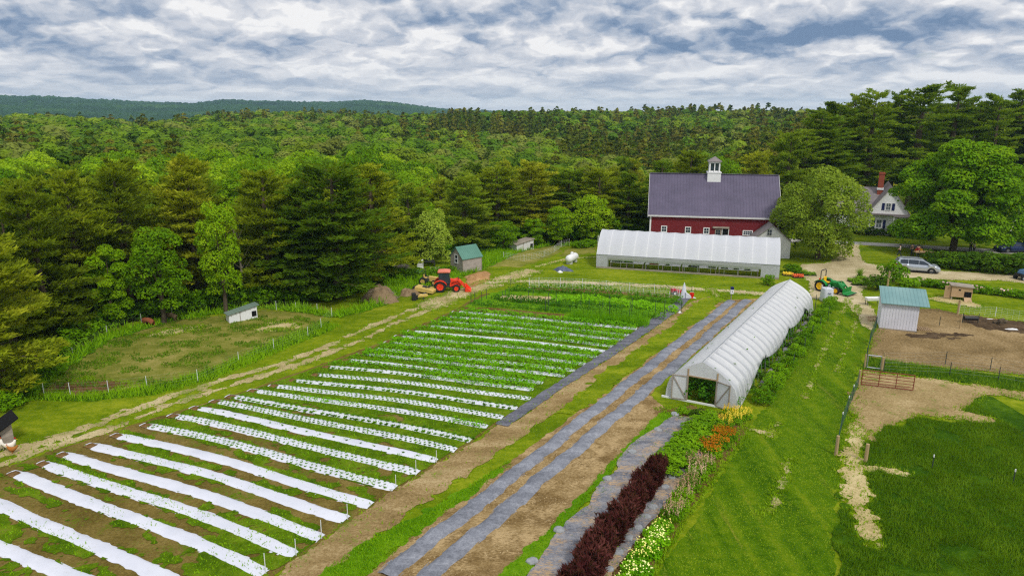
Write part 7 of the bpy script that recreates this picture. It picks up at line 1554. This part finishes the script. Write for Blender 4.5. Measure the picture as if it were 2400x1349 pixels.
rowplants('row_foliage', 'tall dark green bushy row in front of the white garden netting', [(1192, 680), (1240, 684), (1350, 688), (1450, 698), (1600, 714)], 1.0, 1.1, 90, .24, 'cropdark', 1)
rowplants('row_foliage', 'leafy row crossing the middle of the tall garden', [(1290, 706), (1400, 712), (1500, 722), (1588, 732)], 1.5, .95, 70, .26, 'crop', 2)
rowplants('row_foliage', 'dark leafy row behind the front stakes of the tall garden', [(1150, 702), (1250, 710), (1350, 722), (1460, 728)], 1.1, .75, 80, .24, 'cropdark', 3)
rowplants('row_foliage', 'patchy dark front row of the tall garden with bare gaps', [(1106, 716), (1180, 720), (1260, 727), (1340, 733)], .9, .6, 60, .22, 'cropdark', 4)
rowplants('row_foliage', 'green row at the right front of the tall garden beside the ground cloth', [(1340, 733), (1420, 738), (1500, 742), (1560, 746)], 1.4, .8, 70, .24, 'cropdark', 5)
rowplants('grain_foliage', 'strip of tall upright green stalks in front of the tall garden', [(1335, 748), (1400, 752), (1460, 758), (1520, 764)], 1.6, 1.0, 130, .2, 'crop', 6, True)
psheet('garden_turf', [(1085, 722), (1130, 696), (1200, 674), (1260, 678), (1600, 700), (1610, 712), (1520, 768), (1320, 752), (1320, 738), (1100, 722)], 6 * LZ, M['weeds'], .2, amp=.5, bias=.0)
psheet('seed_bed', [(1086, 722), (1150, 722), (1240, 730), (1325, 738), (1318, 748), (1200, 738), (1088, 728)], 9 * LZ, M['darksoil'], .15, amp=.12); psheet('seed_bed', [(1180, 692), (1290, 696), (1345, 702), (1290, 708), (1200, 704), (1165, 700)], 9 * LZ, M['track'], .15, amp=.3); psheet('seed_bed', [(1250, 674), (1400, 679), (1590, 696), (1585, 700), (1400, 688), (1250, 680)], 9 * LZ, M['darksoil'], .15, amp=.15)
# ---------------------------------------------------------------- grass and weeds as blades
def blades(name, label, field, box, n, h0, h1, wd, mat, seed, jit=.35, clump=None, z=0.0):
    rng = np.random.default_rng(seed); x = rng.uniform(box[0], box[1], n); y = rng.uniform(box[2], box[3], n); f = field(x, y); k = f > 0; x, y = x[k], y[k]
    nz = fbm(x * .5, y * .5, seed, 4); L = (h0 + (h1 - h0) * nz) * rng.uniform(.6, 1.2, len(x)); V, F = needlecards(np.stack([x, y, np.full(len(x), z)], -1), np.tile([.05, -.05, 1.0], (len(x), 1)), L, wd, rng, jit)
    o = link(name, mesh_np(name, V, F), M[mat]); return tag(o, label, 'grass', None, 'stuff')
PAD = PP([(1990, 1022), (2040, 1036), (2090, 1008), (2160, 978), (2260, 988), (2330, 995), (2345, 980), (2262, 962), (2312, 930), (2430, 938), (2480, 960), (2480, 1420), (1945, 1420), (1955, 1240), (1975, 1100)]); WORN = linefield([(2010, 1000), (2000, 1050), (1998, 1090), (2000, 1130), (2010, 1170), (2024, 1215), (2036, 1262)], .7, .5, 1.1); WORN2 = linefield([(2000, 1092), (2060, 1098), (2115, 1110)], .3, .3, 1.1)
def padfield(x, y): return np.minimum(np.minimum(sd_poly(x, y, PAD) + 1.6 * (fbm(x * .5, y * .5, 8, 4) - .5), -WORN(x, y)), -WORN2(x, y))
sheet('long_turf', padfield, (10, 34, 18, 46), .15, 3 * LZ, M['deepgrass'])
blades('tall_grass', 'rank dark green grass of the near paddock', lambda x, y: np.minimum(padfield(x, y), fbm(x * .7, y * .7, 18, 4) - .33), (10, 32, 19, 44), 150000, .12, .5, .035, 'grass', 3)
STR = PP([(2036, 838), (2120, 852), (2230, 866), (2480, 896), (2480, 932), (2300, 902), (2150, 882), (2070, 872), (2016, 866)]); strf = lambda x, y: sd_poly(x, y, STR) + .3 * (fbm(x, y, 4, 3) - .5)
sheet('long_turf', strf, (20, 45, 38, 56), .2, 3 * LZ, M['deepgrass']); blades('tall_grass', 'strip of long grass between the two paddocks', strf, (20, 45, 38, 56), 30000, .15, .5, .05, 'grass', 4)
VER = PP([(55, 938), (55, 924), (200, 926), (350, 905), (500, 862), (640, 800), (770, 750), (800, 765), (660, 824), (520, 884), (370, 926), (200, 942)]); blades('verge_grass', 'tall grass verge along the front of the grazed pasture', lambda x, y: sd_poly(x, y, VER), (-40, -8, 36, 62), 60000, .2, .6, .06, 'lightgrass', 5)
BK = PP([(0, 960), (60, 930), (120, 860), (240, 785), (400, 742), (560, 722), (700, 715), (780, 735), (850, 720), (900, 690), (900, 650), (1060, 640), (1060, 600), (1180, 578), (1390, 570), (1390, 580), (1300, 574), (1220, 590), (1180, 610), (1070, 655), (960, 680), (900, 716), (800, 745), (620, 722), (400, 752), (250, 800), (140, 880), (70, 940)]); blades('weed_bank', 'bank of rank weeds between the fields and the wood', lambda x, y: sd_poly(x, y, BK) + .5 * (fbm(x * .6, y * .6, 3) - .5), (-45, 16, 38, 105), 170000, .3, 1.0, .12, 'lightgrass', 6, .5)
psheet('weedy_bank', [(0, 960), (60, 930), (120, 860), (240, 785), (400, 742), (560, 722), (700, 715), (780, 735), (850, 720), (900, 690), (900, 650), (1060, 640), (1060, 600), (1180, 578), (1390, 570), (1390, 580), (1300, 574), (1220, 590), (1180, 610), (1070, 655), (960, 680), (900, 716), (800, 745), (620, 722), (400, 752), (250, 800), (140, 880), (70, 940)], LZ, M['weeds'], .3, amp=.6)
def edge_grass():
    VV = []; rng = np.random.default_rng(60)
    for f, (x0, x1, y0, y1) in EDGEF:
        n = int(min(60000, (x1 - x0) * (y1 - y0) * 160)); x = rng.uniform(x0, x1, n); y = rng.uniform(y0, y1, n)
        d = f(x, y); k = (d > -.25) & (d < .75 * rng.random(n) ** 2.2); x, y = x[k], y[k]
        if len(x) > 9000: x, y = x[:9000], y[:9000]
        V, _ = needlecards(np.stack([x, y, np.full(len(x), .01)], -1), np.tile([0, -.1, 1.0], (len(x), 1)), rng.uniform(.06, .22, len(x)), .075, rng, .6); VV.append(V)
    V = np.concatenate(VV); o = link('edge_grass', mesh_np('edge_grass', V, np.arange(len(V)).reshape(-1, 4)), M['lanegrass']); tag(o, 'grass creeping in over the edges of the dirt', 'grass', None, 'stuff')
edge_grass()
FAB = PP([(1236, 1352), (1290, 1272), (1382, 1180), (1444, 1102), (1492, 1031), (1578, 976), (1610, 976), (1560, 1050), (1450, 1190), (1340, 1352)])
blades('cloth_weeds', 'small weeds poking through the strawy ground cloth', lambda x, y: np.minimum(sd_poly(x, y, FAB), fbm(x * 1.3, y * 1.3, 71, 3) - .64), (0, 14, 20, 40), 60000, .05, .18, .06, 'lightgrass', 15, .7)
PLOT = PP([(760, 1440), (870, 1345), (985, 1248), (1205, 1080), (1445, 907), (1690, 708), (1765, 705), (1640, 815), (1555, 880), (1515, 928), (1550, 960), (1495, 1022), (1395, 1124), (1285, 1240), (1125, 1395), (1085, 1450)])
rng = np.random.default_rng(90); n = 60000; x = rng.uniform(-12, 24, n); y = rng.uniform(18, 72, n); k = (sd_poly(x, y, PLOT) > .1) & (fbm(x * .9, y * .9, 91, 4) > .42); x, y = x[k], y[k]; n = len(x)
V, F = leafcards(np.stack([x, y, np.full(n, .035)], -1), np.tile([0, 0, 1.], (n, 1)), rng.uniform(.04, .13, n), .35, rng, .25); o = link('straw_litter', mesh_np('straw_litter', V, F), M['straw']); tag(o, 'bits of straw and clods littering the brown soil plot', 'straw', None, 'stuff')
LANEP = PP([(1500, 1420), (1760, 1006), (1840, 900), (1905, 760), (1950, 712), (2000, 760), (2030, 800), (2010, 880), (1990, 1000), (1975, 1090), (1960, 1200), (1950, 1420)])
blades('lane_grass', 'short mown grass of the lane', lambda x, y: sd_poly(x, y, LANEP), (2, 34, 19, 62), 200000, .03, .10, .035, 'lanegrass', 7, .6)
PASP = PP([(95, 915), (180, 815), (270, 770), (400, 752), (540, 738), (620, 724), (760, 734), (745, 762), (640, 806), (500, 868), (350, 908), (200, 926), (110, 925)])
blades('pasture_tufts', 'scattered weed tufts on the grazed pasture', lambda x, y: np.minimum(sd_poly(x, y, PASP), fbm(x * .8, y * .8, 51, 4) - .54), (-40, -8, 40, 66), 60000, .08, .35, .09, 'grass', 8, .6)
for i, (p_, nn) in enumerate((([(690, 1420), (770, 1330), (830, 1285), (920, 1238), (980, 1214), (1060, 1164), (1190, 1082), (1198, 1088), (1100, 1164), (990, 1240), (930, 1288), (840, 1360), (770, 1440)], 40000), ([(1110, 1420), (1170, 1345), (1300, 1225), (1430, 1085), (1545, 968), (1600, 962), (1530, 1010), (1445, 1088), (1385, 1165), (1310, 1250), (1225, 1360), (1180, 1430)], 40000))):
    Q_ = PP(p_); a_ = np.array(Q_); blades('strip_grass', ['grass strip beside the left grey mulch strip', 'grass strip along the edge of the strawy ground cloth'][i], lambda x, y, Q_=Q_: sd_poly(x, y, Q_) + .4 * (fbm(x, y, 3) - .5), (a_[:, 0].min(), a_[:, 0].max(), a_[:, 1].min(), a_[:, 1].max()), nn, .06, .26, .05, 'lightgrass', 9 + i, .6)
# ---------------------------------------------------------------- people and animals
M['skin'] = plain('skin', lin(204, 160, 132), .6, .3, 0, .04); M['hair'] = plain('dark_hair', (.025, .018, .014, 1), .7); M['jean'] = plain('dark_trousers', (.025, .03, .045, 1), .85)
M['shirtgrey'] = plain('pale_shirt', (.52, .5, .5, 1), .85); M['shirtred'] = plain('red_shirt', lin(164, 34, 66), .85); M['shirttan'] = plain('brown_shirt', lin(120, 96, 84), .85)
def skin_body(name, pts, edges, rad, m, parent, sub=1):
    me = bpy.data.meshes.new(name); me.from_pydata(pts, edges, []); o = link(name, me, None, parent); o.modifiers.new('skin', 'SKIN')
    for i, r in enumerate(rad): me.skin_vertices[0].data[i].radius = (r, r)
    me.skin_vertices[0].data[0].use_root = True; s = o.modifiers.new('sub', 'SUBSURF'); s.levels = s.render_levels = sub
    dg = bpy.context.evaluated_depsgraph_get(); ev = bpy.data.meshes.new_from_object(o.evaluated_get(dg)); o.modifiers.clear(); old = o.data; o.data = ev; ev.name = name; bpy.data.meshes.remove(old)
    ev.materials.clear(); ev.materials.append(m); ev.polygons.foreach_set('use_smooth', np.ones(len(ev.polygons), bool)); return o
def person(label, loc, rz, shirt, legs=((.0, .18), (.0, -.18)), arms=((.1, -.05, .85), (.1, .05, .85)), h_=1.72, group=None):
    """One skinned figure; legs = forward offset of knee and foot, arms = hand positions; clothes are their own shells."""
    k = h_ / 1.72; o = thing('person', label, 'person', loc, rz, group); o.scale = (k, k, k)
    (k1, f1), (k2, f2) = legs
    P = [(0, 0, .93), (0, 0, 1.15), (0, 0, 1.40), (.01, 0, 1.50), (.03, 0, 1.62), (.02, 0, 1.72)]; E = [(0, 1), (1, 2), (2, 3), (3, 4), (4, 5)]; Rr = [.12, .115, .11, .052, .085, .06]
    for s, (kk, ff) in ((1, (k1, f1)), (-1, (k2, f2))):
        b = len(P); P += [(0, s * .09, .88), (kk + .02, s * .10, .50), (ff - .02, s * .10, .08), (ff + .14, s * .11, .035)]; E += [(0, b), (b, b + 1), (b + 1, b + 2), (b + 2, b + 3)]; Rr += [.085, .058, .042, .036]
    for s, hp in ((1, arms[0]), (-1, arms[1])):
        b = len(P); hx, hy, hz = hp; sh = Vector((0, s * .19, 1.40)); hd_ = Vector((hx, s * .25 + hy, hz)); el = (sh + hd_) / 2 + Vector((-.07, s * .04, -.02)); P += [tuple(sh), tuple(el), tuple(hd_)]; E += [(2, b), (b, b + 1), (b + 1, b + 2)]; Rr += [.055, .042, .034]
        d = (hd_ - el).normalized()
        for j, (l_, o2) in enumerate(((.07, -.03), (.085, -.01), (.08, .01), (.07, .03), (.05, .05))): P.append(tuple(hd_ + d * l_ + Vector((o2, 0, 0)))); E.append((b + 2, len(P) - 1)); Rr.append(.009)
    skin_body('body', P, E, Rr, M['skin'], o, 1)
    tops = P[:3] ; n0 = 6 + 8
    arm = [(n0, n0 + 1, n0 + 2), (n0 + 8, n0 + 9, n0 + 10)]
    SP_ = [P[0], P[1], P[2]] ; SE = [(0, 1), (1, 2)]; SR = [.140, .132, .128]
    for a in arm: b = len(SP_); mid = Vector(P[a[1]]).lerp(Vector(P[a[0]]), .15); SP_ += [P[a[0]], tuple(mid)]; SE += [(2, b), (b, b + 1)]; SR += [.07, .058]
    skin_body('shirt', SP_, SE, SR, M[shirt], o, 1)
    LP_ = [(0, 0, .96)]; LE = []; LR = [.135]
    for s in (0, 1): b = 6 + s * 4; q_ = len(LP_); LP_ += [P[b], P[b + 1], P[b + 2]]; LE += [(0, q_), (q_, q_ + 1), (q_ + 1, q_ + 2)]; LR += [.10, .072, .056]
    skin_body('trousers', LP_, LE, LR, M['jean'], o, 1)
    hb = MB(); hb.lathe([(.02, 1.755), (.075, 1.735), (.10, 1.68), (.10, 1.62), (.085, 1.56)], 12, Matrix.Translation((-.012, 0, 0)), False); hb.build('hair', M['hair'], o, True)
    fc = MB().bar((.115, 0, 1.635), (.135, 0, 1.615), .014, 6, .018).bar((.095, -.035, 1.65), (.113, -.035, 1.65), .010).bar((.095, .035, 1.65), (.113, .035, 1.65), .010).box(.098, .114, -.026, .026, 1.572, 1.582); fc.build('face', M['hair'], o)
    for s in (-1, 1): MB().box(f1 if s > 0 else f2, (f1 if s > 0 else f2) + .17, s * .11 - .045, s * .11 + .045, 0, .085).build('shoe', M['black'], o, bevel=.015)
    return o
person('person in pale shirt striding over the lawn behind the minivan', G(2107, 601), R_(165), 'shirtgrey', ((.18, .30), (-.10, -.34)), ((.30, -.02, 1.05), (-.12, .0, .95)))
person('person in greyish shirt at the left end of the market table', G(2136, 599), R_(200), 'shirttan', ((.05, .06), (-.02, -.05)), ((.28, -.05, 1.1), (.1, 0, .88)), 1.7)
person('person in crimson shirt standing at the market table', G(2150, 603), R_(80), 'shirtred', ((.0, .05), (0, -.05)), ((.35, -.08, 1.05), (.35, -.08, 1.05)), 1.78)
person('person in dark clothes standing right of the maple trunk', G(2273, 592), R_(-100), 'jean', ((.0, .05), (0, -.05)), ((.2, -.05, 1.0), (.2, -.05, 1.0)), 1.7)
person('person in pale top beside the one in dark clothes', G(2281, 594), R_(-60), 'shirtgrey', ((.0, .05), (0, -.05)), ((.1, 0, .9), (.15, -.05, .95)), 1.62)
t_ = thing('market_table', 'long pale market table with produce crates on the lawn under the maple', 'table', G(2162, 603), R_(4)); MB().box(-1.3, 1.3, -.4, .4, .76, .82).build('table_top', M['wood'], t_)
for x in (-1.15, 1.15):
    for y in (-.32, .32): MB().bar((x, y, 0), (x, y, .76), .035, sq=True).build('leg', M['steel'], t_)
tp = G(2162, 603)
for i, (x, mt) in enumerate(((-.95, 'redflower'), (-.35, 'yelflower'), (.25, 'limebush'), (.85, 'birchleaf'))):
    o = thing('produce_crate', '%s crate of produce from the left on the market table' % ORD[i], 'crate', (tp.x + x, tp.y, .82), 0, 'crates on the market table'); MB().box(-.24, .24, -.18, .18, 0, .03).box(-.24, .24, -.18, -.16, .03, .18).box(-.24, .24, .16, .18, .03, .18).box(-.24, -.22, -.16, .16, .03, .18).box(.22, .24, -.16, .16, .03, .18).build('crate', M['wood'], o)
    rng = np.random.default_rng(i); n = 70; V, F = leafcards(np.stack([rng.uniform(-.2, .2, n), rng.uniform(-.15, .15, n), rng.uniform(.1, .38, n)], -1), np.tile([0, 0, 1.], (n, 1)), .12, .7, rng); link('produce', mesh_np('produce', V, F), M[mt], o)
M['pigbrown'] = vary('rusty_bristles', lin(128, 74, 50), lin(160, 98, 66), 4, .85, .15, .2, 30); M['piggrey'] = vary('dusty_bristles', lin(104, 88, 66), lin(142, 120, 90), 4, .85, .15, .2, 30)
def pig(label, loc, rz, m, k=1.0):
    o = thing('pig', label, 'pig', loc, rz); o.scale = (k, k, k)
    P = [(-.42, 0, .52), (-.15, 0, .55), (.15, 0, .54), (.40, 0, .53), (.58, 0, .48), (.74, 0, .38), (.86, 0, .33)]; E = [(i, i + 1) for i in range(6)]; Rr = [.19, .25, .26, .23, .16, .11, .065]
    for s in (-1, 1):
        b = len(P); P += [(-.44, s * .14, .36), (-.36, s * .15, .26), (-.48, s * .15, .17), (-.45, s * .15, .03)]; E += [(0, b), (b, b + 1), (b + 1, b + 2), (b + 2, b + 3)]; Rr += [.12, .075, .045, .045]
        b = len(P); P += [(.36, s * .14, .34), (.38, s * .15, .19), (.37, s * .15, .03)]; E += [(3, b), (b, b + 1), (b + 1, b + 2)]; Rr += [.10, .055, .045]
        b = len(P); P += [(.54, s * .11, .60), (.62, s * .15, .66)]; E += [(4, b), (b, b + 1)]; Rr += [.05, .03]
    b = len(P); P += [(-.62, 0, .58), (-.68, .04, .50)]; E += [(0, b), (b, b + 1)]; Rr += [.025, .012]
    skin_body('body', P, E, Rr, M[m], o, 1); return o
pig('rusty brown pig grazing near the back fence of the pasture', G(350, 763), R_(160), 'pigbrown', 1.05); pig('dusty dark pig grazing by the back fence, right of the rusty one', G(403, 750), R_(170), 'piggrey', 1.0)
M['henwhite'] = vary('white_feathers', lin(214, 206, 190), lin(238, 232, 220), 6, .9, .1, .3, 30); M['henbrown'] = vary('brown_feathers', lin(150, 92, 40), lin(184, 122, 62), 6, .9, .1, .3, 30)
def hen(label, loc, rz, m, k=1.0):
    o = thing('hen', label, 'hen', loc, rz); o.scale = (k, k, k)
    P = [(-.05, 0, .24), (.08, 0, .26), (.16, 0, .36), (.18, 0, .45), (-.18, 0, .30), (-.26, 0, .42)]; E = [(0, 1), (1, 2), (2, 3), (0, 4), (4, 5)]; Rr = [.12, .10, .055, .045, .07, .04]
    for s in (-1, 1): b = len(P); P += [(0, s * .05, .10), (.01, s * .05, .02)]; E += [(0, b), (b, b + 1)]; Rr += [.03, .014]
    skin_body('body', P, E, Rr, M[m], o, 1); MB().bar((.21, 0, .45), (.27, 0, .43), .016, 5, .004).build('beak', M['yellow'], o); MB().box(.15, .21, -.008, .008, .48, .53).build('comb', M['redlight'], o); return o
hen('white-backed brown hen standing in front of the grey shelter', G(27, 1056), R_(40), 'henwhite', 1.5); hen('brown hen pecking at the foot of the white-backed one', G(30, 1062), R_(200), 'henbrown', 1.2); hen('white hen sitting at the doorway of the grey shelter', G(5, 1056), R_(120), 'henwhite', 1.5)
# ---------------------------------------------------------------- air between here and the hills
hm = bpy.data.materials.new('haze'); hm.use_nodes = True; nt = hm.node_tree; nt.nodes.clear(); ho = nt.nodes.new('ShaderNodeOutputMaterial'); pv = nt.nodes.new('ShaderNodeVolumePrincipled')
pv.inputs['Color'].default_value = (.48, .74, .98, 1); pv.inputs['Density'].default_value = HAZE_D; pv.inputs['Anisotropy'].default_value = .1; nt.links.new(pv.outputs[0], ho.inputs['Volume'])
hz_ = MB().box(-5200, 5200, -1300, 4800, -40, 105).build('haze', hm); tag(hz_, kind='stuff')
